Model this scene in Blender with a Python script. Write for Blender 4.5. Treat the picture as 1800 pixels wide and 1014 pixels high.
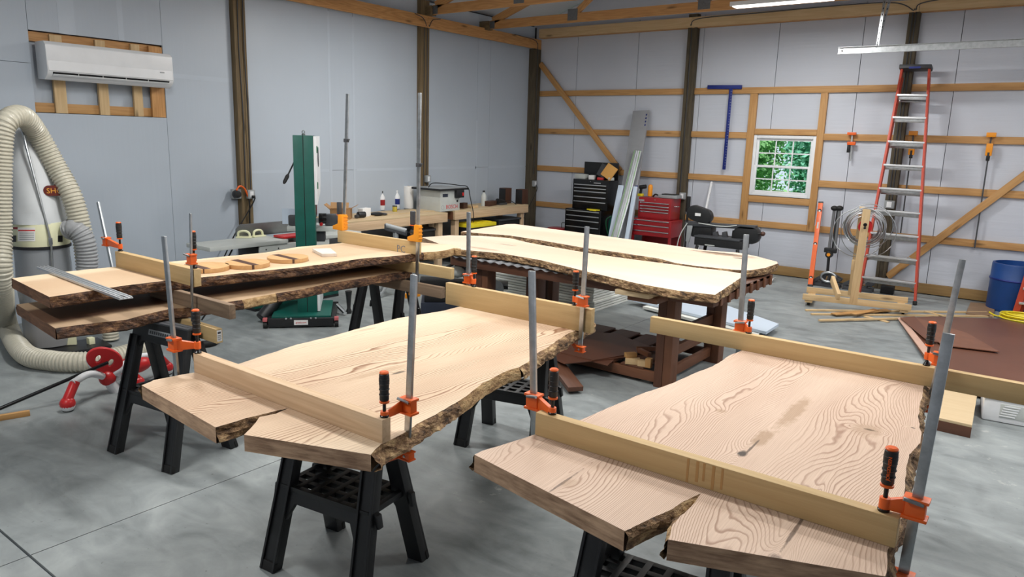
import bpy, bmesh, math, random
from math import pi, sin, cos, radians, sqrt
from mathutils import Vector, Matrix, noise as mnoise

S = bpy.context.scene
COL = S.collection
for o in list(bpy.data.objects):
    bpy.data.objects.remove(o)
random.seed(7)

# ------------------------------------------------------------------ camera
H = 2.0                                   # camera height, metres
F = 1293.2                                # focal length in pixels of the 1800 x 1014 frame
RIGHT = Vector((0.7975645, 0.6025711, 0.0282673))
DOWN = Vector((0.1422586, -0.1423424, -0.9795413))
FWD = Vector((-0.5862196, 0.7852686, -0.1992482))
cam_d = bpy.data.cameras.new('camera')
cam_d.sensor_width = 36.0
cam_d.lens = F / 1800 * 36.0
cam_d.clip_start = 0.05
cam_d.clip_end = 200
cam = bpy.data.objects.new('camera', cam_d)
COL.objects.link(cam)
UPV = -DOWN
BACK = -FWD
cam.matrix_world = Matrix(((RIGHT.x, UPV.x, BACK.x, 0), (RIGHT.y, UPV.y, BACK.y, 0),
                           (RIGHT.z, UPV.z, BACK.z, H), (0, 0, 0, 1)))
S.camera = cam

# ------------------------------------------------------------------ view + world
S.view_settings.view_transform = 'Standard'
S.view_settings.look = 'None'
S.view_settings.gamma = 1.0
S.view_settings.use_curve_mapping = False
S.view_settings.exposure = 0.0
S.cycles.use_denoising = True
S.cycles.max_bounces = 10
S.cycles.diffuse_bounces = 6
S.cycles.sample_clamp_indirect = 6.0
W = bpy.data.worlds.new('sky')
S.world = W
W.use_nodes = True
W.node_tree.nodes['Background'].inputs[0].default_value = (0.75, 0.87, 1.0, 1)
W.node_tree.nodes['Background'].inputs[1].default_value = 1.0
sun_d = bpy.data.lights.new('sun', 'SUN'); sun_d.energy = 3.0; sun_d.angle = 0.01; sun_d.color = (1.0, 0.96, 0.9)
sun = bpy.data.objects.new('sun', sun_d); COL.objects.link(sun)
sun.rotation_euler = (math.radians(38), 0, math.radians(-12))

LAMP_POWER = 80.0
LAMP_COLOR = (1.0, 0.985, 0.955)
# ------------------------------------------------------------------ room numbers
XL = -8.393            # room-side face of the left wall panels
YB = 11.735            # room-side face of the girts on the back wall
XR = 2.6
YF = -2.6
ZT = 4.05

def ray(x, y):
    return RIGHT * ((x - 900) / F) + DOWN * ((y - 507) / F) + FWD
def pz(x, y, z=0.0):
    d = ray(x, y); t = (z - H) / d.z
    return Vector((0, 0, H)) + d * t
def py(x, y, Y):
    d = ray(x, y); t = Y / d.y
    return Vector((0, 0, H)) + d * t
def px(x, y, X):
    d = ray(x, y); t = X / d.x
    return Vector((0, 0, H)) + d * t
def pline(x, y, P, n):
    """point of the pixel's ray on the plane through P with normal n"""
    d = ray(x, y); o = Vector((0, 0, H))
    t = (Vector(P) - o).dot(n) / d.dot(n)
    return o + d * t

# ------------------------------------------------------------------ mesh builder
class MB:
    def __init__(s):
        s.v = []; s.f = []; s.g = []
    def add(s, verts, faces, gc=None):
        b = len(s.v)
        s.v += [tuple(p) for p in verts]
        s.f += [tuple(b + i for i in f) for f in faces]
        s.g += [tuple(p) for p in (gc if gc is not None else verts)]
        return s
    def box(s, c, size, R=None, axis=None):
        c = Vector(c); hx, hy, hz = [q / 2 for q in size]
        loc = [Vector((x, y, z)) for x in (-hx, hx) for y in (-hy, hy) for z in (-hz, hz)]
        ax = axis if axis is not None else max(range(3), key=lambda i: size[i])
        o = random.uniform(0, 40)
        g = [(l[ax] + o, l[(ax + 1) % 3] + o * .3, l[(ax + 2) % 3] + o * .7) for l in loc]
        vv = [(c + (R @ l if R else l)) for l in loc]
        return s.add(vv, [(0, 1, 3, 2), (4, 6, 7, 5), (0, 4, 5, 1), (2, 3, 7, 6), (0, 2, 6, 4), (1, 5, 7, 3)], g)
    def bb(s, x0, x1, y0, y1, z0, z1, axis=None):
        return s.box(((x0 + x1) / 2, (y0 + y1) / 2, (z0 + z1) / 2), (abs(x1 - x0), abs(y1 - y0), abs(z1 - z0)), None, axis)
    def bar(s, p0, p1, w, t, up=(0, 0, 1)):
        """rectangular bar from p0 to p1; w across, t along up"""
        p0 = Vector(p0); p1 = Vector(p1); d = (p1 - p0); L = d.length; d.normalize()
        up = Vector(up); sd = d.cross(up)
        if sd.length < 1e-4: sd = d.cross(Vector((1, 0, 0)))
        sd.normalize(); u = sd.cross(d)
        R = Matrix((d, sd, u)).transposed()
        return s.box((p0 + p1) / 2, (L, w, t), R, 0)
    def cyl(s, p0, p1, r0, r1=None, n=16, caps=True):
        r1 = r0 if r1 is None else r1
        p0 = Vector(p0); p1 = Vector(p1); d = (p1 - p0).normalized()
        a = d.cross(Vector((0, 0, 1)))
        if a.length < 1e-3: a = Vector((1, 0, 0))
        a.normalize(); b = d.cross(a)
        vv = []
        for p, r in ((p0, r0), (p1, r1)):
            for i in range(n):
                t = 2 * pi * i / n
                vv.append(p + (a * cos(t) + b * sin(t)) * r)
        ff = [(i, (i + 1) % n, n + (i + 1) % n, n + i) for i in range(n)]
        if caps: ff += [tuple(range(n - 1, -1, -1)), tuple(range(n, 2 * n))]
        L = (p1 - p0).length
        g = [(0 if k < n else L, r0 * cos(2 * pi * (k % n) / n), r0 * sin(2 * pi * (k % n) / n)) for k in range(2 * n)]
        return s.add(vv, ff, g)
    def tube(s, pts, r, n=10, closed=False, caps=True, rf=None):
        pts = [Vector(p) for p in pts]; m = len(pts)
        vv = []; g = []
        prev = None; acc = 0
        for k in range(m):
            if closed: t = pts[(k + 1) % m] - pts[k - 1]
            else: t = pts[min(k + 1, m - 1)] - pts[max(k - 1, 0)]
            t.normalize()
            if prev is None:
                a = t.cross(Vector((0, 0, 1)))
                if a.length < 1e-3: a = t.cross(Vector((1, 0, 0)))
                a.normalize()
            else:
                a = prev - t * prev.dot(t); a.normalize()
            prev = a; b = t.cross(a)
            rr = rf(k, m) if rf else r
            if k: acc += (pts[k] - pts[k - 1]).length
            for i in range(n):
                q = 2 * pi * i / n
                vv.append(pts[k] + (a * cos(q) + b * sin(q)) * rr)
                g.append((acc, cos(q) * r, sin(q) * r))
        ff = []
        for k in range(m if closed else m - 1):
            k2 = (k + 1) % m
            for i in range(n):
                j = (i + 1) % n
                ff.append((k * n + i, k * n + j, k2 * n + j, k2 * n + i))
        if caps and not closed:
            ff += [tuple(range(n - 1, -1, -1)), tuple((m - 1) * n + i for i in range(n))]
        return s.add(vv, ff, g)
    def lathe(s, prof, c, n=24, axis=(0, 0, 1)):
        """prof: (radius, height) pairs along axis from c"""
        c = Vector(c); d = Vector(axis).normalized()
        a = d.cross(Vector((0, 0, 1)))
        if a.length < 1e-3: a = Vector((1, 0, 0))
        a.normalize(); b = d.cross(a)
        vv = []
        for r, hh in prof:
            for i in range(n):
                t = 2 * pi * i / n
                vv.append(c + d * hh + (a * cos(t) + b * sin(t)) * max(r, 1e-4))
        ff = []
        for k in range(len(prof) - 1):
            for i in range(n):
                j = (i + 1) % n
                ff.append((k * n + i, k * n + j, (k + 1) * n + j, (k + 1) * n + i))
        ff += [tuple(range(n - 1, -1, -1)), tuple((len(prof) - 1) * n + i for i in range(n))]
        return s.add(vv, ff)
    def prism(s, poly, ext):
        """poly: list of 3-D points (planar), ext: extrusion vector"""
        poly = [Vector(p) for p in poly]; e = Vector(ext); n = len(poly)
        vv = poly + [p + e for p in poly]
        ff = [tuple(range(n - 1, -1, -1)), tuple(range(n, 2 * n))]
        ff += [(i, (i + 1) % n, n + (i + 1) % n, n + i) for i in range(n)]
        return s.add(vv, ff)
    def ball(s, c, r, n=12, sc=(1, 1, 1)):
        c = Vector(c); m = n // 2
        prof = []
        vv = []; ff = []
        for k in range(1, m):
            t = pi * k / m
            for i in range(n):
                q = 2 * pi * i / n
                vv.append(c + Vector((r * sin(t) * cos(q) * sc[0], r * sin(t) * sin(q) * sc[1], r * cos(t) * sc[2])))
        vv.append(c + Vector((0, 0, r * sc[2]))); vv.append(c - Vector((0, 0, r * sc[2])))
        for k in range(m - 2):
            for i in range(n):
                j = (i + 1) % n
                ff.append((k * n + i, (k + 1) * n + i, (k + 1) * n + j, k * n + j))
        T = len(vv) - 2
        for i in range(n):
            j = (i + 1) % n
            ff.append((T, i, j)); ff.append((T + 1, (m - 2) * n + j, (m - 2) * n + i))
        return s.add(vv, ff)
    def xf(s, Mx):
        s.v = [tuple(Mx @ Vector(p)) for p in s.v]
        return s
    def build(s, name, mat, parent=None, bevel=0.0, smooth=True, label=None, fix=True):
        me = bpy.data.meshes.new(name)
        me.from_pydata(s.v, [], s.f)
        at = me.attributes.new('gc', 'FLOAT_VECTOR', 'POINT')
        at.data.foreach_set('vector', [c for p in s.g for c in p])
        if bevel or fix:
            bm = bmesh.new(); bm.from_mesh(me)
            if fix: bmesh.ops.recalc_face_normals(bm, faces=bm.faces)
            if bevel:
                es = [e for e in bm.edges if len(e.link_faces) == 2 and e.calc_face_angle(0) > 0.6]
                bmesh.ops.bevel(bm, geom=es, offset=bevel, segments=2, profile=0.6, affect='EDGES', clamp_overlap=True)
            bm.to_mesh(me); bm.free()
        me.materials.append(mat)
        if smooth:
            me.shade_smooth()
            try: me.set_sharp_from_angle(angle=radians(38))
            except Exception: pass
        o = bpy.data.objects.new(name, me)
        COL.objects.link(o)
        put(o, parent)
        if label: o['label'] = label
        return o

def put(o, parent):
    if parent is not None:
        o.parent = parent
        if parent.parent is None:
            o.matrix_parent_inverse = parent.matrix_basis.inverted()
def empty(name, loc=(0, 0, 0), rz=0.0):
    o = bpy.data.objects.new(name, None)
    o.empty_display_size = 0.1
    COL.objects.link(o)
    Mx = Matrix.Translation(Vector(loc)) @ Matrix.Rotation(rz, 4, 'Z')
    o.matrix_basis = Mx
    return o
def tag(o, label=None, cat=None, group=None, kind=None):
    if label: o['label'] = label
    if cat: o['category'] = cat
    if group: o['group'] = group
    if kind: o['kind'] = kind
    return o
def thing(name, label, cat, loc=(0, 0, 0), rz=0.0, group=None):
    return tag(empty(name, loc, rz), label, cat, group)
def copy_tree(o, parent=None):
    c = o.copy(); COL.objects.link(c)
    if parent is not None: c.parent = parent
    for ch in list(o.children):
        copy_tree(ch, c)
    return c
def box1(name, m, c, size, parent=None, bevel=0.0, R=None):
    return MB().box(c, size, R).build(name, m, parent, bevel)
def bb1(name, m, x0, x1, y0, y1, z0, z1, parent=None, bevel=0.0):
    return MB().bb(x0, x1, y0, y1, z0, z1).build(name, m, parent, bevel)
def bez(pts, n=12, closed=False):
    """Catmull-Rom through pts"""
    pts = [Vector(p) for p in pts]; out = []; m = len(pts)
    rng = range(m) if closed else range(m - 1)
    for k in rng:
        p0 = pts[k - 1] if (k > 0 or closed) else pts[0] * 2 - pts[1]
        p1 = pts[k]; p2 = pts[(k + 1) % m]
        p3 = pts[(k + 2) % m] if (k + 2 < m or closed) else p2 * 2 - p1
        for i in range(n):
            t = i / n
            out.append(0.5 * ((2 * p1) + (p2 - p0) * t + (2 * p0 - 5 * p1 + 4 * p2 - p3) * t * t + (3 * p1 - p0 - 3 * p2 + p3) * t ** 3))
    if not closed: out.append(pts[-1])
    return out
def resample(pts, step):
    out = [Vector(pts[0])]; acc = 0.0
    for a, b in zip(pts[:-1], pts[1:]):
        a = Vector(a); b = Vector(b); L = (b - a).length; pos = step - acc
        while pos <= L:
            out.append(a + (b - a) * (pos / L)); pos += step
        acc = (acc + L) % step if L else acc
    return out
def text_mesh(txt, name, m, parent, Mx, size, ext=0.0008):
    """flat lettering as a mesh; Mx places the text plane (x right, y up, z out)"""
    cu = bpy.data.curves.new(name, 'FONT'); cu.body = txt; cu.size = size
    cu.align_x = 'CENTER'; cu.align_y = 'CENTER'; cu.extrude = ext; cu.resolution_u = 2
    t = bpy.data.objects.new(name, cu); COL.objects.link(t)
    dg = bpy.context.evaluated_depsgraph_get()
    me = bpy.data.meshes.new_from_object(t.evaluated_get(dg))
    bpy.data.objects.remove(t); bpy.data.curves.remove(cu)
    me.transform(Mx); me.materials.clear(); me.materials.append(m)
    o = bpy.data.objects.new(name, me); COL.objects.link(o); put(o, parent)
    return o
def frame3(o, xdir, ydir):
    x = Vector(xdir).normalized(); y = Vector(ydir); y = (y - x * y.dot(x)).normalized(); z = x.cross(y)
    Mx = Matrix((x, y, z)).transposed().to_4x4(); Mx.translation = Vector(o)
    return Mx

# ------------------------------------------------------------------ materials
def srgb(r, g, b):
    def c(u):
        u /= 255.0
        return u / 12.92 if u <= 0.04045 else ((u + 0.055) / 1.055) ** 2.4
    return (c(r), c(g), c(b), 1.0)
class NT:
    def __init__(s, name):
        s.m = bpy.data.materials.new(name); s.m.use_nodes = True
        s.t = s.m.node_tree; s.n = s.t.nodes; s.b = s.n['Principled BSDF']
    def node(s, ty, **kw):
        q = s.n.new(ty)
        for k, v in kw.items():
            if k.startswith('i_'):
                key = k[2:]
                key = int(key) if key.isdigit() else key
                q.inputs[key].default_value = v
            else: setattr(q, k, v)
        return q
    def link(s, a, b): s.t.links.new(a, b); return s
    def gc(s, scale=(1, 1, 1), off=(0, 0, 0), rot=(0, 0, 0), src='gc'):
        if src == 'gc':
            a = s.node('ShaderNodeAttribute', attribute_name='gc').outputs['Vector']
        else:
            a = s.node('ShaderNodeTexCoord').outputs['Object']
        mp = s.node('ShaderNodeMapping')
        mp.inputs['Scale'].default_value = scale; mp.inputs['Location'].default_value = off; mp.inputs['Rotation'].default_value = rot
        s.link(a, mp.inputs['Vector'])
        return mp.outputs['Vector']
    def noise(s, vec, scale, detail=3, rough=0.5, dist=0.0):
        q = s.node('ShaderNodeTexNoise'); q.inputs['Scale'].default_value = scale
        q.inputs['Detail'].default_value = detail; q.inputs['Roughness'].default_value = rough; q.inputs['Distortion'].default_value = dist
        if vec is not None: s.link(vec, q.inputs['Vector'])
        return q.outputs['Fac']
    def math(s, op, a, b=0.0, c=None, clamp=False):
        q = s.node('ShaderNodeMath', operation=op); q.use_clamp = clamp
        for i, u in enumerate((a, b, c)):
            if u is None: continue
            if isinstance(u, (int, float)): q.inputs[i].default_value = u
            else: s.link(u, q.inputs[i])
        return q.outputs[0]
    def ramp(s, fac, stops, interp='LINEAR'):
        q = s.node('ShaderNodeValToRGB'); q.color_ramp.interpolation = interp
        e = q.color_ramp.elements
        while len(e) > 2: e.remove(e[-1])
        for i, (p, c) in enumerate(stops):
            if i < 2: el = e[i]; el.position = p
            else: el = e.new(p)
            el.color = c if not isinstance(c, (int, float)) else (c, c, c, 1)
        s.link(fac, q.inputs[0])
        return q.outputs[0]
    def mix(s, fac, a, b, blend='MIX'):
        q = s.node('ShaderNodeMix', data_type='RGBA', blend_type=blend)
        for key, u in ((0, fac), (6, a), (7, b)):
            if isinstance(u, (int, float)): q.inputs[key].default_value = u
            elif isinstance(u, tuple): q.inputs[key].default_value = u
            else: s.link(u, q.inputs[key])
        return q.outputs[2]
    def bump(s, hgt, strength=0.2, dist=0.01):
        q = s.node('ShaderNodeBump'); q.inputs['Strength'].default_value = strength; q.inputs['Distance'].default_value = dist
        s.link(hgt, q.inputs['Height']); s.link(q.outputs[0], s.b.inputs['Normal'])
    def out(s, col=None, rough=None, metal=None, spec=None):
        if col is not None:
            if isinstance(col, tuple): s.b.inputs['Base Color'].default_value = col
            else: s.link(col, s.b.inputs['Base Color'])
        if rough is not None:
            if isinstance(rough, (int, float)): s.b.inputs['Roughness'].default_value = rough
            else: s.link(rough, s.b.inputs['Roughness'])
        if metal is not None: s.b.inputs['Metallic'].default_value = metal
        if spec is not None: s.b.inputs['Specular IOR Level'].default_value = spec
        return s.m
def scl(c, k): return (min(1, c[0] * k), min(1, c[1] * k), min(1, c[2] * k), 1)
def plain(name, c, rough=0.5, metal=0.0, var=0.12, scale=6.0, bump=0.0, bscale=60.0, spec=None):
    """painted / moulded surface with slight mottling"""
    q = NT(name); v = q.gc(src='obj')
    n = q.noise(v, scale, 4, 0.6)
    col = q.ramp(n, [(0.3, scl(c, 1 - var)), (0.7, scl(c, 1 + var))])
    if bump: q.bump(q.noise(v, bscale, 3), bump, 0.004)
    return q.out(col, rough, metal, spec)
def emit(name, c, st):
    q = NT(name); q.b.inputs['Emission Color'].default_value = c; q.b.inputs['Emission Strength'].default_value = st
    return q.out(c, 0.4)
def wood(name, light, dark, rough=0.6, lines=9.0, knots=True, fade=0.55, cross=9.0, knotc=None, grey=0.0):
    """sawn lumber: grain runs along gc.x"""
    q = NT(name)
    v = q.gc((0.7, cross, cross))
    n = q.noise(v, 1.0, 2, 0.5)
    t = q.math('FRACT', q.math('MULTIPLY', n, lines))
    tri = q.math('ABSOLUTE', q.math('SUBTRACT', t, 0.5))
    li = q.ramp(tri, [(0.0, 0.0), (0.5, 1.0)])
    fine = q.noise(q.gc((4, 160, 160)), 1.0, 3, 0.6)
    big = q.noise(q.gc((0.5, 3, 3), (5, 2, 1)), 1.0, 2, 0.5)
    mid = tuple((a + b) / 2 for a, b in zip(light, dark))
    col = q.mix(q.math('MULTIPLY', li, fade), light, dark)
    col = q.mix(q.math('MULTIPLY', q.ramp(fine, [(0.35, 1.0), (0.65, 0.0)]), 0.22), col, dark)
    col = q.mix(q.math('MULTIPLY', q.ramp(big, [(0.4, 0.0), (0.7, 1.0)]), 0.35), col, mid)
    if knots:
        vo = q.node('ShaderNodeTexVoronoi'); vo.inputs['Scale'].default_value = 1.0
        q.link(q.gc((1.6, 7.0, 7.0), (3.1, 1.7, 0.4)), vo.inputs['Vector'])
        k = q.ramp(vo.outputs['Distance'], [(0.05, 1.0), (0.16, 0.0)])
        col = q.mix(q.math('MULTIPLY', k, 0.8), col, knotc or scl(dark, 0.35))
    q.bump(fine, 0.12, 0.003)
    return q.out(col, rough)
# ------------------------------------------------------------------ shared materials
M_pine = wood('pine_lumber', srgb(196, 152, 96), srgb(158, 110, 60), 0.6, 7, True, 0.5)
M_pine_pale = wood('pale_pine_lumber', srgb(214, 186, 142), srgb(180, 144, 98), 0.65, 7, True, 0.4)
M_fir = wood('truss_fir', srgb(208, 158, 100), srgb(164, 112, 62), 0.6, 11, True, 0.6)
M_treated = wood('treated_post_wood', srgb(122, 104, 74), srgb(80, 64, 42), 0.75, 8, True, 0.6)
M_treated_dk = wood('dark_treated_post_wood', srgb(92, 82, 64), srgb(58, 50, 38), 0.8, 9, True, 0.6)
M_skirt = wood('treated_skirt_wood', srgb(164, 132, 84), srgb(128, 98, 56), 0.7, 6, True, 0.4)
M_caul = wood('caul_poplar', srgb(200, 172, 124), srgb(172, 140, 92), 0.6, 6, False, 0.4)
M_caul_pale = wood('caul_ash', srgb(214, 186, 152), srgb(178, 144, 108), 0.6, 8, False, 0.45)
M_caul_old = wood('weathered_caul', srgb(140, 118, 96), srgb(92, 74, 58), 0.8, 8, True, 0.6)
M_stain = wood('brown_stained_wood', srgb(98, 62, 44), srgb(66, 40, 28), 0.5, 7, True, 0.4)
M_stain_lt = wood('light_brown_stained_wood', srgb(120, 78, 54), srgb(88, 54, 36), 0.5, 7, True, 0.4)
M_ply = wood('plywood', srgb(208, 186, 150), srgb(184, 156, 116), 0.65, 4, False, 0.3)
M_black = plain('black_plastic', srgb(26, 27, 29), 0.45, 0, 0.25, 9, 0.05, 200)
M_black_gl = plain('glossy_black_paint', srgb(20, 20, 22), 0.25, 0, 0.2)
M_dkgrey = plain('dark_grey_plastic', srgb(62, 64, 68), 0.5, 0, 0.12)
M_grey = plain('grey_paint', srgb(150, 154, 156), 0.5, 0, 0.08)
M_ltgrey = plain('light_grey_paint', srgb(190, 194, 190), 0.45, 0, 0.06)
M_white = plain('white_plastic', srgb(226, 228, 230), 0.35, 0, 0.03)
M_orange = plain('orange_paint', srgb(228, 98, 30), 0.4, 0, 0.08)
M_yelorg = plain('yellow_orange_paint', srgb(236, 150, 26), 0.4, 0, 0.06)
M_steel = plain('brushed_steel', srgb(168, 172, 174), 0.34, 1.0, 0.12, 14)
M_galv = plain('galvanised_steel', srgb(178, 182, 184), 0.36, 1.0, 0.18, 22)
M_alu = plain('aluminium', srgb(216, 219, 222), 0.46, 1.0, 0.06, 8)
M_chrome = plain('chrome', srgb(220, 222, 224), 0.15, 1.0, 0.04)
M_iron = plain('machined_cast_iron', srgb(128, 130, 130), 0.4, 0.8, 0.1)
M_red = plain('red_paint', srgb(150, 28, 34), 0.35, 0, 0.1)
M_redpl = plain('red_plastic', srgb(196, 38, 40), 0.35, 0, 0.06)
M_green = plain('machine_green_paint', srgb(14, 84, 74), 0.4, 0, 0.12)
M_greenclip = plain('green_plastic', srgb(16, 96, 56), 0.45, 0, 0.1)
M_cream = plain('cream_enamel', srgb(226, 226, 190), 0.4, 0, 0.04)
M_blue = plain('blue_drum_plastic', srgb(20, 66, 130), 0.42, 0, 0.1)
M_tblue = plain('blue_anodised_aluminium', srgb(24, 42, 120), 0.4, 0.3, 0.1)
M_navy = plain('navy_paint', srgb(44, 52, 68), 0.5, 0, 0.1)
M_yellow = plain('yellow_plastic', srgb(234, 214, 40), 0.45, 0, 0.05)
M_card = plain('brown_cardboard', srgb(176, 136, 92), 0.8, 0, 0.08)
M_envelope = plain('manila_paper', srgb(214, 160, 84), 0.7, 0, 0.05)
M_paper = plain('white_paper', srgb(232, 232, 230), 0.7, 0, 0.03)
M_label_ink = plain('printed_dark_ink', srgb(60, 60, 66), 0.6, 0, 0.1)
M_redink = plain('red_print', srgb(206, 40, 44), 0.5, 0, 0.05)
M_hardboard = plain('brown_hardboard', srgb(104, 66, 50), 0.42, 0, 0.1, 2.0)
M_hard_lt = plain('light_hardboard_edge', srgb(196, 160, 142), 0.6, 0, 0.05)
M_foamedge = plain('foam_board_edge', srgb(228, 230, 224), 0.8, 0, 0.04)
M_walnut = wood('walnut', srgb(84, 54, 40), srgb(54, 32, 24), 0.5, 6, False, 0.4)
M_cherry = wood('cherry', srgb(206, 166, 116), srgb(180, 134, 84), 0.5, 7, False, 0.4)
M_rubber = plain('black_rubber', srgb(18, 18, 18), 0.7, 0, 0.2)
M_fiberglass = plain('red_orange_fibreglass', srgb(184, 70, 50), 0.45, 0, 0.08)
M_lens = emit('lamp_diffuser', (1, 0.98, 0.94, 1), 3.0)

def wall_mat(name, c, gloss, wrinkle, vertical=False):
    q = NT(name); v = q.gc(src='obj')
    n = q.noise(v, 0.7, 3, 0.5)
    col = q.ramp(n, [(0.3, scl(c, 0.95)), (0.7, scl(c, 1.03))])
    w = q.noise(q.gc((1.5, 1.5, 26) if not vertical else (14, 14, 0.8), src='obj'), 1.0, 3, 0.6)
    q.bump(w, wrinkle, 0.012)
    return q.out(col, gloss)
M_wall_l = wall_mat('left_wall_foam_board', srgb(178, 188, 199), 0.42, 0.10, True)
M_wall_b = wall_mat('back_wall_foam_board', srgb(196, 201, 211), 0.5, 0.22)
M_roof = wall_mat('roof_liner', srgb(214, 218, 222), 0.5, 0.05)
M_seam = plain('dark_seam', srgb(70, 76, 82), 0.9)
M_tape = plain('clear_seam_tape', srgb(183, 193, 204), 0.3, 0, 0.02)

def floor_mat():
    q = NT('sealed_concrete'); v = q.gc(src='obj')
    a = q.noise(v, 0.55, 5, 0.6, 0.4)
    b = q.noise(v, 3.5, 6, 0.65, 0.6)
    c = q.noise(q.gc((0.9, 2.2, 1), rot=(0, 0, 0.6), src='obj'), 2.2, 4, 0.6, 1.2)
    s = q.math('ADD', q.math('MULTIPLY', a, 0.42), q.math('ADD', q.math('MULTIPLY', b, 0.30), q.math('MULTIPLY', c, 0.28)))
    col = q.ramp(s, [(0.36, srgb(98, 104, 105)), (0.5, srgb(134, 140, 141)), (0.64, srgb(158, 164, 164))])
    sp = q.noise(v, 42, 2, 0.5)
    col = q.mix(q.ramp(sp, [(0.70, 0.0), (0.78, 0.55)]), col, srgb(70, 72, 72))
    st = q.noise(q.gc(off=(3, 9, 0), src='obj'), 9, 5, 0.7, 0.3)
    big = q.noise(q.gc(off=(7, 1, 0), src='obj'), 0.8, 2, 0.5)
    m = q.math('MULTIPLY', q.ramp(st, [(0.60, 0.0), (0.68, 1.0)]), q.ramp(big, [(0.58, 0.0), (0.68, 0.5)]))
    col = q.mix(m, col, srgb(200, 200, 196))
    r = q.ramp(b, [(0.3, 0.38), (0.7, 0.62)])
    q.bump(q.noise(v, 30, 4), 0.05, 0.004)
    return q.out(col, r, 0, 0.4)
M_floor = floor_mat()

# ------------------------------------------------------------------ structure: floor
floor = MB().bb(XL - 0.3, XR + 0.2, YF - 0.2, YB + 0.5, -0.12, -0.012).build('floor', M_seam)
tag(floor, 'smooth grey sealed concrete shop floor', None, None, 'structure')
xs = [(XL - 0.3, -3.69), (-3.69, XR + 0.2)]
ys = [(YF - 0.2, 1.18), (1.18, YB + 0.5)]
for i, (a, b) in enumerate(xs):
    for j, (c, d) in enumerate(ys):
        g1, g2 = 0.003, 0.006
        bb1('concrete_slab', M_floor, a + (g1 if i else 0), b - (g1 if not i else 0), c + (g2 if j else 0), d - (g2 if not j else 0), -0.02, 0.0, floor)

# ------------------------------------------------------------------ structure: left wall
RIDGE_X, RIDGE_Z = -2.9, 5.95
wl = MB().bb(XL - 0.14, XL - 0.09, YF, YB + 0.4, 0, ZT + 0.1).build('wall_left', M_seam)
tag(wl, 'left wall of pale grey taped foam insulation boards', None, None, 'structure')
yA0, yA1 = px(409, 0, XL + .08).y, px(430, 0, XL + .08).y
yB0, yB1 = px(740, 49, XL + .08).y, px(755, 52, XL + .08).y
cy0, cy1 = px(49, 52, XL).y, px(285, 78.5, XL).y          # cut-out behind the air conditioner
cz1, cz0 = px(49, 52, XL).z, px(75, 198, XL).z
SEAM_Z = 1.49
def wp(y0, y1, z0, z1):
    bb1('foam_board', M_wall_l, XL - 0.03, XL, y0 + .002, y1 - .002, z0 + .002, z1 - .002, wl)
SZ1 = 2.60
for (a, b) in ((YF, 0.6), (0.6, 1.82)):
    wp(a, b, 0, SZ1); wp(a, b, SZ1, ZT)
wp(1.82, cy0, 0, SZ1); wp(1.82, cy0, SZ1, ZT)
wp(cy0, cy1, 0, cz0); wp(cy0, cy1, cz1, ZT)
wp(cy1, yA0, 0, SZ1); wp(cy1, yA0, SZ1, ZT)
yS1, yS2 = px(580, 200, XL).y, px(622, 200, XL).y
for (a, b) in ((yA1, yS1), (yS1, yS2), (yS2, yB0)):
    wp(a, b, 0, SEAM_Z); wp(a, b, SEAM_Z, ZT)
yS3, yS4 = px(838, 220, XL).y, px(860, 220, XL).y
for (a, b) in ((yB1, yS3), (yS3, yS4), (yS4, YB)):
    wp(a, b, 0, SEAM_Z); wp(a, b, SEAM_Z, ZT)
def tape_strip(y0, y1, z0, z1):
    bb1('seam_tape', M_tape, XL, XL + 0.0012, y0, y1, z0, z1, wl)
tape_strip(yS1 - .02, yS1 + .02, 0, px(580, 20, XL).z); tape_strip(yS2 - .02, yS2 + .02, 0, px(622, 30, XL).z)
tape_strip(yA1 + .01, yS1 - .03, SEAM_Z - .018, SEAM_Z + .018); tape_strip(yS2 + .03, yB0 - .01, SEAM_Z - .018, SEAM_Z + .018)
tape_strip(yB1 + .01, yS3, SEAM_Z - .018, SEAM_Z + .018); tape_strip(yS4, YB - .2, SEAM_Z - .018, SEAM_Z + .018)
tape_strip(cy1 + .1, yA0 - .01, SZ1 - .025, SZ1 + .025)
tape_strip(px(212, 50, XL).y - .03, px(212, 50, XL).y + .03, cz1, ZT); tape_strip(px(118, 50, XL).y - .08, px(118, 50, XL).y + .08, cz1, ZT)
tape_strip(yS3 - .02, yS3 + .02, .9, px(838, 212, XL).z)
def lam_post(parent, x0, x1, y0, y1, z0, z1, m, along):
    """post of three nailed plies"""
    for k in range(3):
        if along == 'y':
            w = (y1 - y0) / 3
            bb1('post_ply', m, x0, x1 - (0.004 if k == 1 else 0), y0 + w * k + .0015, y0 + w * (k + 1) - .0015, z0, z1, parent, 0.002)
        else:
            w = (x1 - x0) / 3
            bb1('post_ply', m, x0 + w * k + .0015, x0 + w * (k + 1) - .0015, y0 + (0.004 if k == 1 else 0), y1, z0, z1, parent, 0.002)
lam_post(wl, XL - .06, XL + .08, yA0, yA1, 0, ZT, M_treated, 'y')
lam_post(wl, XL - .06, XL + .08, yB0, yB1, 0, ZT, M_treated, 'y')
lam_post(wl, XL - .03, XL + .14, YB - .17, YB + .02, 0, px(950, 88, XL + .1).z, M_treated_dk, 'y')
# header beam along the left wall, in three lengths
hz0, hz1 = px(740, 46, XL + .12).z, px(740, 25, XL + .12).z
yE = px(961.5, 88, XL + .12).y
for a, b, m in ((YF, 5.45, M_fir), (5.455, px(752, 50, XL + .12).y, M_treated), (px(752, 50, XL + .12).y + .004, yE, M_fir)):
    bb1('header_beam', m if m is not M_treated else M_fir, XL + .081, XL + .12, a, b, hz0, hz1, wl, 0.002)
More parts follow.
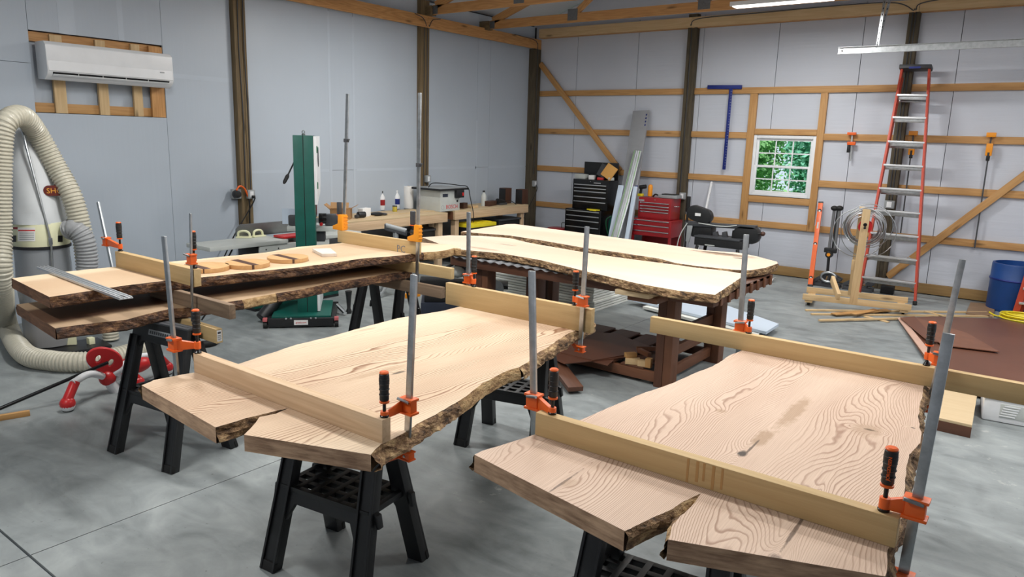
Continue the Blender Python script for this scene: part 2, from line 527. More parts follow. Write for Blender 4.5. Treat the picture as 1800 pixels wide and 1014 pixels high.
# framing seen in the cut-out
for z0, z1, m in ((cz1 - .10, cz1 - .005, M_fir), (cz0 + .005, cz0 + .10, M_pine)):
    bb1('cutout_rail', m, XL - .085, XL - .045, cy0 + .002, cy1 - .002, z0, z1, wl, 0.002)
for xa, xb in ((92, 113), (170, 187), (231, 246)):
    a = px(xa + 6, 190, XL - .01).y; b = px(xb + 6, 190, XL - .01).y
    bb1('cutout_stud', M_pine_pale, XL - .044, XL - .006, a, b, cz0 + .002, cz1 - .02, wl, 0.002)
a = px(268, 190, XL - .01).y
bb1('cutout_stud', M_fir, XL - .044, XL - .006, a, cy1 - .003, cz0 + .002, cz1 - .02, wl, 0.002)
bb1('cutout_back_panel', M_wall_l, XL - .09, XL - .0855, cy0, cy1, cz0, cz1, wl)
# wires stapled to the posts and header
def wire(pts, r, name, parent, m=None):
    return MB().tube(bez(pts, 8), r, 6).build(name, m or M_dkgrey, parent)
xw = XL + .086
for yy in (yA0 + .06, yA1 - .03):
    wire([(xw, yy, 1.2), (xw, yy + .01, 2.2), (xw, yy - .01, 3.0), (xw, yy, 3.75)], .006, 'post_wire', wl)
for yy, dy in ((yB0 + .07, -.25), (yB1 - .05, .25)):
    wire([(xw, yy, 1.05), (xw, yy, 2.2), (xw, yy, hz0 - .05), (XL + .128, yy, hz0 + .02), (XL + .128, yy + dy * .3, hz1 - .05), (XL + .128, yy + dy, hz1 - .01)], .006, 'post_wire', wl)
xw2 = XL + .128
wire([(XL + .146, YB - .1, 1.35), (XL + .146, YB - .1, 2.4), (XL + .146, YB - .1, hz0 - .06), (xw2, YB - .1, hz0 + .1), (xw2, YB - .25, hz1 - .02), (xw2, YB - .8, hz1 + .0)], .006, 'post_wire', wl)

# ------------------------------------------------------------------ structure: back wall
FOAM = YB + .045
WX0, WX1 = py(1326, 237.5, YB).x, py(1435.5, 240, YB).x
WZ1, WZ0 = py(1326, 237.5, YB).z, py(1317, 342, YB).z
wb = empty('wall_back', (XL, YB, 0))
tag(wb, 'back wall of white foam boards behind pine girts', None, None, 'structure')
def rect_hole(name, m, x0, x1, z0, z1, y0, y1, hx0, hx1, hz0_, hz1_, parent):
    for a, b, c, d in ((x0, hx0, z0, z1), (hx1, x1, z0, z1), (hx0, hx1, z0, hz0_), (hx0, hx1, hz1_, z1)):
        if b - a > 1e-4 and d - c > 1e-4:
            bb1(name, m, a, b, y0, y1, c, d, parent)
rect_hole('sheathing', M_seam, XL - .14, XR + .2, 0, ZT, FOAM + .03, FOAM + .09, WX0, WX1, WZ0, WZ1, wb)
MB().prism([(XL - .14, FOAM + .03, ZT), (XR + .2, FOAM + .03, ZT), (RIDGE_X, FOAM + .03, RIDGE_Z)], (0, .06, 0)).build('gable_sheathing', M_wall_b, wb)
seams = [XL] + [-6.906 * 1.081, -5.772 * 1.081, -4.690 * 1.081, -3.572 * 1.081, -2.466 * 1.081, -1.338 * 1.081, -.25, .95, 2.15, XR + .1]
for a, b in zip(seams[:-1], seams[1:]):
    for (c, d) in ((a, b),):
        if a < WX1 and b > WX0:
            # board notched round the window
            l, r = max(a, WX0), min(b, WX1)
            if a < l: bb1('foam_board', M_wall_b, a + .004, l, FOAM, FOAM + .028, .02, ZT, wb)
            if r < b: bb1('foam_board', M_wall_b, r, b - .004, FOAM, FOAM + .028, .02, ZT, wb)
            lo = l + (.004 if l == a else 0); ro = r - (.004 if r == b else 0)
            bb1('foam_board', M_wall_b, lo, ro, FOAM, FOAM + .028, .02, WZ0, wb)
            bb1('foam_board', M_wall_b, lo, ro, FOAM, FOAM + .028, WZ1, ZT, wb)
        else:
            bb1('foam_board', M_wall_b, a + .004, b - .004, FOAM, FOAM + .028, .02, ZT, wb)
cX0, cX1 = py(1209.5, 48.6, YB - .06).x, py(1226, 49, YB - .06).x
dX0, dX1 = py(1598, 22, YB - .06).x, py(1618, 22, YB - .06).x
lam_post(wb, cX0, cX1, YB - .06, FOAM, 0, ZT, M_treated_dk, 'x')
lam_post(wb, dX0, dX1, YB - .06, FOAM, 0, ZT, M_treated_dk, 'x')
g_z = [2.896, 2.208, 1.517, 0.831]
GH = 0.096
sx0, sx1 = py(1320, 155, YB).x, py(1333, 155, YB).x
tx0, tx1 = py(1445, 150, YB).x, py(1457.5, 150, YB).x
X_a = XL + .15
for k, z1 in enumerate(g_z):
    segs = [(X_a, cX0 - .003), (cX1 + .003, dX0 - .003), (dX1 + .003, XR)]
    for a, b in segs:
        if a == cX1 + .003:
            parts = [(a, sx0 - .002), (tx1 + .002, b)] if k in (1, 2) else ([(a, b)] if k == 0 else [(a, sx0 - .002), (sx1 + .002, tx0 - .002), (tx1 + .002, b)])
        else: parts = [(a, b)]
        for (u, w) in parts:
            bb1('girt', M_pine, u, w, YB, YB + .04, z1 - GH, z1, wb, 0.002)
# window framing
for a, b in ((sx0, sx1), (tx0, tx1)):
    bb1('window_stud', M_pine, a, b, YB - .002, YB + .042, g_z[3] - GH, g_z[0] - GH - .002, wb, 0.002)
bb1('window_header', M_pine, sx1 + .002, tx0 - .002, YB, YB + .04, WZ1 + .01, WZ1 + .10, wb, 0.002)
bb1('window_sill_board', M_pine, sx1 + .002, tx0 - .002, YB, YB + .04, WZ0 - .11, WZ0 - .01, wb, 0.002)
bb1('skirt_board', M_skirt, XL + .15, XR, YB, YB + .04, .012, .152, wb, 0.003)
bb1('skirt_board', M_skirt, XL + .15, XR, YB + .002, YB + .042, .155, .30, wb, 0.003) if False else None
# diagonal braces
def brace(q0, q1, m):
    a = py(*q0, YB - .02); b = py(*q1, YB - .02)
    MB().bar(a, b, .04, .095, up=(-(b - a).z, 0, (b - a).x)).build('diagonal_brace', m, wb, 0.002)
brace((950, 112), (1090, 300), M_pine)
brace((1830, 286), (1560, 486), M_pine)
# header along the back wall
bz0 = py(1600, 21, YB - .1).z; bz1 = bz0 + .155
mid = py(1216, 40, YB - .1).x; mid2 = py(1615, 20, YB - .1).x
for a, b in ((XL + .16, mid), (mid + .004, mid2), (mid2 + .004, XR)):
    bb1('wall_header', M_pine_pale, a, b, YB - .1, YB - .062, bz0, bz1, wb, 0.002)
bb1('wall_header_plate', M_fir, XL + .16, XR, YB - .058, YB + .03, bz0 - .006, bz0 + .02, wb)
wire([(cX0 + .07, YB - .066, 1.2), (cX0 + .075, YB - .066, 2.5), (cX0 + .07, YB - .066, bz0 - .05), (cX0 + .07, YB - .107, bz0 + .03), (cX0 + .22, YB - .107, bz1 - .03), (cX0 + 1.2, YB - .107, bz1 - .015), (dX0 - .9, YB - .107, bz1 + .0), (dX0 - .2, YB - .107, bz1 - .02), (dX0 + .05, YB - .107, bz0 + .02), (dX0 + .05, YB - .07, bz0 - .05), (dX0 + .05, YB - .066, 2.6), (dX0 + .05, YB - .066, 1.3)], .007, 'post_wire', wb)
wire([(dX1 + .5, YB - .107, bz1 + .0), (dX1 + .02, YB - .107, bz1 - .05), (dX1 - .05, YB - .107, bz0 + .02), (dX1 - .05, YB - .068, bz0 - .06), (dX1 - .05, YB - .066, 2.4), (dX1 - .05, YB - .066, 1.3)], .007, 'post_wire', wb)
# other two walls, behind the camera
wr = MB().bb(XR, XR + .1, YF, YB + .4, 0, ZT).build('wall_right', M_wall_b); tag(wr, 'right wall of white foam boards', None, None, 'structure')
wf = MB().bb(XL - .1, XR + .1, YF - .1, YF, 0, ZT)
wf.prism([(XL - .14, YF - .1, ZT), (XR + .2, YF - .1, ZT), (RIDGE_X, YF - .1, RIDGE_Z)], (0, .1, 0))
wf = wf.build('wall_front', M_wall_b); tag(wf, 'front wall of white foam boards', None, None, 'structure')
# roof
rf = MB()
for xa, xb in ((XL - .2, RIDGE_X), (RIDGE_X, XR + .2)):
    za, zb = (ZT, RIDGE_Z) if xb == RIDGE_X else (RIDGE_Z, ZT)
    rf.add([(xa, YF - .1, za), (xb, YF - .1, zb), (xb, YB + .5, zb), (xa, YB + .5, za),
            (xa, YF - .1, za + .05), (xb, YF - .1, zb + .05), (xb, YB + .5, zb + .05), (xa, YB + .5, za + .05)],
           [(0, 1, 2, 3), (7, 6, 5, 4), (0, 4, 5, 1), (1, 5, 6, 2), (2, 6, 7, 3), (3, 7, 4, 0)])
rf = rf.build('ceiling', M_roof); tag(rf, 'white sloping roof liner above the trusses', None, None, 'structure')

# ------------------------------------------------------------------ roof trusses
M_plate = plain('truss_nail_plate', srgb(120, 122, 124), 0.5, 0.7, 0.15, 30)
def truss(Y, label, zc):
    t = thing('roof_truss', label, 'truss', (XL, Y, zc), 0, 'pine roof trusses')
    bb1('bottom_chord', M_fir, XL + .20, XR, Y - .02, Y + .02, zc, zc + .137, t, 0.002)
    sl = (RIDGE_Z - ZT) / (RIDGE_X - XL)
    for sgn in (0, 1):
        xa, xb = (XL + .25, RIDGE_X) if not sgn else (XR, RIDGE_X)
        za = zc + .13; zb = RIDGE_Z - .2
        MB().bar((xa, Y, za), (xb, Y, zb), .04, .137, up=(0, 1, 0)).xf(Matrix.Identity(4)).build('top_chord', M_fir, t) if False else \
            MB().bar((xa, Y, za), (xb, Y, zb), .04, .12, up=(-(zb - za), 0, abs(xb - xa)) if not sgn else ((zb - za), 0, abs(xb - xa))).build('top_chord', M_fir, t, 0.002)
    ztop = lambda x: zc + .13 + (RIDGE_Z - .2 - zc - .13) * (x - XL - .25) / (RIDGE_X - XL - .25) - .05
    for xa, xb in ((-6.55, -5.3), (-5.3, -4.45), (-3.6, -4.4), (-3.55, RIDGE_X)):
        lo = Vector((xa, Y, zc + .10)); hi = Vector((xb, Y, ztop(xb)))
        if xa == -5.3: lo, hi = Vector((-4.4, Y, zc + .10)), Vector((-5.25, Y, ztop(-5.25)))
        d = hi - lo
        MB().bar(lo, hi, .038, .09, up=(-d.z, 0, d.x)).build('web', M_fir, t, 0.002)
    bb1('nail_plate', M_plate, XL + .13, XL + .30, Y - .024, Y + .024, zc + .005, zc + .125, t)
    for x in (-6.55, -4.4, -3.55):
        bb1('nail_plate', M_plate, x - .09, x + .09, Y - .023, Y + .023, zc + .03, zc + .2, t)
    box1('bearing_block', M_treated, (XL + .10, Y, zc + .06), (.2, .12, .14), t, 0.003)
truss(8.76, 'roof truss resting on the post between the two workbenches', 3.835)
truss(10.16, 'roof truss nearest the back wall', 3.80)
truss(5.75, 'roof truss at the post beside the air conditioner', 3.835)
truss(2.8, 'roof truss above the near slabs, out of view', 3.835)

# ------------------------------------------------------------------ window
win = empty('window_1', ((WX0 + WX1) / 2, YB + .02, WZ0))
tag(win, 'white vinyl double hung window with grilles, green trees outside', None, None, 'structure')
fy0, fy1 = YB - .005, YB + .07
fw = .045
for a, b, c, d in ((WX0, WX0 + fw, WZ0, WZ1), (WX1 - fw, WX1, WZ0, WZ1), (WX0 + fw, WX1 - fw, WZ0, WZ0 + fw), (WX0 + fw, WX1 - fw, WZ1 - fw, WZ1)):
    bb1('window_frame', M_white, a, b, fy0, fy1, c, d, win, 0.004)
zm = WZ0 + (WZ1 - WZ0) * .49
M_glass = NT('window_glass')
M_glass.b.inputs['Transmission Weight'].default_value = 1.0; M_glass.b.inputs['IOR'].default_value = 1.01; M_glass.b.inputs['Roughness'].default_value = 0.0
M_glass = M_glass.out((0.93, 0.98, 0.97, 1), 0.0)
for zz0, zz1, yy in ((WZ0 + fw, zm + .02, YB + .015), (zm - .02, WZ1 - fw, YB + .045)):
    xa, xb = WX0 + fw, WX1 - fw
    sw = .035
    for a, b, c, d in ((xa, xa + sw, zz0, zz1), (xb - sw, xb, zz0, zz1), (xa + sw, xb - sw, zz0, zz0 + sw), (xa + sw, xb - sw, zz1 - sw, zz1)):
        bb1('sash_frame', M_white, a, b, yy - .014, yy + .014, c, d, win, 0.003)
    ga, gb, gc_, gd = xa + sw, xb - sw, zz0 + sw, zz1 - sw
    for k in (1, 2):
        xx = ga + (gb - ga) * k / 3
        bb1('grille_bar', M_white, xx - .009, xx + .009, yy - .006, yy + .006, gc_, gd, win)
    zz = (gc_ + gd) / 2
    bb1('grille_bar', M_white, ga, gb, yy - .0055, yy + .0055, zz - .009, zz + .009, win)
    for k in range(3):
        for j in range(2):
            a = ga + (gb - ga) * k / 3 + .009; b = ga + (gb - ga) * (k + 1) / 3 - .009
            c = gc_ + (gd - gc_) * j / 2 + .009; d = gc_ + (gd - gc_) * (j + 1) / 2 - .009
            bb1('window_pane', M_glass, a, b, yy - .002, yy + .002, c, d, win)
# trees outside
def leaf_mat(name, c1, c2):
    q = NT(name); n = q.noise(q.gc(src='obj'), 3.0, 3)
    return q.out(q.ramp(n, [(0.3, c1), (0.7, c2)]), 0.6)
ML = [leaf_mat('leaf_green', srgb(70, 150, 70), srgb(170, 225, 150)), leaf_mat('leaf_blue_green', srgb(60, 150, 100), srgb(150, 220, 190))]
gr = MB().bb(-16, 10, YB + .9, YB + 26, -.3, -.15).build('lawn', plain('grass', srgb(90, 130, 60), 0.9)); tag(gr, 'green lawn seen through the window', 'lawn')
M_bark0 = plain('tree_bark', srgb(90, 74, 58), 0.9)
for k, (tx, ty, tr) in enumerate(((-7.35, 19.0, 1.5), (-4.2, 18.6, 1.5), (-6.3, 24.0, 3.4))):
    t = thing('leafy_tree', ['leafy green tree outside, at the left of the window', 'leafy green tree outside, at the right of the window', 'taller green tree farthest behind the window'][k], 'tree', (tx, ty, -.15), 0, 'trees outside the window')
    MB().cyl((tx, ty, -.149), (tx, ty, 2.0), .16, .09, 8).build('trunk', M_bark0, t)
    lf = MB()
    for i in range(9000):
        d = Vector((random.gauss(0, 1), random.gauss(0, 1), random.gauss(0, 1))).normalized() * tr * random.uniform(.55, 1.0)
        c = Vector((tx, ty, 2.0)) + Vector((d.x, d.y * .6, d.z * 1.25))
        if c.z < .15: continue
        u = Vector((random.gauss(0, 1), random.gauss(0, 1), random.gauss(0, 1))).normalized(); w = u.orthogonal().normalized()
        s = random.uniform(.05, .09)
        lf.add([c - u * s, c + w * s * .55, c + u * s, c - w * s * .55], [(0, 1, 2, 3)])
    tag(lf.build('foliage', ML[k % 2], t, smooth=False, fix=False), None, None, None, 'stuff')

# ------------------------------------------------------------------ LED ceiling lights (the light of the room)
def led(x, y, z, label, L=1.25, along='x', k=1.0):
    t = thing('led_ceiling_light', label, 'ceiling light', (x, y, z), 0, 'LED shop lights hung from the trusses')
    sx, sy = (L, .20) if along == 'x' else (.20, L)
    box1('housing', M_white, (x, y, z + .035), (sx, sy, .05), t, 0.004)
    box1('diffuser', M_lens, (x, y, z + .006), (sx - .06, sy - .05, .01), t)
    for s in (-1, 1):
        p = Vector((x, y, z)) + (Vector((s * L * .4, 0, 0)) if along == 'x' else Vector((0, s * L * .4, 0)))
        MB().cyl(p + Vector((0, 0, .06)), p + Vector((0, 0, 3.835 - z if z < 3.8 else .1)), .004, n=6).build('hanger', M_steel, t)
    ld = bpy.data.lights.new('led_lamp', 'AREA'); ld.shape = 'RECTANGLE'; ld.size = sx - .06; ld.size_y = sy - .05
    ld.energy = LAMP_POWER * k; ld.color = LAMP_COLOR
    lo = bpy.data.objects.new('led_lamp', ld); COL.objects.link(lo)
    lo.location = (x, y, z - .004)
    lo.parent = t; lo.matrix_parent_inverse = t.matrix_basis.inverted()
LZ = 3.72
q = pz(1283, 9, LZ + .02)
print('LED at', q)
led(q.x + .62, q.y + .1, LZ, 'white LED shop light at the top edge of the photo, nearest the back wall')
led(-2.6, 5.7, LZ, 'white LED shop light hung above the brown assembly bench, out of view', k=.70)
led(-2.0, 3.3, LZ, 'white LED shop light hung above the gap between the near slabs, out of view', k=.78)
led(-6.0, 6.9, LZ, 'white LED shop light hung above the wall workbenches, out of view')
led(-5.0, 3.0, LZ, 'white LED shop light hung above the stacked slabs, out of view')
led(0.6, 5.0, LZ, 'white LED shop light hung right of the widest slab, out of view')
led(0.6, 8.6, LZ, 'white LED shop light hung above the brown sheets, out of view')
led(-3.4, -0.2, LZ, 'white LED shop light hung behind the photographer, out of view')
# ------------------------------------------------------------------ live edge slabs
def slab_mat(name, seed, base, line, sap, spots=(), halfw=0.45, warp=1.0, lines=58.0, lk=0.85):
    """sawn face of an ash slab; gc.x along the grain, gc.y across"""
    q = NT(name)
    a = q.node('ShaderNodeAttribute', attribute_name='gc').outputs['Vector']
    sp = q.node('ShaderNodeSeparateXYZ'); q.link(a, sp.inputs[0])
    n1 = q.noise(q.gc((0.55, 2.4, 1), (seed, seed * .7, 0)), 1.0, 2, 0.45)
    n2 = q.noise(q.gc((2.2, 6.0, 1), (seed * 2.0, 3, 0)), 1.0, 3, 0.55)
    f = q.math('ADD', q.math('MULTIPLY', sp.outputs['Y'], 1.9), q.math('MULTIPLY', n1, 0.75 * warp))
    f = q.math('ADD', f, q.math('MULTIPLY', n2, 0.055 * warp))
    extra = None
    for (sx, sy, rx, ry, st, kind) in spots:
        dx = q.math('MULTIPLY', q.math('SUBTRACT', sp.outputs['X'], sx), 1.0 / (rx * 2.2))
        dy = q.math('MULTIPLY', q.math('SUBTRACT', sp.outputs['Y'], sy), 1.0 / (ry * 2.2))
        r2 = q.math('ADD', q.math('MULTIPLY', dx, dx), q.math('MULTIPLY', dy, dy))
        gs = q.math('POWER', 2.718, q.math('MULTIPLY', r2, -1.0))
        f = q.math('ADD', f, q.math('MULTIPLY', gs, 0.10 * (1 if kind != 'stain' else .4)))
    t = q.math('FRACT', q.math('MULTIPLY', f, lines))
    ln = q.ramp(t, [(0.0, 0.0), (0.62, 0.10), (0.86, 1.0), (0.96, 0.5), (1.0, 0.0)])
    fine = q.noise(q.gc((5, 220, 1), (seed, 0, 0)), 1.0, 3, 0.6)
    ay = q.math('ABSOLUTE', sp.outputs['Y'])
    heart = q.ramp(q.math('ADD', ay, q.math('MULTIPLY', n1, 0.25)), [(halfw * .72 + .12, 1.0), (halfw * 1.0 + .12, 0.22)])
    amp = q.noise(q.gc((0.9, 3.2, 1), (seed + 9, 1, 0)), 1.0, 2, 0.5)
    amp = q.ramp(amp, [(0.36, 0.38), (0.58, 1.0)])
    k = q.math('MULTIPLY', q.math('MULTIPLY', ln, heart), q.math('MULTIPLY', amp, lk))
    col = q.mix(heart, sap, base)
    col = q.mix(k, col, line)
    col = q.mix(q.math('MULTIPLY', q.ramp(fine, [(0.35, 1.0), (0.6, 0.0)]), 0.20), col, line)
    tone = q.noise(q.gc((0.6, 1.6, 1), (seed + 4, 5, 0)), 1.0, 2, 0.5)
    col = q.mix(q.math('MULTIPLY', q.ramp(tone, [(0.42, 0.0), (0.68, 1.0)]), 0.28), col, scl(line, 1.25))
    rag = q.noise(q.gc((14, 22, 1)), 1.0, 4, 0.65)
    for (sx, sy, rx, ry, st, kind) in spots:
        dx = q.math('MULTIPLY', q.math('SUBTRACT', sp.outputs['X'], sx), 1.0 / rx)
        dy = q.math('MULTIPLY', q.math('SUBTRACT', sp.outputs['Y'], sy), 1.0 / ry)
        r2 = q.math('SQRT', q.math('ADD', q.math('MULTIPLY', dx, dx), q.math('MULTIPLY', dy, dy)))
        r2 = q.math('ADD', r2, q.math('MULTIPLY', q.math('SUBTRACT', rag, 0.5), 1.5))
        msk = q.ramp(r2, [(0.55, 1.0), (1.0, 0.0)])
        c = {'hole': srgb(46, 34, 24), 'stain': srgb(150, 118, 84), 'crack': srgb(70, 50, 36)}[kind]
        col = q.mix(q.math('MULTIPLY', msk, st), col, c)
    q.bump(fine, 0.06, 0.002)
    return q.out(col, 0.62)
def end_mat(name, light, dark):
    q = NT(name); n = q.noise(q.gc((9, 9, 60), src='obj'), 1.0, 4, 0.6)
    b = q.noise(q.gc(src='obj'), 5.0, 3, 0.6)
    col = q.ramp(q.math('ADD', q.math('MULTIPLY', n, .6), q.math('MULTIPLY', b, .4)), [(0.36, dark), (0.62, light)])
    q.bump(n, 0.3, 0.004)
    return q.out(col, 0.8)
M_end = end_mat('slab_end_grain', srgb(188, 156, 126), srgb(124, 96, 74))
M_end_lt = end_mat('slab_end_grain_pale', srgb(206, 166, 120), srgb(158, 116, 76))
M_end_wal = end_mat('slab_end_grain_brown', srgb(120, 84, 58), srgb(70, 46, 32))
def bark_mat(name, c1, c2, c3):
    q = NT(name)
    a = q.noise(q.gc((9, 9, 22), src='obj'), 1.0, 5, 0.7)
    b = q.noise(q.gc((26, 26, 60), (3, 3, 3), src='obj'), 1.0, 4, 0.7)
    s = q.math('ADD', q.math('MULTIPLY', a, .55), q.math('MULTIPLY', b, .45))
    col = q.ramp(s, [(0.38, c1), (0.5, c2), (0.63, c3)])
    q.bump(b, 0.9, 0.02)
    return q.out(col, 0.85)
M_bark = bark_mat('ash_bark', srgb(44, 30, 20), srgb(128, 98, 68), srgb(198, 168, 124))
M_bark_pale = bark_mat('pale_debarked_edge', srgb(120, 88, 56), srgb(176, 142, 98), srgb(206, 176, 130))
M_bark_dark = bark_mat('dark_walnut_bark', srgb(34, 22, 16), srgb(84, 56, 38), srgb(150, 112, 76))

def slab(name, label, outline, ztop, th, mtop, axis=(0, 1), origin=None, mend=None, seed=0.0, world=False):
    """outline: (x, y, kind, out) around the top face; kind of the edge that LEAVES the point:
       c sawn end, b bark, p pale smooth live edge, d dark bark"""
    mend = mend or M_end
    P = [(Vector((p[0], p[1])) if world else pz(p[0], p[1], ztop).to_2d()) for p in outline]
    n = len(P)
    area = sum(P[i].x * P[(i + 1) % n].y - P[(i + 1) % n].x * P[i].y for i in range(n))
    ccw = area > 0
    ax = Vector(axis).normalized(); ay = Vector((-ax.y, ax.x))
    og = Vector(origin) if origin else sum(P, Vector((0, 0))) / n
    t = thing(name, label, 'wood slab', (og.x, og.y, ztop - th))
    def gcf(p, z): d = Vector((p[0], p[1])) - og; return (d.dot(ax), d.dot(ay), z - ztop)
    ring = []; strips = []
    for i in range(n):
        a, b = P[i], P[(i + 1) % n]
        kind = outline[i][2]; out = outline[i][3] if len(outline[i]) > 3 else 0.02
        L = (b - a).length; d = (b - a) / max(L, 1e-6)
        nor = Vector((d.y, -d.x)) if ccw else Vector((-d.y, d.x))
        step = .02 if kind != 'c' else .06
        m = max(1, int(L / step))
        pts = []
        for k in range(m + 1):
            u = k / m; p = a + (b - a) * u
            w = min(u, 1 - u) * 4; w = min(1, w)
            amp = {'c': .0012, 'b': .006, 'p': .004, 'd': .006}[kind]
            off = mnoise.noise(Vector((p.x * 14 + seed, p.y * 14, 2.0))) * amp * w
            pts.append((p + nor * off, nor))
        strips.append((kind, out, pts))
        ring += [q[0] for q in pts[:-1]]
    body = MB()
    nr = len(ring)
    vt = [(p.x, p.y, ztop) for p in ring]; vb = [(p.x, p.y, ztop - th) for p in ring]
    body.add(vt + vb, [tuple(range(nr)), tuple(range(2 * nr - 1, nr - 1, -1))], [gcf(p, ztop) for p in ring] + [gcf(p, ztop - th) for p in ring])
    body.build('slab_face', mtop, t, 0, smooth=False)
    # group consecutive strips of the same kind
    runs = []
    for s in strips:
        if runs and runs[-1][0] == s[0]: runs[-1][1].append(s)
        else: runs.append([s[0], [s]])
    if len(runs) > 1 and runs[0][0] == runs[-1][0]:
        runs[0][1] = runs[-1][1] + runs[0][1]; runs.pop()
    for kind, ss in runs:
        mb = MB(); line = []
        for (kd, out, pts) in ss:
            seq = pts if not line else pts[1:]
            for p, nor in seq: line.append([p, nor.copy(), out])
        # smooth normals along the run
        for _ in range(3):
            nn = [q[1] for q in line]
            for k in range(len(line)):
                v = nn[max(k - 1, 0)] + nn[k] * 2 + nn[min(k + 1, len(line) - 1)]
                line[k][1] = v.normalized()
        rows = 2 if kind == 'c' else 7
        vv = []
        for (p, nor, out) in line:
            for r in range(rows):
                u = r / (rows - 1)
                z = ztop - th * u
                if kind == 'c': o = 0.0004
                else:
                    rough = mnoise.noise(Vector((p.x * 9 + seed, p.y * 9, z * 22))) * .020 + abs(mnoise.noise(Vector((p.x * 30, p.y * 30 + seed, z * 44)))) * .018
                    if kind == 'p': rough *= .35
                    o = out * (u ** .75) + rough * min(1, u * 4) + .002
                    if r == 0: o = 0
                    if r == rows - 1: o = max(o * .25, 0)
                    z = z - (mnoise.noise(Vector((p.x * 20, p.y * 20, seed))) * .006 if r == rows - 2 else 0)
                vv.append((p.x + nor.x * o, p.y + nor.y * o, z))
        ff = []
        for k in range(len(line) - 1):
            for r in range(rows - 1):
                a0 = k * rows + r; b0 = (k + 1) * rows + r
                ff.append((a0, b0, b0 + 1, a0 + 1))
        mb.add(vv, ff)
        mm = {'c': mend, 'b': M_bark, 'p': M_bark_pale, 'd': M_bark_dark}[kind]
        mb.build({'c': 'sawn_end', 'b': 'bark_edge', 'p': 'live_edge', 'd': 'bark_edge'}[kind], mm, t, 0, smooth=(kind == 'p'), fix=False)
    return t
ASH, ASHL, SAP = srgb(220, 195, 166), srgb(138, 100, 72), srgb(228, 208, 180)
def gxy(q, z, og, axis=(0, 1)):
    p = pz(q[0], q[1], z).to_2d() - Vector(og); ax = Vector(axis).normalized(); ay = Vector((-ax.y, ax.x))
    return p.dot(ax), p.dot(ay)
ZS = 0.90; TH = 0.065
# near slab, left
S1 = [(249, 677, 'c'), (379, 751, 'b', .008), (403, 744, 'b', .008), (432, 735, 'b', .006), (450, 731, 'b', .003), (485, 722, 'b', .003), (509, 717, 'b', .003),
      (485, 727, 'b', .003), (456, 733, 'b', .003), (450, 742, 'b', .005), (436, 757, 'c'), (429, 764, 'c'), (652, 799, 'b', .035),
      (669, 781, 'b', .035), (691, 771, 'b', .035), (714.6, 757.5, 'b', .035), (732.6, 745, 'b', .035), (766, 728.5, 'b', .03), (804, 706, 'p', .018), (821, 695, 'p', .015),
      (848.6, 673, 'p', .015), (870.7, 662, 'p', .015), (893, 651, 'p', .015), (912, 645.6, 'b', .02), (928.7, 636, 'b', .03), (942.5, 622, 'b', .035), (962, 611, 'b', .035),
      (981, 597, 'b', .035), (1000.5, 585, 'b', .03), (1022, 578, 'b', .02), (1043, 565, 'c'), (812, 538, 'b', .008), (780, 546, 'b', .006), (700, 559, 'b', .006), (650, 572, 'b', .006),
      (575, 593, 'b', .006), (520, 606, 'b', .006), (415, 641, 'b', .006), (310, 660, 'b', .006), (270, 668, 'b', .006)]
og1 = (-2.5, 2.5); ax1 = (.10, 1)
sp1 = [gxy((700, 655), ZS, og1, ax1) + (.05, .012, .8, 'hole'), gxy((663, 655), ZS, og1, ax1) + (.22, .03, .35, 'stain'), gxy((640, 580), ZS, og1, ax1) + (.10, .02, .35, 'stain')]
slab('live_edge_slab', 'pale ash slab with wavy bark edge and split end, second from the right', S1, ZS, TH,
     slab_mat('ash_slab_face_split', 2.2, ASH, ASHL, SAP, sp1, .62, 1.3, 40.0, 1.25), ax1, og1, seed=1.0)
# near slab, right
S2 = [(834, 799, 'c'), (1098, 933, 'b', .01), (1126, 920, 'b', .012), (1144.5, 911, 'b', .012), (1174, 898, 'b', .012), (1200, 881.5, 'b', .01), (1232, 867, 'b', .004), (1222, 883, 'b', .006),
      (1203.5, 902, 'b', .010), (1183, 921, 'b', .012), (1174, 948, 'c'), (1556, 1013, 'b', .018), (1560, 967, 'b', .018), (1578, 930, 'b', .018), (1585.5, 909, 'b', .022), (1589, 872, 'b', .03), (1593, 821, 'b', .03),
      (1598, 799, 'b', .03), (1618, 778, 'b', .012), (1620, 764, 'b', .012), (1615, 740, 'b', .03), (1616, 717, 'b', .03), (1623.5, 680, 'b', .03), (1632, 655, 'c'), (1330, 600, 'b', .01), (1299.5, 618, 'b', .01), (1280, 626, 'b', .01),
      (1253, 643.6, 'b', .015), (1218, 657, 'b', .02), (1183, 673, 'b', .012), (1117, 696, 'b', .012), (1089.5, 708, 'b', .01), (1023, 737, 'b', .008), (940, 763.5, 'b', .008), (901, 776, 'b', .01), (846, 793, 'b', .008)]
og2 = (-.9, 2.8); ax2 = (-.03, 1)
sp2 = [gxy((1305, 797), ZS, og2, ax2) + (.035, .022, .95, 'hole'), gxy((1340, 770), ZS, og2, ax2) + (.12, .035, .6, 'stain'), gxy((1395, 725), ZS, og2, ax2) + (.28, .04, .55, 'stain'),
       gxy((1323, 785), ZS, og2, ax2) + (.10, .006, .8, 'crack'), gxy((1527, 755), ZS, og2, ax2) + (.012, .028, .95, 'hole'), gxy((1522, 755), ZS, og2, ax2) + (.10, .06, .35, 'stain'),
       gxy((1267, 722), ZS, og2, ax2) + (.03, .03, .5, 'stain'), gxy((1605, 752), ZS, og2, ax2) + (.006, .012, .9, 'hole'),
       gxy((990, 848), ZS, og2, ax2) + (.13, .006, .7, 'crack'), gxy((1003, 850), ZS, og2, ax2) + (.04, .03, .3, 'stain'), gxy((1395, 935), ZS, og2, ax2) + (.16, .007, .75, 'crack'), gxy((1363, 980), ZS, og2, ax2) + (.03, .02, .6, 'crack')]
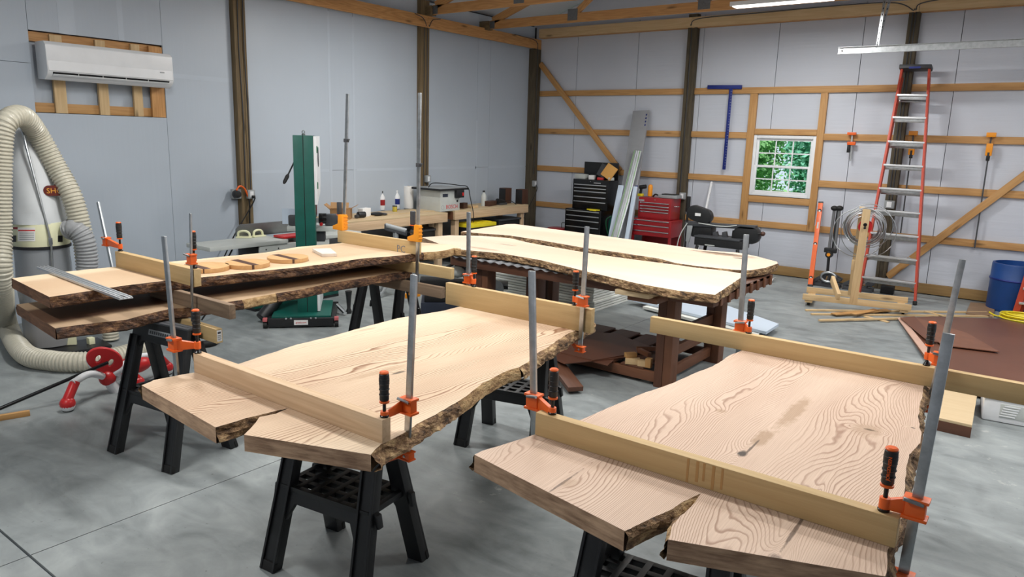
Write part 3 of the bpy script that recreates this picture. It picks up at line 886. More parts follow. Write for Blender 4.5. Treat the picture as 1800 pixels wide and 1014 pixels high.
slab('live_edge_slab', 'widest figured ash slab at front right with dark knots and bark edge', S2, ZS, TH,
     slab_mat('ash_slab_face_figured', 4.1, srgb(212, 187, 166), srgb(142, 106, 84), srgb(226, 206, 186), sp2, .78, 1.5, 50.0), ax2, og2, seed=3.0)
# stacked pair on the left: lower then upper
ZL = 0.90; ZU = 1.055
S4 = [(29, 535, 'c'), (97, 577, 'd', .015), (138, 571, 'd', .02), (221, 562, 'd', .02), (262, 551, 'd', .02), (298, 543, 'd', .02), (334, 540, 'd', .015), (425.6, 527, 'p', .015), (484.6, 515.6, 'd', .02), (533, 508, 'd', .02),
      (579.5, 497.7, 'd', .025), (631, 490, 'd', .025), (682, 481, 'd', .02), (705, 478.5, 'd', .02), (722, 474, 'c')]
P4 = [pz(a[0], a[1], ZL).to_2d() for a in S4]
W4 = P4[0] - P4[1]
S4w = [(p.x, p.y) + tuple(s[2:]) for p, s in zip(P4, S4)]
far = P4[-1] + W4 * .98
S4w += [(far.x, far.y, 'd', .015), (P4[7].x + W4.x * 1.02, P4[7].y + W4.y, 'd', .015)]
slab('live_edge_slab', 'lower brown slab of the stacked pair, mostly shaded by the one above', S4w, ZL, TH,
     slab_mat('walnut_slab_face_with_shade', 8.2, srgb(104, 74, 54), srgb(64, 42, 32), srgb(214, 184, 148), (), .24, .8), (0, 1), (-4.75, 3.0), M_end_wal, 5.0, True)  # walnut-brown heart tinted darker for the upper slab's shadow, sapwood edge left pale
S3 = [(20.7, 489, 'c'), (87, 522, 'd', .01), (166, 510, 'd', .01), (221, 501.5, 'd', .01), (293, 493, 'd', .01), (369, 486, 'd', .012), (440, 478, 'd', .015), (523, 470, 'd', .015), (578, 463, 'd', .015), (633.6, 454.6, 'd', .015),
      (680, 451, 'd', .012), (711, 448, 'd', .01), (742.6, 443.6, 'p', .01), (763.6, 442.5, 'p', .01), (782.7, 440, 'p', .012), (797.5, 436, 'p', .012), (810, 437, 'p', .008), (795, 430, 'c'), (737, 426, 'c'), (640, 417, 'd', .01), (600.5, 427, 'd', .01), (570, 430, 'd', .01),
      (523, 434, 'd', .01), (468, 443.6, 'd', .01), (341, 456, 'd', .01), (190.6, 470, 'd', .01), (119, 477, 'd', .01)]
slab('live_edge_slab', 'upper pale slab of the stacked pair carrying three round boards', S3, ZU, TH,
     slab_mat('pale_slab_face', 2.7, srgb(214, 188, 156), srgb(168, 128, 94), srgb(232, 212, 180), [gxy((395, 455), ZU, (-4.75, 3.0)) + (.02, .03, .3, 'stain')], .36, .6), (0, 1), (-4.75, 3.0), M_end_wal, 7.0)
# pair on the brown bench
ZBN = 0.93
S5 = [(795, 437, 'b', .015), (883, 445.5, 'b', .015), (952, 457.5, 'b', .015), (1035, 478, 'b', .015), (1124, 499, 'b', .02), (1193, 511, 'b', .02), (1257, 518, 'b', .01), (1312, 482, 'c'), (1276, 476, 'b', .008), (1224, 470.5, 'b', .008), (1186, 465, 'b', .01),
      (1124.5, 457.5, 'b', .01), (1055.6, 448, 'b', .01), (986.7, 436.5, 'b', .01), (931.6, 427, 'b', .008), (897, 418.5, 'b', .004), (849, 414.5, 'b', .004), (790, 413.5, 'p', .004), (742, 417, 'c')]
slab('live_edge_slab', 'near one of two bleached slabs on the brown bench, with bark front', S5, ZBN, TH,
     slab_mat('bleached_slab_face', 5.5, srgb(236, 212, 190), srgb(204, 166, 138), srgb(240, 222, 200), [gxy((890, 430), ZBN, (-3.4, 5.8), (1, 0)) + (.14, .02, .6, 'crack'), gxy((850, 437), ZBN, (-3.4, 5.8), (1, 0)) + (.25, .05, .5, 'stain'), gxy((1060, 475), ZBN, (-3.4, 5.8), (1, 0)) + (.02, .01, .3, 'stain')], .40, .5), (1, 0), (-3.4, 5.8), None, 9.0)
S6 = [(811, 407, 'b', .012), (849, 410.5, 'b', .012), (897, 414, 'b', .02), (952, 422.5, 'b', .025), (1021, 434.5, 'b', .03), (1090, 444, 'b', .03), (1159, 454.5, 'b', .02), (1186.5, 462, 'b', .008), (1224, 467.5, 'b', .008), (1290, 474, 'b', .01), (1317, 475, 'b', .01), (1345, 471, 'b', .008),
      (1367, 463, 'c'), (1366, 460, 'p', .01), (1331, 450.6, 'p', .01), (1297, 444, 'p', .01), (1241.6, 440, 'p', .01), (1124.5, 423, 'p', .01), (1021, 409, 'p', .01), (905, 393.5, 'c'), (890, 394, 'c')]
slab('live_edge_slab', 'far one of two bleached slabs on the brown bench, with dark rot patch', S6, ZBN, TH,
     slab_mat('bleached_slab_face_far', 6.6, srgb(238, 216, 194), srgb(206, 170, 142), srgb(242, 225, 204), [gxy((1275, 447), ZBN, (-3.6, 6.8), (1, 0)) + (.38, .11, .8, 'stain'), gxy((1265, 445), ZBN, (-3.6, 6.8), (1, 0)) + (.30, .05, .7, 'crack'), gxy((1300, 454), ZBN, (-3.6, 6.8), (1, 0)) + (.08, .03, .9, 'hole')], .45, .5), (1, 0), (-3.6, 6.8), None, 11.0)

# ------------------------------------------------------------------ cauls: straight boards on edge
def caul(label, q0, q1, z, h, th, m, front=True, extra=0.0, name='clamping_caul'):
    a = pz(*q0, z); b = pz(*q1, z)
    Y = (a.y + b.y) / 2
    y0, y1 = Y, Y + th
    o = bb1(name, m, min(a.x, b.x), max(a.x, b.x) + extra, y0, y1, z + .0005, z + h, None, .0025)
    tag(o, label, 'board', 'boards clamped across the slabs')
    return (min(a.x, b.x), max(a.x, b.x) + extra, y0, y1, z + h)
c1n = caul('pale sawn board on edge across the split front end of the left near slab', (316, 660), (696.5, 770.5), ZS, .092, .042, M_caul_pale)
c1f = caul('wide yellowish board on edge across the far end of the left near slab', (778, 535), (1042, 585), ZS, .145, .04, M_caul)
c2n = caul('yellowish board with brown drip stains across front of the widest slab', (941, 763.5), (1572, 965.5), ZS, .090, .042, M_caul)
c2f = caul('long tan board across the far end of the widest slab, leaving the frame', (1137, 586), (1800, 709), ZS, .095, .042, M_caul, extra=.5)
c3n = caul('light board on edge across the near half of the upper stacked slab', (193, 470), (353.6, 503), ZU, .108, .045, M_caul)
c3f = caul('board with pencilled letters across the far half of the upper stacked slab', (592.7, 425.7), (735, 448), ZU, .106, .042, M_caul)
sp_n = caul('dark weathered spacer board between the two stacked slabs, near end', (250, 523), (417, 559.5), ZL, .0885, .042, M_caul_old)
sp_f = caul('yellowish spacer board between the two stacked slabs, far end', (600, 455), (787, 492.5), ZL, .0885, .042, M_caul)
def caul_under(label, q0, q1, zb, h, m, sticker=False):
    a = pz(*q0, zb); b = pz(*q1, zb); Y = (a.y + b.y) / 2
    o = bb1('clamping_caul', m, b.x - 1.05, b.x, Y, Y + .042, zb, zb + h, None, .0025)
    tag(o, label, 'board', 'boards clamped across the slabs')
    if sticker:
        s = bb1('barcode_sticker', M_paper, b.x + .0002, b.x + .0008, Y + .006, Y + .036, zb + .012, zb + h - .008, o)
        for k in range(6):
            bb1('barcode_line', M_label_ink, b.x + .0009, b.x + .0012, Y + .009, Y + .033, zb + .016 + k * .006, zb + .018 + k * .006 + .001 * (k % 2), o)
        bb1('sticker_print', M_label_ink, b.x + .0009, b.x + .0012, Y + .010, Y + .030, zb + .058, zb + .070, o)
caul_under('yellowish board with barcode sticker under the near end of the stacked slabs', (300, 585), (395, 601), ZL - TH - .0885, .088, M_caul, True)
caul_under('dark weathered board under the far end of the stacked slabs', (700, 510), (777, 524.6), ZL - TH - .0885, .088, M_caul_old)
# pencil letters "PC" on the far caul, dark drips on the near one
M_pencil = plain('pencil_mark', srgb(120, 118, 120), 0.7)
ob = [o for o in COL.objects if o.get('label', '').startswith('board with pencilled')][0]
pc = py(705, 438, c3f[2])
text_mesh('PC', 'pencil_letters', M_pencil, ob, frame3((pc.x, c3f[2] - .0006, pc.z), (1, 0, 0), (0, 0, 1)), .085)
ob = [o for o in COL.objects if 'drip stains' in o.get('label', '')][0]
M_drip = plain('brown_drip_stain', srgb(176, 136, 84), 0.6)
for k, qx in enumerate((1208, 1225, 1236, 1253, 1268)):
    p = py(qx, 835 + (qx - 1208) * .3, c2n[2])
    bb1('drip_stain', M_drip, p.x - .004 - .002 * (k % 2), p.x + .004, c2n[2] - .0006, c2n[2] + .001, ZS + .004 + .01 * (k % 3), ZS + .086, ob)

# ------------------------------------------------------------------ bar clamps
def clamp(label, base, top, zlow, zhead, padx, ytop, barw=.028, bart=.012, big=False, mhead=None, armY=0.0, tilt=None, handle=.115):
    """base/top: 3-D ends of the bar line at z=base.z / top; zhead: height of the sliding arm; padx: signed arm reach (+x / -x);
       ytop: height of the board the pad presses on"""
    mhead = mhead or M_orange
    base = Vector(base); top = Vector(top)
    d = (top - base) / (top.z - base.z)
    at = lambda z: base + d * (z - base.z)
    t = thing('bar_clamp', label, 'clamp', at(zlow), 0, 'bar clamps on the slabs')
    up = d.normalized(); fx = Vector((1 if padx > 0 else -1, 0, 0)); fy = Vector((0, 1, 0))
    MB().bar(at(zlow - .012), top, bart, barw, up=(1, 0, 0)).build('clamp_bar', M_galv, t, 0.0015)
    reach = abs(padx)
    # sliding head with arm
    hp = at(zhead)
    ay = Vector((0, armY, 0))
    hd = MB()
    hw, hd_, hh = (.052, .034, .062) if not big else (.06, .045, .13)
    hd.box(hp, (hw, hd_, hh))
    hd.box(hp + Vector((0, 0, hh / 2 - .004)), (hw + .014, hd_ + .010, .010)); hd.box(hp - Vector((0, 0, hh / 2 - .004)), (hw + .014, hd_ + .010, .010))
    head = hd.build('sliding_jaw', mhead, t, 0.003)
    e = hp + fx * reach + ay + Vector((0, 0, -.006))
    MB().prism([hp + Vector((0, -.010, .026)) + fx * .02, hp + Vector((0, -.010, -.026)) + fx * .02, e + Vector((0, -.010, -.014)), e + Vector((0, -.010, .012))], (0, .020, 0)).build('clamp_arm', mhead, head, 0.002)
    MB().cyl(e + Vector((0, 0, -.016)), e + Vector((0, 0, .018)), .015, n=14).build('arm_boss', mhead, head, 0.002)
    MB().cyl(hp + Vector((0, 0, 0)) - fx * .02 + Vector((0, -.02, .02)), hp + fx * .03 + Vector((0, -.03, .03)), .006, n=8).build('release_lever', M_steel, head)
    MB().cyl((e.x, e.y, ytop + .006), e + Vector((0, 0, .05)), .0065, n=10).build('screw', M_black_gl, t)
    MB().lathe([(.016, 0), (.017, .006), (.011, .013), (.008, .02)], (e.x, e.y, ytop + .0005), 16).build('swivel_pad', M_black_gl, t)
    hb = e + Vector((0, 0, .05)); hl = handle
    mg = M_black if not big else M_dkgrey
    hnd = MB().lathe([(.014, .008), (.0175, .014), (.0165, hl * .4), (.0195, hl * .75), (.018, hl - .006), (.015, hl - .003)], hb, 16).build('handle', mg, t)
    MB().lathe([(.012, 0), (.0185, .002), (.0185, .008), (.014, .010)], hb, 16).build('handle_collar', mhead, hnd)
    MB().lathe([(.0165, 0), (.0175, .004), (.013, .008)], hb + Vector((0, 0, hl - .003)), 16).build('handle_cap', mhead, hnd)
    for k in range(4):
        MB().lathe([(.0182, 0), (.0198, .003), (.0182, .006)], hb + Vector((0, 0, .03 + k * .02)), 14).build('grip_rib', mg, hnd)
    if label.startswith('largest'): t['handle_base'] = list(hb)
    if zlow > .2:
        lp = at(zlow)
        lw = MB(); lw.box(lp, (.050, .032, .032)); lw.box(lp + Vector((0, 0, .015)), (.06, .04, .006)); lw.box(lp - Vector((0, 0, .015)), (.06, .04, .006))
        lj = lw.build('fixed_jaw', mhead, t, 0.003)
        MB().prism([lp + fx * .02 + Vector((0, -.01, -.014)), lp + fx * .02 + Vector((0, -.01, .014)), lp + fx * reach + Vector((0, -.01, .016)) + ay, lp + fx * reach + Vector((0, -.01, .004)) + ay], (0, .02, 0)).build('fixed_arm', mhead, lj, 0.002)
        MB().cyl(lp + Vector((.0, -.0175, 0)), lp + Vector((0, .0175, 0)), .006, n=10).build('rivet', M_steel, lj)
    return t
def cl(label, bq, tq, zb, zlow, headq, padq, cz, sign, Y=None, **kw):
    b = pz(*bq, zb) if Y is None else py(*bq, Y); tp = py(*tq, b.y); hp = py(*headq, b.y)
    # pad sits on the caul's top face
    cau = cz; cz = cau[4]; pd = pz(*padq, cz)
    pd.y = min(max(pd.y, cau[2] + .014), cau[3] - .014); pd.x = min(max(py(padq[0], padq[1], pd.y).x, cau[0] + .018), cau[1] - .018)
    return clamp(label, b, tp, zlow, hp.z, pd.x - (b + (tp - b) / (tp.z - b.z) * (hp.z - b.z)).x, cz, armY=pd.y - b.y, **kw)
LOW = ZS - TH - .035
cl('orange bar clamp at the right end of the pale front board, left near slab', (717, 757), (728, 483), ZS, LOW, (716, 712), (697, 724), c1n, -1)
cl('orange bar clamp at the left end of the pale front board, beside the stacked pair', (311, 655), (288, 415), ZS, LOW, (318, 609), (337, 624), c1n, 1)
cl('orange bar clamp at the left end of the drip-stained board', (939, 750), (935, 476), ZS, LOW, (940, 705), (971, 722), c2n, 1)
cl('orange bar clamp at the right end of the wide yellowish board', (1022, 575), (1032, 398), ZS, LOW, (1024, 529), (1010, 536), c1f, -1, Y=c1f[2] - .012)
cl('orange bar clamp behind the left end of the wide yellowish board', (823, 504), (824, 373), 1.0, LOW, (826, 490), (833, 500), c1f, 1, Y=c1f[3] + .012)
big = cl('largest orange bar clamp at the right end of the drip-stained board', (1597, 960), (1668, 586), ZS, LOW, (1612, 893), (1553, 897), c2n, -1)
hb = big['handle_base'] if 'handle_base' in big else None
if hb is not None:
    hb = Vector(hb[:]); v_ = Vector((hb.x, hb.y, 0)).normalized(); r_ = v_.cross(Vector((0, 0, 1)))
    hn = [c for c in big.children if c.name.startswith('handle')][0]
    text_mesh('JORGENSEN', 'handle_letters', M_orange, hn, frame3(hb + Vector((0, 0, .062)) - v_ * .0205, (0, 0, 1), -r_), .013, .0012)
    del big['handle_base']
cl('orange bar clamp on the long tan board at its right, over the knotty slab edge', (1640, 690), (1692, 456), ZS, LOW, (1657, 632), (1629, 638), c2f, -1, Y=c2f[2] - .014)
cl('orange bar clamp behind the long tan board at its left', (1301, 575), (1312, 412), 1.0, LOW, (1301, 573), (1316, 584), c2f, 1, Y=c2f[3] + .012)
cl('orange bar clamp at the left end of the board near the dust hose', (197, 470), (172, 355), ZU, ZL - TH - .125, (190, 425), (209, 433), c3n, 1, Y=c3n[3] + .010)
cl('thin-barred orange clamp at the right end of the board near the dust hose', (337, 500), (335, 375), ZU, ZL - TH - .125, (336, 455), (342, 466), c3n, 1, barw=.014, Y=c3n[2] - .012)
def bigclamp(label, bq, zb, tq, Y, sign, cz, sq, yd=-.02, yw=.04):
    b = pz(*bq, zb) if Y is None else py(*bq, Y); tp = py(*tq, b.y)
    t = thing('bar_clamp', label, 'clamp', (b.x, b.y, ZL - TH - .1), 0, 'tall clamps on the far board')
    d = (tp - b) / (tp.z - b.z); at = lambda z: b + d * (z - b.z)
    MB().bar(at(ZL - TH - .10), tp, .012, .032, up=(1, 0, 0)).build('clamp_bar', M_galv, t, 0.0015)
    hp = at(cz); fx = Vector((sign, 0, 0))
    mb = MB(); mb.prism([hp + Vector((0, yd, .002)) - fx * .03, hp + fx * .10 + Vector((0, yd, .002)), hp + fx * .10 + Vector((0, yd, .035)), hp + fx * .03 + Vector((0, yd, .06)), hp + fx * .025 + Vector((0, yd, .14)), hp - fx * .03 + Vector((0, yd, .14))], (0, yw, 0))
    jaw = mb.build('sliding_jaw', M_yelorg, t, 0.005)
    for k in range(4):
        box1('jaw_rib', M_yelorg, hp - fx * .032 + Vector((0, 0, .03 + k * .03)), (.008, .044, .008), jaw, .002)
    s0 = hp + fx * .055 + Vector((0, 0, .075))
    MB().cyl(s0 + Vector((0, 0, -.015)), s0 + Vector((0, 0, .06)), .009, n=10).build('screw', M_black_gl, t)
    MB().cyl(s0 - fx * .03, s0 + fx * .02, .018, n=12).build('clamp_collar', M_black, t, .003)
    hn = MB().box(s0 + Vector((0, 0, .115)), (.034, .034, .11)).build('handle', M_dkgrey, t, .006)
    box1('handle_collar', M_orange, s0 + Vector((0, 0, .056)), (.036, .036, .008), hn, .002)
    sp_ = at(py(*sq, b.y).z)
    box1('bar_stop', M_dkgrey, sp_, (.04, .03, .03), t, .003)
    box1('bar_stop_tab', M_dkgrey, sp_ + fx * -.02 + Vector((0, 0, .008)), (.03, .02, .012), t, .002)
    lp = at(ZL - TH - .10)
    box1('fixed_jaw', M_yelorg, lp + fx * .03 - Vector((0, 0, .012)), (.10, .04, .024), t, .004)
bigclamp('tall yellow-orange clamp at the right end of the pencilled board', (734, 448), ZU, (738, 163), None, -1, ZU + .106, (737, 290))
bigclamp('tall yellow-orange clamp at the left end of the pencilled board, behind it', (604, 418), ZU, (611, 165), c3f[3] + .010, -1, ZU + .106, (610, 247), -.045, .065)

# ------------------------------------------------------------------ folding sawhorses
def make_horse():
    HT = ZS - TH - .002
    r = thing('folding_sawhorse', 'black folding sawhorse', 'sawhorse', (0, 0, 0), 0, 'black folding plastic sawhorses')
    W2 = .265; sp = .235; tw = .25
    for sy in (-1, 1):
        fr = MB(); z1 = HT - .01
        # top panel of this half with a trapezoid opening
        y_top = sy * .028; yf = lambda z: sy * (.028 + (sp - .028) * (1 - z / HT))
        def pt(x, z): return Vector((x, yf(z), z))
        n_out = Vector((0, sy, .3)).normalized() * .028
        mb = MB()
        mb.prism([pt(-tw, HT), pt(tw, HT), pt(tw + .012, HT - .17), pt(tw - .06, HT - .17), pt(tw - .10, HT - .125), pt(-tw + .10, HT - .125), pt(-tw + .06, HT - .17), pt(-tw - .012, HT - .17)], -n_out)
        mb.build('top_panel', M_black, r, .003)
        for sx in (-1, 1):
            p0 = pt(sx * (tw - .03), HT - .10); p1 = pt(sx * W2, .0)
            up = Vector((0, sy, .3)).normalized()
            d = (p1 - p0).normalized(); sd = d.cross(up).normalized(); uu = sd.cross(d)
            mb = MB()
            def sec(p, w, t): return [p + sd * w / 2 + uu * .004, p - sd * w / 2 + uu * .004, p - sd * w / 2 - uu * t, p + sd * w / 2 - uu * t]
            a = sec(p0, .080, .040); b = sec(p1, .088, .045)
            mb.add(a + b, [(0, 1, 2, 3), (7, 6, 5, 4), (0, 4, 5, 1), (1, 5, 6, 2), (2, 6, 7, 3), (3, 7, 4, 0)])
            lg = mb.build('leg', M_black, r, .004)
            # raised flanges of the channel leg
            for k in (-1, 1):
                MB().bar(p0 + sd * k * .033 + uu * .008, p1 + sd * k * .038 + uu * .008, .012, .012, up=uu).build('leg_rib', M_black, lg, .002)
            ft = MB(); q = p1 + Vector((0, 0, .02)); 
            ft.bar(p1 - d * .045, p1 + d * .002 - uu * 0, .094, .02, up=uu); ft.build('rubber_foot', M_rubber, lg, .004)
        # lower apron with cut-out
        zt = .40
        MB().prism([pt(-W2 * .86, zt + .0), pt(W2 * .86, zt + .0), pt(W2 * .90, zt - .11), pt(W2 * .90 - .03, zt - .16), pt(W2 * .62, zt - .075), pt(-W2 * .62, zt - .075), pt(-W2 * .90 + .03, zt - .16), pt(-W2 * .90, zt - .11)], -n_out * .8).build('lower_apron', M_black, r, .003)
        # hook on the leg side
        for sx in (-1, 1):
            c = pt(sx * (W2 + .005), .40)
            MB().prism([c, c + Vector((sx * .035, 0, -.01)), c + Vector((sx * .045, 0, -.07)), c + Vector((sx * .03, 0, -.075)), c + Vector((sx * .018, 0, -.035)), c + Vector((0, 0, -.04))], (0, -sy * .03, 0)).build('side_hook', M_black, r, .003)
    # folding tray
    zt = .40; yy = sp * (1 - zt / HT) + .02
    tr = MB()
    xs_ = [-.25 + .5 * k / 6 for k in range(7)]
    for x in xs_: tr.bb(x - .014, x + .014, -yy, yy, zt - .028, zt)
    for y in (-yy + .012, -yy * .45, 0, yy * .45, yy - .012): tr.bb(-.262, .262, y - .014, y + .014, zt - .026, zt - .001)
    tr.build('tray', M_black, r, .002)
    for sx in (-1, 1):
        MB().bb(sx * .03 - .010, sx * .03 + .010, -.012, .012, zt - .10, zt - .028).build('tray_lug', M_black, r, .003)
    # top caps
    MB().bb(-tw - .004, tw + .004, -.034, -.002, HT - .012, HT).build('top_cap', M_dkgrey, r, .003)
    MB().bb(-tw - .004, tw + .004, .002, .034, HT - .012, HT).build('top_cap', M_dkgrey, r, .003)
    # name plate
    n = Vector((0, -1, .3)).normalized()
    z0 = HT - .065; y0 = -(.028 + (sp - .028) * (1 - z0 / HT)) - .001
    Mx = frame3((.0, y0, z0), (1, 0, 0), (0, (sp - .028) / HT, 1))
    pl = MB().box((0, 0, 0), (.20, .034, .003)).xf(Mx).build('name_plate', M_grey, r, .002)
    for k in range(9):
        MB().box((-.08 + k * .02, 0, .002), (.012, .018, .001)).xf(Mx).build('plate_mark', M_dkgrey, pl)
    return r
horse = make_horse()
first = [True]
def place_horse(x, y, rz, label):
    o = horse if first[0] else copy_tree(horse)
    first[0] = False
    o.matrix_basis = Matrix.Translation((x, y, 0)) @ Matrix.Rotation(rz, 4, 'Z')
    o['label'] = label
    return o
# centre of each horse from the feet seen on the floor
place_horse(-2.50, 2.09, radians(8), 'black folding sawhorse with tray under the split front end of the near slab')
place_horse(-2.78, 3.76, radians(14), 'black folding sawhorse under the far end of the left near slab')
place_horse(-4.33, 2.24, radians(8), 'black folding sawhorse under the near end of the stacked slabs')
hd = place_horse(-5.08, 4.80, radians(6), 'black folding sawhorse by the green bandsaw under the stacked slabs')
for ch in list(hd.children):
    if ch.name.startswith(('tray', 'lower_apron')): bpy.data.objects.remove(ch)
place_horse(-1.0, 2.30, radians(6), 'black folding sawhorse under the front of the widest slab')
place_horse(-1.05, 3.75, radians(6), 'black folding sawhorse hidden under the far end of the widest slab')
# ------------------------------------------------------------------ helpers for free-standing things
def pv(x, y, P):
    """pixel's point on the upright plane through P that faces the camera"""
    n = Vector((P[0], P[1], 0)).normalized()
    return pline(x, y, P, n)
Z3 = Vector((0, 0, 1))
# ------------------------------------------------------------------ brown stained assembly bench
BY0, BY1 = 5.38, 6.78; BX0 = py(792, 455, BY0).x; BX1 = py(1254, 533, BY0).x; BZ = 0.852
t = thing('assembly_bench', 'brown stained timber bench carrying the two bleached slabs', 'workbench', ((BX0 + BX1) / 2, (BY0 + BY1) / 2, 0))
bb1('bench_top', M_stain, BX0, BX1, BY0 + .03, BY1, BZ - .03, BZ, t, .003)
bb1('front_apron', M_stain, BX0, BX1 - .04, BY0, BY0 + .04, .765, BZ - .002, t, .003)
bb1('back_apron', M_stain, BX0, BX1 - .04, BY1 - .04, BY1, .765, BZ - .032, t, .003)
bb1('end_apron', M_stain, BX1 - .04, BX1, BY0, BY1, .765, BZ - .002, t, .003)
bb1('end_apron', M_stain, BX0, BX0 + .04, BY0 + .04, BY1 - .04, .765, BZ - .032, t, .003)
for k in range(8):
    y = BY0 + .12 + k * .17
    bb1('joist_end', M_stain_lt, BX1, BX1 + .015, y, y + .045, .76, BZ - .004, t, .002)
lx = [py(1157, 600, BY0 + .1).x, py(919, 520, BY0 + .4).x, py(841, 490, BY0 + .1).x]
for (xa, y) in ((lx[0], BY0 + .06), (lx[0] + .02, BY1 - .35), (lx[2], BY0 + .06), (lx[2], BY1 - .2), (lx[1], BY0 + .45)):
    for k in range(2):
        bb1('leg', M_stain if k == 0 else M_stain_lt, xa + k * .075, xa + k * .075 + .072, y, y + .13, 0, .763, t, .003)
bb1('shelf_rail', M_stain_lt, lx[2] + .15, lx[0], BY0 + .08, BY0 + .12, .03, .115, t, .003)
bb1('shelf_rail', M_stain, lx[2] + .15, lx[0], BY1 - .3, BY1 - .26, .03, .115, t, .003)
for z0 in (.06, .24, .38):
    bb1('end_rail', M_stain_lt, lx[0] + .05, lx[0] + .09, BY0 + .19, BY1 - .35, z0, z0 + .085, t, .003)
for k in range(6):
    x0 = lx[2] + .2 + k * (lx[0] - lx[2] - .25) / 6
    bb1('shelf_slat', M_stain, x0, x0 + .22, BY0 + .09, BY1 - .27, .116, .132, t, .002)
# packing blocks under the near slab
for (qx, m, z0, z1, dy, l) in ((1081, M_ply, .812, .850, -.20, .30), (1103, M_stain_lt, .765, .810, -.10, .26)):
    a = pz(qx, 508 if m is M_ply else 517, z1)
    o = bb1('packing_block', m, a.x, a.x + l, a.y, BY0 - .003, z0, z1, None, .003)
    tag(o, 'pale offcut block under the front edge of the bleached slab' if m is M_ply else 'brown offcut block below the pale one at the bench front', 'block')
# corrugated sheet under the slabs
mb = MB(); vv = []; ff = []; N = 120
for i in range(N + 1):
    x = BX0 + .02 + (lx[0] - .1 - BX0) * i / N
    zc = BZ + .006 + .005 * sin(i * 1.05)
    vv += [(x, BY0 - .03, zc - .004 + .004 * sin(i * 1.05)), (x, BY0 - .025, zc), (x, BY1 - .2, zc)]
for i in range(N):
    for k in range(2):
        ff.append((i * 3 + k, i * 3 + k + 1, (i + 1) * 3 + k + 1, (i + 1) * 3 + k))
tag(mb.add(vv, ff).build('corrugated_sheet', plain('dull_grey_sheet', srgb(104, 106, 110), .5), None, fix=False), 'grey corrugated sheet peeking out under the near bleached slab', 'metal sheet')
# hardboard and offcuts on the bench shelf
def sheet(label, quad, z, th, m, name='hardboard_sheet', cat='sheet', group=None, dz=None):
    P = [pz(q[0], q[1], z + (dz[i] if dz else 0)) for i, q in enumerate(quad)]
    o = MB().prism(P, (0, 0, -th)).build(name, m, None, 0)
    return tag(o, label, cat, group)
sheet('dark brown hardboard sheet lying uppermost on the bench shelf', [(985, 619), (1042, 633), (1158, 614), (1104, 594), (1086, 586), (1035, 583)], .153, .006, M_hardboard)
sheet('brown hardboard sheet partly covered, second on the bench shelf', [(966, 627), (992, 639), (1100, 628), (1120, 622), (1042, 614), (985, 612)], .146, .006, M_hardboard)
sheet('small brown hardboard piece lowest on the bench shelf', [(1035, 633), (1068, 642), (1080, 632), (1050, 626)], .139, .006, M_hard_lt if False else M_hardboard)
a = pz(1012, 684, .045); b = pv(968, 626, a + Vector((-.3, .55, 0)))
o = MB().bar(a, b, .13, .04).build('brown_plank', M_stain, None, .003); tag(o, 'dark brown plank slanting from the floor under the bench shelf', 'plank')
for k, (qx, qy, l, w, h_, rz, m) in enumerate(((1098, 640, .12, .07, .05, .4, M_pine_pale), (1108, 632, .10, .05, .04, .9, M_pine), (1124, 640, .07, .06, .05, .2, M_pine_pale), (1120, 650, .05, .05, .08, .1, M_pine), (1143, 655, .06, .06, .05, .0, M_pine_pale), (1132, 628, .16, .04, .04, -.5, M_stain_lt), (1140, 620, .22, .035, .035, .7, M_stain_lt))):
    p = pz(qx, qy, .16); p.y = max(p.y, BY0 + .13); p.z = .133 + h_ / 2 + (.05 if k in (1, 5, 6) else 0)
    o = box1('wood_offcut', m, p, (l, w, h_), None, .003, Matrix.Rotation(rz, 3, 'Z'))
    tag(o, ['rounded pale offcut in the pile on the bench shelf', 'small tan offcut on top of the pile on the bench shelf', 'square pale offcut at right of the shelf pile', 'upright tan offcut stub in the shelf pile', 'pale offcut next to the bench leg', 'brown offcut strip at the back of the shelf pile', 'longest brown offcut strip on the shelf pile'][k], 'offcut', 'offcuts on the bench shelf')

# ------------------------------------------------------------------ foam sheets behind the bench
c0 = pz(1043, 549, 0); htop = pv(1036, 500, c0).z
n = 10
for k in range(n):
    z0 = k * htop / n
    j = (random.uniform(-.012, .012), random.uniform(-.012, .012))
    o = bb1('foam_sheet', M_foamedge, c0.x - 1.9 + j[0], c0.x + j[0], c0.y + j[1], c0.y + 1.25 + j[1], z0 + .001, z0 + htop / n - .007, None, .003)
    tag(o, ('topmost white foam sheet of the stack behind the bench', 'second white foam sheet from the top of the stack', 'third white foam sheet from the top of the stack', 'fourth white foam sheet from the top of the stack', 'fifth white foam sheet from the top of the stack', 'sixth white foam sheet from the top of the stack', 'seventh white foam sheet from the top of the stack', 'eighth white foam sheet from the top of the stack', 'ninth white foam sheet, second from the floor', 'bottom white foam sheet of the stack on the floor')[n - 1 - k], 'foam sheet', 'foam sheets stacked behind the bench')
M_whitepanel = plain('glossy_white_panel', srgb(206, 220, 236), 0.3, 0, 0.02)
sheet('bluish white insulation panel lying on the floor beyond the bench', [(1103, 523), (1165, 520), (1262, 531), (1369, 569), (1347, 583)], .085, .03, M_whitepanel, 'insulation_panel', 'panel', 'panels on the floor beyond the bench')
sheet('second insulation panel lying under the bluish white one', [(1130, 538), (1190, 528), (1340, 575), (1332, 590)], .05, .03, M_foamedge, 'insulation_panel', 'panel', 'panels on the floor beyond the bench')
mb = MB(); c = pz(1343, 494, .0)
for k in range(14):
    p = c + Vector((random.uniform(-.14, .14), random.uniform(-.10, .10), .03)); u = Vector((random.gauss(0, 1), random.gauss(0, 1), random.gauss(0, .5))).normalized() * .06; w = u.orthogonal().normalized() * .05
    mb.add([p - u, p + w, p + u, p - w], [(0, 1, 2), (0, 2, 3)])
mb.v = [(v[0], v[1], max(.002, v[2])) for v in mb.v]
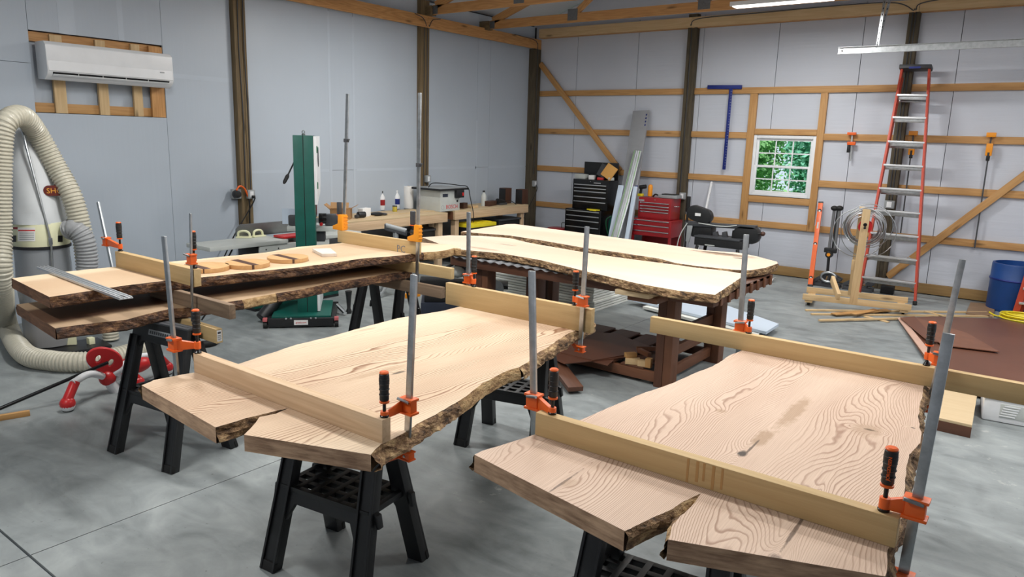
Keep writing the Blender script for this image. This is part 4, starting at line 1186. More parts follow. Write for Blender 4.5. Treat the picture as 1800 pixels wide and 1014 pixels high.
tag(mb.build('crumpled_wrap', M_paper, None, smooth=False, fix=False), 'crumpled white wrap on the floor right of the bench', 'litter')

# ------------------------------------------------------------------ items on the slabs
for k, (q, label) in enumerate((((362, 468), 'round board with walnut stripe nearest the clamped board'), ((435, 462), 'middle round board with walnut stripe on the upper slab'), ((506, 452.5), 'farthest round board with walnut stripe on the upper slab'))):
    c = pz(q[0], q[1] - 1.5, ZU + .030); r = (pz(473, 461, ZU) - pz(397, 461, ZU)).length / 2 * (1.0 if k < 2 else .98)
    t = thing('round_board', label, 'board', (c.x, c.y, ZU), 0, 'round boards on the upper slab')
    MB().lathe([(r, 0.0005), (r, .030)], (c.x, c.y, ZU), 48).build('board_disc', M_cherry, t, .0015)
    dr = Vector((.72, .69, 0)).normalized() if k else Vector((.8, .6, 0)).normalized()
    dr = (pz(768 / 6.43 + 340 + 73 * (k - 1), 466, ZU) - pz(415 + 73 * (k - 1), 455, ZU)); dr.z = 0; dr.normalize()
    off = Vector((-dr.y, dr.x, 0)) * (-.02 * (1 if k else 3))
    w2 = .027; nrm = Vector((-dr.y, dr.x, 0)); d0 = off.dot(nrm)
    l1 = sqrt(r * r - (abs(d0) + w2) ** 2) + .004
    MB().bar(Vector((c.x, c.y, ZU + .0156)) + off - dr * l1, Vector((c.x, c.y, ZU + .0156)) + off + dr * l1, w2 * 2, .0300).build('walnut_stripe', M_walnut, t)
a = pz(549, 437, ZU); b = pz(592, 442, ZU); c = pz(566, 449, ZU)
o = MB().prism([pz(q_[0], q_[1], ZU + .026) for q_ in ((549, 437), (566, 446), (592, 445), (581, 436))], (0, 0, -.0255)).build('sample_board', plain('whitewashed_wood', srgb(214, 204, 192), .6), None, .002); tag(o, 'small whitish sample board near the far end of the upper slab', 'board')
a = pz(75, 470, ZU + .008); b = pz(222, 525, ZU + .008)
d = (b - a).normalized(); sd = d.cross(Z3)
t = thing('guide_rail', 'aluminium guide rail lying across the near end of the upper slab', 'guide rail', a - Vector((0, 0, .0075)))
MB().bar(a, b, .075, .006).build('rail_plate', M_alu, t, .001)
for s in (-.03, -.008, .014, .032):
    MB().bar(a + sd * s + Vector((0, 0, .006)), b + sd * s + Vector((0, 0, .006)), .007, .008).build('rail_rib', M_alu, t, .001)
bb = b - d * .05
MB().bar(bb - d * .03 + Vector((0, 0, .0046)), bb + d * .02 + Vector((0, 0, .0046)), .016, .003).build('rail_slot', M_black, t)

# ------------------------------------------------------------------ mini-split air conditioner
AX = XL + .24
a0 = px(79, 74, AX); a1 = px(303, 96, AX)
y0, y1 = a0.y, a1.y; zt = (a0.z + a1.z) / 2 + .012; zb = px(84, 139, AX).z
t = thing('air_conditioner', 'white wall-mounted split air conditioner over a framed cut-out', 'air conditioner', (XL, (y0 + y1) / 2, zb))
prof = [(XL - .004, zt + .0), (AX - .05, zt + .0), (AX - .006, zt - .035), (AX, zb + .09), (AX - .02, zb + .045), (AX - .09, zb), (XL - .004, zb + .01)]
MB().prism([(p[0], y0, p[1]) for p in prof], (0, y1 - y0, 0)).build('casing', M_white, t, .008)
MB().prism([(AX - .012, y0 + .012, zt - .04), (AX + .004, y0 + .012, zb + .088), (AX - .004, y0 + .012, zb + .08), (AX - .02, y0 + .012, zt - .045)], (0, y1 - y0 - .024, 0)).build('front_panel', M_white, t, .003)
MB().prism([(AX - .016, y0 + .05, zb + .052), (AX - .003, y0 + .05, zb + .074), (AX - .02, y0 + .05, zb + .078), (AX - .05, y0 + .05, zb + .05)], (0, y1 - y0 - .10, 0)).build('air_outlet', M_black, t)
MB().prism([(AX - .02, y0 + .05, zb + .036), (AX - .0, y0 + .05, zb + .052), (AX - .003, y0 + .05, zb + .056), (AX - .025, y0 + .05, zb + .042)], (0, y1 - y0 - .10, 0)).build('louvre', M_white, t, .001)
for k in range(1, 5):
    yy = y0 + .05 + (y1 - y0 - .1) * k / 5
    box1('louvre_rib', M_ltgrey, (AX - .012, yy, zb + .062), (.02, .006, .02), t)
lg = MB().box((AX + .0015, y1 - .13, zb + .16), (.001, .05, .012)).build('logo', M_grey, t)

# ------------------------------------------------------------------ outlets
def outlet(name, label, P, n, w=.10, h_=.11, cover=True):
    t = thing(name, label, 'outlet', P)
    P = Vector(P); n = Vector(n); sd = n.cross(Z3).normalized()
    R = Matrix((sd, n, Z3)).transposed()
    MB().box(P + n * .025, (w, .05, h_), R).build('outlet_box', M_grey, t, .006)
    MB().box(P + n * .052, (w * .5, .004, h_ * .7), R).build('cover_plate', M_white if cover else M_ltgrey, t, .002)
    return t, P, n, sd
pA = px(441, 341, XL + .08)
t, P, n, sd = outlet('wall_outlet', 'grey outlet box on the post above the jointer, at right', (XL + .08, pA.y - .02, pA.z), (1, 0, 0))
box1('plug', M_black, P + n * .07 + Vector((0, .01, -.03)), (.035, .035, .035), t, .005)
pB = px(413, 341, XL + .08)
t, P, n, sd = outlet('wall_outlet', 'grey outlet box with black plug and orange cord on the post', (XL + .03, yA0 - .06, pB.z), (1, 0, 0), .12, .12, False)
MB().cyl(P + n * .05 + Vector((0, -.02, 0)), P + n * .12 + Vector((0, -.03, -.0)), .05, .045, 20).build('plug', M_black, t, .006)
cd = MB().tube(bez([P + n * .10 + Vector((0, -.04, .05)), P + n * .10 + Vector((0, .01, .10)), P + n * .08 + Vector((0, .09, .06)), P + n * .08 + Vector((0, .14, -.05))], 8), .011, 8).build('orange_cord', M_orange, t)
MB().tube(bez([P + n * .08 + Vector((0, .14, -.05)), P + n * .09 + Vector((0, .145, -.14)), P + n * .07 + Vector((0, .15, -.4)), P + n * .07 + Vector((0, .18, -.9))], 8), .010, 8).build('black_cord', M_rubber, t)
MB().tube(bez([(XL + .17, pA.y, pA.z - .04), (XL + .15, pA.y - .05, pA.z - .15), (XL + .14, pA.y - .3, pA.z - .5), (XL + .14, pA.y - .45, pA.z - .75)], 8), .008, 8).build('black_cord', M_rubber, t)
pC = px(946, 322, XL + .14)
t, P, n, sd = outlet('wall_outlet', 'grey outlet box with hanging cord on the corner post', (XL + .14, YB - .09, pC.z), (1, 0, 0))
MB().tube(bez([P + n * .06 + Vector((0, 0, -.02)), P + n * .1 + Vector((0, -.02, -.12)), P + n * .05 + Vector((0, -.2, -.45)), P + n * .02 + Vector((0, -.35, -.7))], 8), .006, 8).build('black_cord', M_rubber, t)
pD = py(1212, 345, YB - .06)
outlet('wall_outlet', 'grey outlet box on the post beside the red tool chest', (cX1 - .03, YB - .06, pD.z), (0, -1, 0))
pE = py(1562, 359, YB - .06)
outlet('wall_outlet', 'grey double outlet box on the post behind the ladder', ((dX0 + dX1) / 2, YB - .06, pE.z), (0, -1, 0), .13, .11)
pF = px(758, 322, XL + .08)
outlet('wall_outlet', 'grey outlet box low on the post behind the router table', (XL + .08, yB1 - .05, 1.33), (1, 0, 0))

# ------------------------------------------------------------------ dust collector
D0 = Vector((-7.18, 2.80, 0))
t = thing('dust_collector', 'cream dust collector with white filter bag and clear plastic bag', 'dust collector', D0)
bp = [pz(46, 612, .05), pz(69, 627, .05), pz(197, 606, .05)]
e1 = bp[1] - bp[0]; e2 = bp[2] - bp[1]
pts = [bp[0], bp[1], bp[2], bp[0] + e2]
MB().prism(pts, (0, 0, -.05)).build('base_plate', M_black, t, .004)
zr0 = pv(72, 431, D0).z; zr1 = pv(72, 388, D0).z
C = Vector((pv(72, 420, D0).x, pv(72, 420, D0).y, 0)); rr = (pv(125, 420, D0) - pv(20, 420, D0)).length / 2
MB().lathe([(rr, zr0), (rr, zr1)], C, 40).build('collector_ring', M_cream, t, .004)
MB().lathe([(rr + .006, zr0 - .012), (rr + .008, zr0 + .002), (rr + .006, zr0 + .014)], C, 40).build('ring_band', M_black, t)
zb_ = pv(35, 222, D0).z
top = pv(38, 232, D0)
mb = MB(); N = 36; rows = 16
vv = []
for k in range(rows + 1):
    u = k / rows
    c = Vector((C.x, C.y, 0)) + (Vector((top.x, top.y, 0)) - Vector((C.x, C.y, 0))) * (u ** 1.2)
    z = zr1 - .01 + (zb_ - zr1) * u
    r = rr * (1.02 - .60 * u ** 1.15)
    if u > .93: r *= max(.12, 1 - (u - .93) / .07 * .8)
    for i in range(N):
        q = 2 * pi * i / N
        w = 1 + .035 * mnoise.noise(Vector((cos(q) * 1.5, sin(q) * 1.5, u * 5))) + (.05 * sin(q * 5 + 2) * sin(pi * min(1, u * 6)) if u < .17 else 0)
        vv.append((c.x + cos(q) * r * w, c.y + sin(q) * r * w, z))
ff = [(k * N + i, k * N + (i + 1) % N, (k + 1) * N + (i + 1) % N, (k + 1) * N + i) for k in range(rows) for i in range(N)] + [tuple(rows * N + i for i in range(N))]
M_cloth = plain('white_filter_cloth', srgb(206, 210, 212), 0.85, 0, 0.05, 3, 0.1, 40)
bag = mb.add(vv, ff).build('filter_bag', M_cloth, t)
M_pbag = NT('clear_plastic_bag'); M_pbag.b.inputs['Alpha'].default_value = .72; M_pbag = M_pbag.out(srgb(150, 154, 158), .2)
vv = []
for k in range(11):
    u = k / 10; z = .06 + (zr0 - .06) * u
    for i in range(N):
        q = 2 * pi * i / N
        w = 1 + .05 * mnoise.noise(Vector((cos(q) * 2, sin(q) * 2, u * 4))) - .12 * (1 - u) ** 3
        vv.append((C.x + cos(q) * rr * .97 * w, C.y + sin(q) * rr * .97 * w, z))
ff = [(k * N + i, k * N + (i + 1) % N, (k + 1) * N + (i + 1) % N, (k + 1) * N + i) for k in range(10) for i in range(N)]
MB().add(vv, ff).build('collection_bag', M_pbag, t)
M_dust = plain('sawdust', srgb(170, 140, 110), .9)
vv2 = [(C.x + (v[0] - C.x) * .94, C.y + (v[1] - C.y) * .94, min(v[2], .42)) for v in vv]
MB().add(vv2, ff + [tuple(10 * N + i for i in range(N))]).build('sawdust_fill', M_dust, t)
# bag strut, label plate, badge
vdir = Vector((C.x, C.y, 0)).normalized(); sdv = Vector((-vdir.y, vdir.x, 0)) * -1
fp = lambda x, y, k=1.06: pv(x, y, C - vdir * rr * k)
MB().tube([fp(18, 214, .75), fp(35, 214, .75), fp(87, 415, 1.03), fp(90, 432, 1.03), fp(92, 480, 1.03)], .010, 8).build('bag_strut', M_steel, t)
box1('strut_bracket', M_steel, fp(89, 424, 1.04), (.03, .02, .06), t, .003, Matrix.Rotation(math.atan2(sdv.y, sdv.x), 3, 'Z'))
def curved_plate(name, x0, x1, y0_, y1_, m, parent, k=1.01, n_=8):
    mb = MB(); vv = []
    for i in range(n_ + 1):
        xx = x0 + (x1 - x0) * i / n_
        for yy in (y0_, y1_):
            d = ray(xx, yy); o = Vector((0, 0, H))
            dx, dy = d.x, d.y; A = dx * dx + dy * dy; B = -2 * (dx * C.x + dy * C.y); Cc = C.x ** 2 + C.y ** 2 - (rr * k) ** 2
            disc = max(B * B - 4 * A * Cc, 0); tt = (-B - sqrt(disc)) / (2 * A)
            vv.append(o + d * tt)
    return mb.add(vv, [(2 * i, 2 * i + 1, 2 * i + 3, 2 * i + 2) for i in range(n_)]).build(name, m, parent, fix=False)
lp = curved_plate('warning_label', 31, 62, 400, 424, M_paper, t, 1.006)
curved_plate('label_red_bar', 32, 61.5, 404, 406, M_redink, lp, 1.009)
for k in range(4): curved_plate('label_text_line', 34, 60, 409 + k * 3.6, 410.3 + k * 3.6, M_grey, lp, 1.009)
curved_plate('label_logo', 23, 31, 399, 403, M_red, t, 1.008)
for x in (102, 20): curved_plate('ring_latch', x, x + 8, 414, 425, M_black, t, 1.02, 2)
# badge on bag
bd = Vector((top.x, top.y, 0)).lerp(Vector((C.x, C.y, 0)), .62); bdz = pv(96, 335, C).z
M_badge = plain('brown_badge', srgb(96, 30, 20), .5); M_badgey = plain('badge_yellow', srgb(226, 160, 60), .5)
bc = pv(100, 335, C - vdir * rr * .80)
Mx = frame3(bc, sdv, Z3 - sdv * -.12)
mb = MB(); prof = []
for i in range(24):
    q = 2 * pi * i / 24; prof.append(Mx @ Vector((.055 * (1 if cos(q) > 0 else -1) + .045 * cos(q), .045 * sin(q), 0)))
bg = mb.prism(prof, Mx.to_3x3() @ Vector((0, 0, -.02))).build('bag_badge', M_badge, t)
text_mesh('SHOP', 'badge_letters', M_badgey, bg, frame3(bc + Mx.to_3x3() @ Vector((.0, -.003, .002)), sdv, Z3 - sdv * -.12), .062)
# blower housing and feet under the slab
q0 = pz(118, 607, .05)
box1('blower_bracket', M_cream, q0 + Vector((0, 0, .09)), (.16, .02, .17), t, .003, Matrix.Rotation(.9, 3, 'Z'))
MB().lathe([(.10, 0), (.13, .02), (.13, .12), (.10, .14)], pz(160, 602, .05) + Vector((-.12, .16, .20)), 24, (0.2, .3, 1)).build('blower_housing', M_cream, t, .005)
box1('motor_foot', M_cream, pz(160, 604, .05) + Vector((0, 0, .03)), (.06, .05, .06), t, .003)
for (x, y) in ((72, 619), (78, 621), (82, 617), (88, 618)):
    MB().cyl(pz(x, y, .05), pz(x, y, .058), .007, n=8).build('base_bolt', M_chrome, t)
# hoses
M_hose = plain('cream_ribbed_hose', srgb(186, 182, 166), .35, 0, .08, 40)
M_hose2 = plain('grey_ribbed_hose', srgb(150, 152, 154), .4, 0, .08, 40)
def ribbed(name, label, pts, r, m, pitch=.03, cat='hose', parent=None):
    pts = resample(bez(pts, 14), pitch / 4)
    o = MB().tube(pts, r, 18, rf=lambda k, mm: r * (1 + .055 * (1 if k % 4 in (0, 1) else -1)))
    o = o.build(name, m, parent)
    if parent is None: tag(o, label, cat)
    return o
hP = lambda x, y, k: pv(x, y, C - vdir * k)
fl = lambda x, y: pz(x, y, .08) 
ribbed('dust_hose', 'long cream ribbed dust hose looping over the filter bag to the floor', [hP(153, 470, .2), hP(146, 420, .2), hP(128, 350, .18), hP(98, 292, .1), hP(66, 236, .12), hP(42, 206, .3), hP(18, 208, .45), hP(4, 232, .5), hP(0, 300, .5), hP(0, 400, .5), hP(2, 500, .5), fl(14, 580) + Vector((0, 0, .05)), fl(42, 622) + Vector((0, 0, .01)), fl(90, 634), fl(150, 636), fl(215, 625), fl(262, 610)], .083, M_hose)
ribbed('inlet_hose', 'short grey ribbed hose bending down from the dust collector ring', [fp(122, 404, .75), fp(133, 402, 1.0), fp(147, 420, 1.1), fp(153, 450, 1.1), fp(153, 480, 1.1), fp(152, 520, 1.1)], .086, M_hose2)
ribbed('floor_hose', 'end of cream ribbed hose standing beside the dust collector base', [pz(188, 603, 0) + Vector((-.05, .06, z_)) for z_ in (.02, .25, .5)], .07, M_hose)
a = pz(140, 480, .9)
o = MB().tube(bez([pz(300, 604, .03), pz(345, 606, .03), pz(378, 600, .03), pz(376, 580, .03), pz(350, 572, .03), pz(338, 560, .1)], 10), .035, 12).build('black_hose', M_rubber); tag(o, 'black rubber hose curled on the floor behind the near sawhorse', 'hose')

# ------------------------------------------------------------------ ride-on toy, rod and strip
w1, w2, w3 = pz(120, 722, 0), pz(243, 684, 0), pz(268, 660, 0)
T0 = (w1 + w3) / 2
t = thing('ride_on_toy', 'red and white toddler ride-on with ball casters on the concrete', 'toy', T0)
hub = pv(189, 664, T0)
def caster(p):
    MB().ball(p + Vector((0, 0, .055)), .052, 16).build('caster_cover', M_redpl, t)
    MB().lathe([(.030, 0), (.040, .012), (.048, .03), (.049, .042)], p + Vector((0, 0, .003)), 18).build('caster_wheel', M_white, t)
    MB().cyl(p + Vector((0, 0, .0)), p + Vector((0, 0, .012)), .034, n=14).build('caster_tyre', M_rubber, t)
def leg_to(p, mid_up):
    a = hub; b = p + Vector((0, 0, .17)) + (hub - p).normalized() * .06
    path = bez([a, (a + b) / 2 + Vector((0, 0, mid_up)), b], 10)
    MB().tube(path, .026, 12).build('leg_tube', M_white, t)
    MB().cyl(b + (b - path[-3]).normalized() * -.03, p + Vector((0, 0, .08)), .034, .034, 12).build('leg_socket', M_redpl, t, .004)
    caster(p)
leg_to(w1, .05); leg_to(w2, .0); leg_to(w3 + Vector((.05, .1, 0)), .06)
MB().ball(hub, .062, 18, (1, 1, 1)).build('hub', M_redpl, t)
MB().tube(bez([hub + Vector((0, 0, 0)), pv(205, 690, T0), pv(212, 705, T0) + Vector((0, 0, .0))], 8), .04, 12, rf=lambda k, m: .045 - .015 * k / m).build('front_fork', M_white, t)
# steering handle: red oval plate with two finger holes
hc = pv(184, 632, T0); ux = (pv(212, 641, T0) - pv(156, 624, T0)).normalized(); uy = (Z3 - ux * Z3.dot(ux)).normalized()
rx, ry = (pv(214, 641, T0) - pv(155, 624, T0)).length / 2, .085
def oval(c, a, b, n=28): return [c + ux * a * cos(2 * pi * i / n) + uy * b * sin(2 * pi * i / n) for i in range(n)]
nz = ux.cross(uy)
# ring segments: upper rim, lower rim and centre bridge
def band(path, r, name, m): MB().tube(path, r, 10, closed=True).build(name, m, t)
cu = bpy.data.curves.new('steering_plate', 'CURVE'); cu.dimensions = '2D'; cu.fill_mode = 'BOTH'; cu.extrude = .014; cu.bevel_depth = .008; cu.bevel_resolution = 2
for (cx_, cy_, a_, b_) in ((0, 0, rx, ry), (-rx * .38, -.004, rx * .20, ry * .42), (rx * .38, -.004, rx * .20, ry * .42)):
    s_ = cu.splines.new('POLY'); s_.points.add(31); s_.use_cyclic_u = True
    for i in range(32): s_.points[i].co = (cx_ + a_ * cos(2 * pi * i / 32), cy_ + b_ * sin(2 * pi * i / 32), 0, 1)
tmp = bpy.data.objects.new('steering_plate', cu); COL.objects.link(tmp)
me = bpy.data.meshes.new_from_object(tmp.evaluated_get(bpy.context.evaluated_depsgraph_get()))
bpy.data.objects.remove(tmp); me.transform(frame3(hc, ux, uy)); me.materials.clear(); me.materials.append(M_redpl)
sp_o = bpy.data.objects.new('steering_plate', me); COL.objects.link(sp_o); put(sp_o, t)
for s in (-1, 1):
    MB().tube(bez([hub, hub + ux * s * .09 + Vector((0, 0, .03)), hc + ux * s * rx * .85 - uy * ry * .5], 8), .017, 10).build('handle_arm', M_white, t)
sc = pv(236, 641, T0 + Vector((-.1, .15, 0)))
MB().ball(sc, .11, 20, (.9, 1.2, .62)).build('seat', M_redpl, t)
MB().tube(bez([hub, hub.lerp(sc, .5) - Vector((0, 0, .02)), sc - Vector((0, 0, .05))], 8), .03, 12).build('seat_beam', M_redpl, t)
a = pv(192, 637, T0 - Vector((.05, -.02, 0)) * 0 + (hc - T0).xy.to_3d() * 0 - vdir * .1)
rod_a = pv(190, 637, T0 - Vector((T0.x, T0.y, 0)).normalized() * .06); rod_b = pz(-40, 735, .012)
o = MB().cyl(rod_a, rod_b, .013, n=10).build('black_rod', M_black_gl); tag(o, 'long black metal rod leaning on the toy handle, leaving the frame', 'rod')
a = pz(-30, 744, .0); b = pz(53, 730, .0)
o = MB().bar(a + Vector((0, 0, .02)), b + Vector((0, 0, .02)), .03, .038).build('wood_strip', M_pine, None, .002); tag(o, 'short tan wood strip on the floor at the left edge', 'wood strip')

# ------------------------------------------------------------------ bandsaw
M_pinkred = plain('faded_red_paint', srgb(186, 98, 100), .5)
O = Vector((-6.21, 4.655, 0)); ex = Vector((.66, .75, 0)).normalized(); ed = Vector((-ex.y, ex.x, 0))
t = thing('bandsaw', 'tall green bandsaw with white doors on a mobile base', 'bandsaw', O)
L = lambda x, d, z: O + ex * x + ed * d + Vector((0, 0, z))
RB = Matrix((ex, ed, Z3)).transposed()
def lb(name, m, x0, x1, d0, d1, z0, z1, bevel=.004, parent=None):
    return MB().box(L((x0 + x1) / 2, (d0 + d1) / 2, (z0 + z1) / 2), (x1 - x0, d1 - d0, z1 - z0), RB).build(name, m, parent or t, bevel)
zt_ = pv(537, 238, L(.03, .22, 0)).z
xa = (pv(519, 400, L(.03, .22, 0)) - L(0, .22, 0)).dot(ex); xb = (pv(554, 400, L(.03, .22, 0)) - L(0, .22, 0)).dot(ex)
xm = (xa + xb) / 2
lb('spine', M_green, xa, xm - .003, .22, .46, .10, zt_); lb('spine', M_green, xm + .003, xb, .222, .46, .10, zt_)
lb('spine_seam', M_black, xm - .003, xm + .003, .226, .44, .10, zt_ - .004, 0)
z330 = pv(560, 332, L(xb, .6, 0)).z
DE = .95
MB().prism([L(xa + .03, .46, zt_ - .004), L(xa + .03, DE, zt_ - .004), L(xa + .03, DE, z330 + .06), L(xa + .03, DE - .12, z330 - .05), L(xa + .03, .46, z330 - .12)], ex * (xb - xa - .04)).build('upper_wheel_box', M_green, t, .004)
door = MB().prism([L(xb + .002, .23, zt_ - .006), L(xb + .002, DE, zt_ - .006), L(xb + .002, DE, z330 + .06), L(xb + .002, DE - .12, z330 - .05), L(xb + .002, .23, z330 - .14)], ex * .03).build('upper_door', M_white, t, .004)
wz = pv(561, 278, L(xb + .03, .5, 0)).z
mb = MB(); pr = [L(xb + .034, .49 + .09 * cos(2 * pi * i / 24), wz + .09 * sin(2 * pi * i / 24)) for i in range(24)]
mb.prism(pr, ex * .003).build('door_window', M_dkgrey, door)
MB().cyl(L(xb + .036, .49, wz), L(xb + .042, .49, wz), .035, n=16).build('wheel_hub', M_chrome, door)
lb('door_logo', M_green, xb + .033, xb + .035, .42, .58, zt_ - .16, zt_ - .12, 0, door)
lb('door_label', M_paper, xb + .033, xb + .035, .46, .54, wz - .40, wz - .22, 0, door)
for zz in (zt_ - .14, z330 + .06):
    lb('door_latch', M_greenclip, xb - .004, xb + .04, .235, .275, zz - .035, zz + .035, .004, door)
lb('lower_door', M_white, xb + .002, xb + .032, .24, DE, .12, .72); lb('lower_wheel_box', M_green, xa + .03, xb, .46, DE, .12, .72)
text_mesh('grizzly', 'door_letters', M_label_ink, t, frame3(L(xb + .034, .5, .33), ed, Z3), .09)
lb('blade_guard', M_black, xb - .06, xb + .0, .50, .58, z330 - .30, z330 - .02); lb('guard_stripe', M_red, xb - .01, xb + .004, .58, .60, z330 - .28, z330 - .02, .002)
MB().cyl(L(xb - .03, .54, 1.0), L(xb - .03, .54, z330 - .28), .010, n=8).build('guide_post', M_black, t)
MB().lathe([(.018, 0), (.02, .012), (.01, .02)], L(xm, .34, zt_), 12).build('eye_bolt_base', M_steel, t)
MB().tube([L(xm + .014 * cos(2 * pi * i / 16), .34, zt_ + .034 + .014 * sin(2 * pi * i / 16)) for i in range(16)], .005, 8, closed=True).build('eye_bolt', M_steel, t)
h0 = pv(516, 288, L(xa, .30, 0)); h1 = pv(503, 314, L(xa, .22, 0))
MB().cyl(L(xa, .34, h0.z + .02), h1, .008, n=8).build('tension_lever', M_black, t)
MB().lathe([(.012, 0), (.020, .02), (.018, .09), (.010, .11)], h1 + (h1 - h0).normalized() * -.05, 12, (h1 - h0)).build('lever_grip', M_rubber, t)
# table and fence
tz = pv(545, 404, L(0, .3, 0)).z
def tp(x, y): return pv(x, y, L(0, .62, 0))
tx0 = (tp(506, 404) - L(0, .62, 0)).dot(ex); tx1_ = (tp(591, 404) - L(0, .62, 0)).dot(ex)
lb('table', M_ltgrey, tx0, tx1_, .50, .90, tz - .04, tz + .01, .004)
lb('table_trunnion', M_dkgrey, xa, tx1_ - .12, .55, .8, tz - .16, tz - .04)
lb('fence', M_dkgrey, tx0 + .01, tx0 + .16, .56, .60, tz + .012, tz + .13, .02)
MB().cyl(L(xb + .02, .60, tz + .09), L(tx1_ - .10, .60, tz + .09), .058, n=24).build('fence_roller', M_black_gl, t, .004)
lb('fence_bracket', M_dkgrey, tx1_ - .12, tx1_ + .02, .56, .66, tz + .012, tz + .14, .025)
lb('clear_guard', M_whitepanel, tx0 - .06, xa - .005, .66, .672, tz + .02, tz + .19, 0)
MB().cyl(L(xb + .05, .5, tz + .04), L(xb + .05, .47, tz + .04), .018, n=12).build('switch_button', M_redpl, t)
# base and mobile base
lb('cabinet_foot', M_green, -.30, .30, .06, .82, .075, .115)
fr = lb('mobile_base', M_black, -.33, .33, .0, .05, .015, .10); lb('mobile_base', M_black, -.36, .36, .80, .85, .02, .09)
lb('mobile_base', M_black, .30, .35, .04, .82, .03, .08); lb('mobile_base', M_black, -.35, -.30, .04, .82, .03, .08)
sg = lb('base_sign', M_paper, -.07, .07, -.004, .0, .035, .085, 0); text_mesh('grizzly.com', 'sign_letters', M_redink, sg, frame3(L(0, -.0052, .06), ex, Z3), .024)
for s in (-1, 1):
    lb('caster_block', M_pinkred, s * .36 - .022, s * .36 + .022, -.01, .05, .075, .11)
    MB().cyl(L(s * .36 - .02, .02, .035), L(s * .36 + .02, .02, .035), .034, n=14).build('caster_wheel', M_rubber, t)
    for k in (.10, .15):
        MB().cyl(L(s * k, -.002, .105), L(s * k, .004, .105), .010, n=10).build('bolt', M_chrome, t)
MB().cyl(L(-.42, .25, .05), L(-.12, .55, .42), .07, n=18).build('motor', M_black, t, .006)
MB().cyl(L(.35, .70, .08), L(.44, .5, .03), .022, n=10).build('base_pedal_bar', M_chrome, t)
MB().lathe([(.03, 0), (.035, .02), (.02, .06), (.03, .2), (.04, .26)], L(.48, .62, .0), 14).build('base_pedal', M_black, t)

# ------------------------------------------------------------------ jointer
JX = -7.06; JZ = .80
t = thing('jointer', 'grey long-bed jointer with green cabinet along the left wall', 'jointer', (JX - .15, 5.2, 0))
bb1('infeed_table', M_ltgrey, JX - .46, JX, 4.18, 5.15, JZ - .045, JZ, t, .006)
bb1('outfeed_table', M_ltgrey, JX - .46, JX, 5.30, 6.25, JZ - .045, JZ, t, .006)
bb1('bed_casting', M_ltgrey, JX - .24, JX - .01, 4.78, 5.75, JZ - .20, JZ - .046, t, .01)
bb1('lower_casting', M_grey, JX - .22, JX - .02, 4.80, 5.7, JZ - .30, JZ - .20, t, .01)
MB().prism([(JX - .48, 4.80, JZ + .002), (JX - .48, 6.2, JZ + .002), (JX - .46, 6.2, JZ + .15), (JX - .46, 4.85, JZ + .15), (JX - .47, 4.80, JZ + .10)], (-.03, 0, 0)).build('fence', M_iron, t, .008)
bb1('cutter_guard', M_redpl, JX - .24, JX - .03, 5.12, 5.42, JZ + .004, JZ + .03, t, .008)
bb1('cabinet', M_green, JX - .40, JX - .10, 4.75, 5.95, .03, JZ - .30, t, .01)
bb1('cabinet_foot', M_black, JX - .40, JX - .10, 4.75, 5.95, 0, .03, t, .004)
for y in (4.86, 5.02): MB().cyl((JX - .012, y, JZ - .09), (JX - .006, y, JZ - .09), .008, n=10).build('set_screw', M_black, t)
for y in (4.64, 4.72): MB().cyl((JX - .06, y, JZ - .13), (JX + .06, y - .12, JZ - .24), .012, n=8).build('lock_handle', M_black, t)
bb1('table_lock', M_black, JX - .18, JX - .03, 4.62, 4.78, JZ - .2, JZ - .046, t, .008)
MB().tube(bez([(JX - .1, 4.5, JZ - .06), (JX - .05, 4.35, JZ - .25), (JX - .05, 4.2, JZ - .6), (JX - .1, 4.1, .02)], 8), .009, 8).build('power_cord', M_rubber, t)
def push_block(p, rz, label):
    q = thing('push_block', label, 'push block', p, 0, 'push blocks on the jointer')
    R = Matrix.Rotation(rz, 3, 'Z'); P = Vector(p)
    MB().box(P + Vector((0, 0, .009)), (.17, .075, .016), R).build('base_plate', M_cream, q, .004)
    d = R @ Vector((1, 0, 0))
    MB().tube(bez([P + d * -.065 + Vector((0, 0, .012)), P + d * -.06 + Vector((0, 0, .06)), P + d * -.02 + Vector((0, 0, .078)), P + d * .03 + Vector((0, 0, .075)), P + d * .06 + Vector((0, 0, .05)), P + d * .065 + Vector((0, 0, .012))], 6), .013, 10).build('handle', M_cream, q)
p = pz(429, 418, JZ); push_block((p.x, p.y, JZ), .75, 'cream push block standing lengthwise on the jointer bed')
p = pz(454, 416, JZ); push_block((p.x, p.y, JZ), 1.7, 'cream push block turned end-on on the jointer bed')

# ------------------------------------------------------------------ wall workbenches
WZ = .87
def wbench(label, x, y0, y1, m2):
    t = thing('shop_workbench', label, 'workbench', ((x + XL) / 2, (y0 + y1) / 2, 0), 0, 'plywood workbenches along the left wall')
    bb1('bench_top', M_ply, XL + .10, x, y0, y1, WZ - .02, WZ, t, .002)
    bb1('front_apron', M_caul_pale, x - .04, x, y0, y1, WZ - .14, WZ - .021, t, .002)
    bb1('end_apron', M_stain_lt if m2 else M_caul_pale, XL + .12, x - .042, y0, y0 + .04, WZ - .14, WZ - .021, t, .002)
    bb1('end_apron', M_caul_pale, XL + .12, x - .042, y1 - .04, y1, WZ - .14, WZ - .021, t, .002)
    for y in (y0 + .06, y1 - .15):
        for xx in (x - .14, XL + .16):
            bb1('leg', M_caul_pale, xx, xx + .09, y, y + .09, 0, WZ - .142, t, .002)
    bb1('lower_shelf', M_stain, XL + .15, x - .06, y0 + .05, y1 - .05, .25, .27, t, .002)
XB1, XB2 = -7.52, -7.62
wbench('left plywood workbench behind the tall clamps, cluttered with bottles', XB1, px(610, 386, XB1).y, px(787, 376, XB1).y, False)
wbench('right plywood workbench with router table and speakers, by the corner post', XB2, px(800, 372, XB2).y, px(929, 359, XB2).y, True)
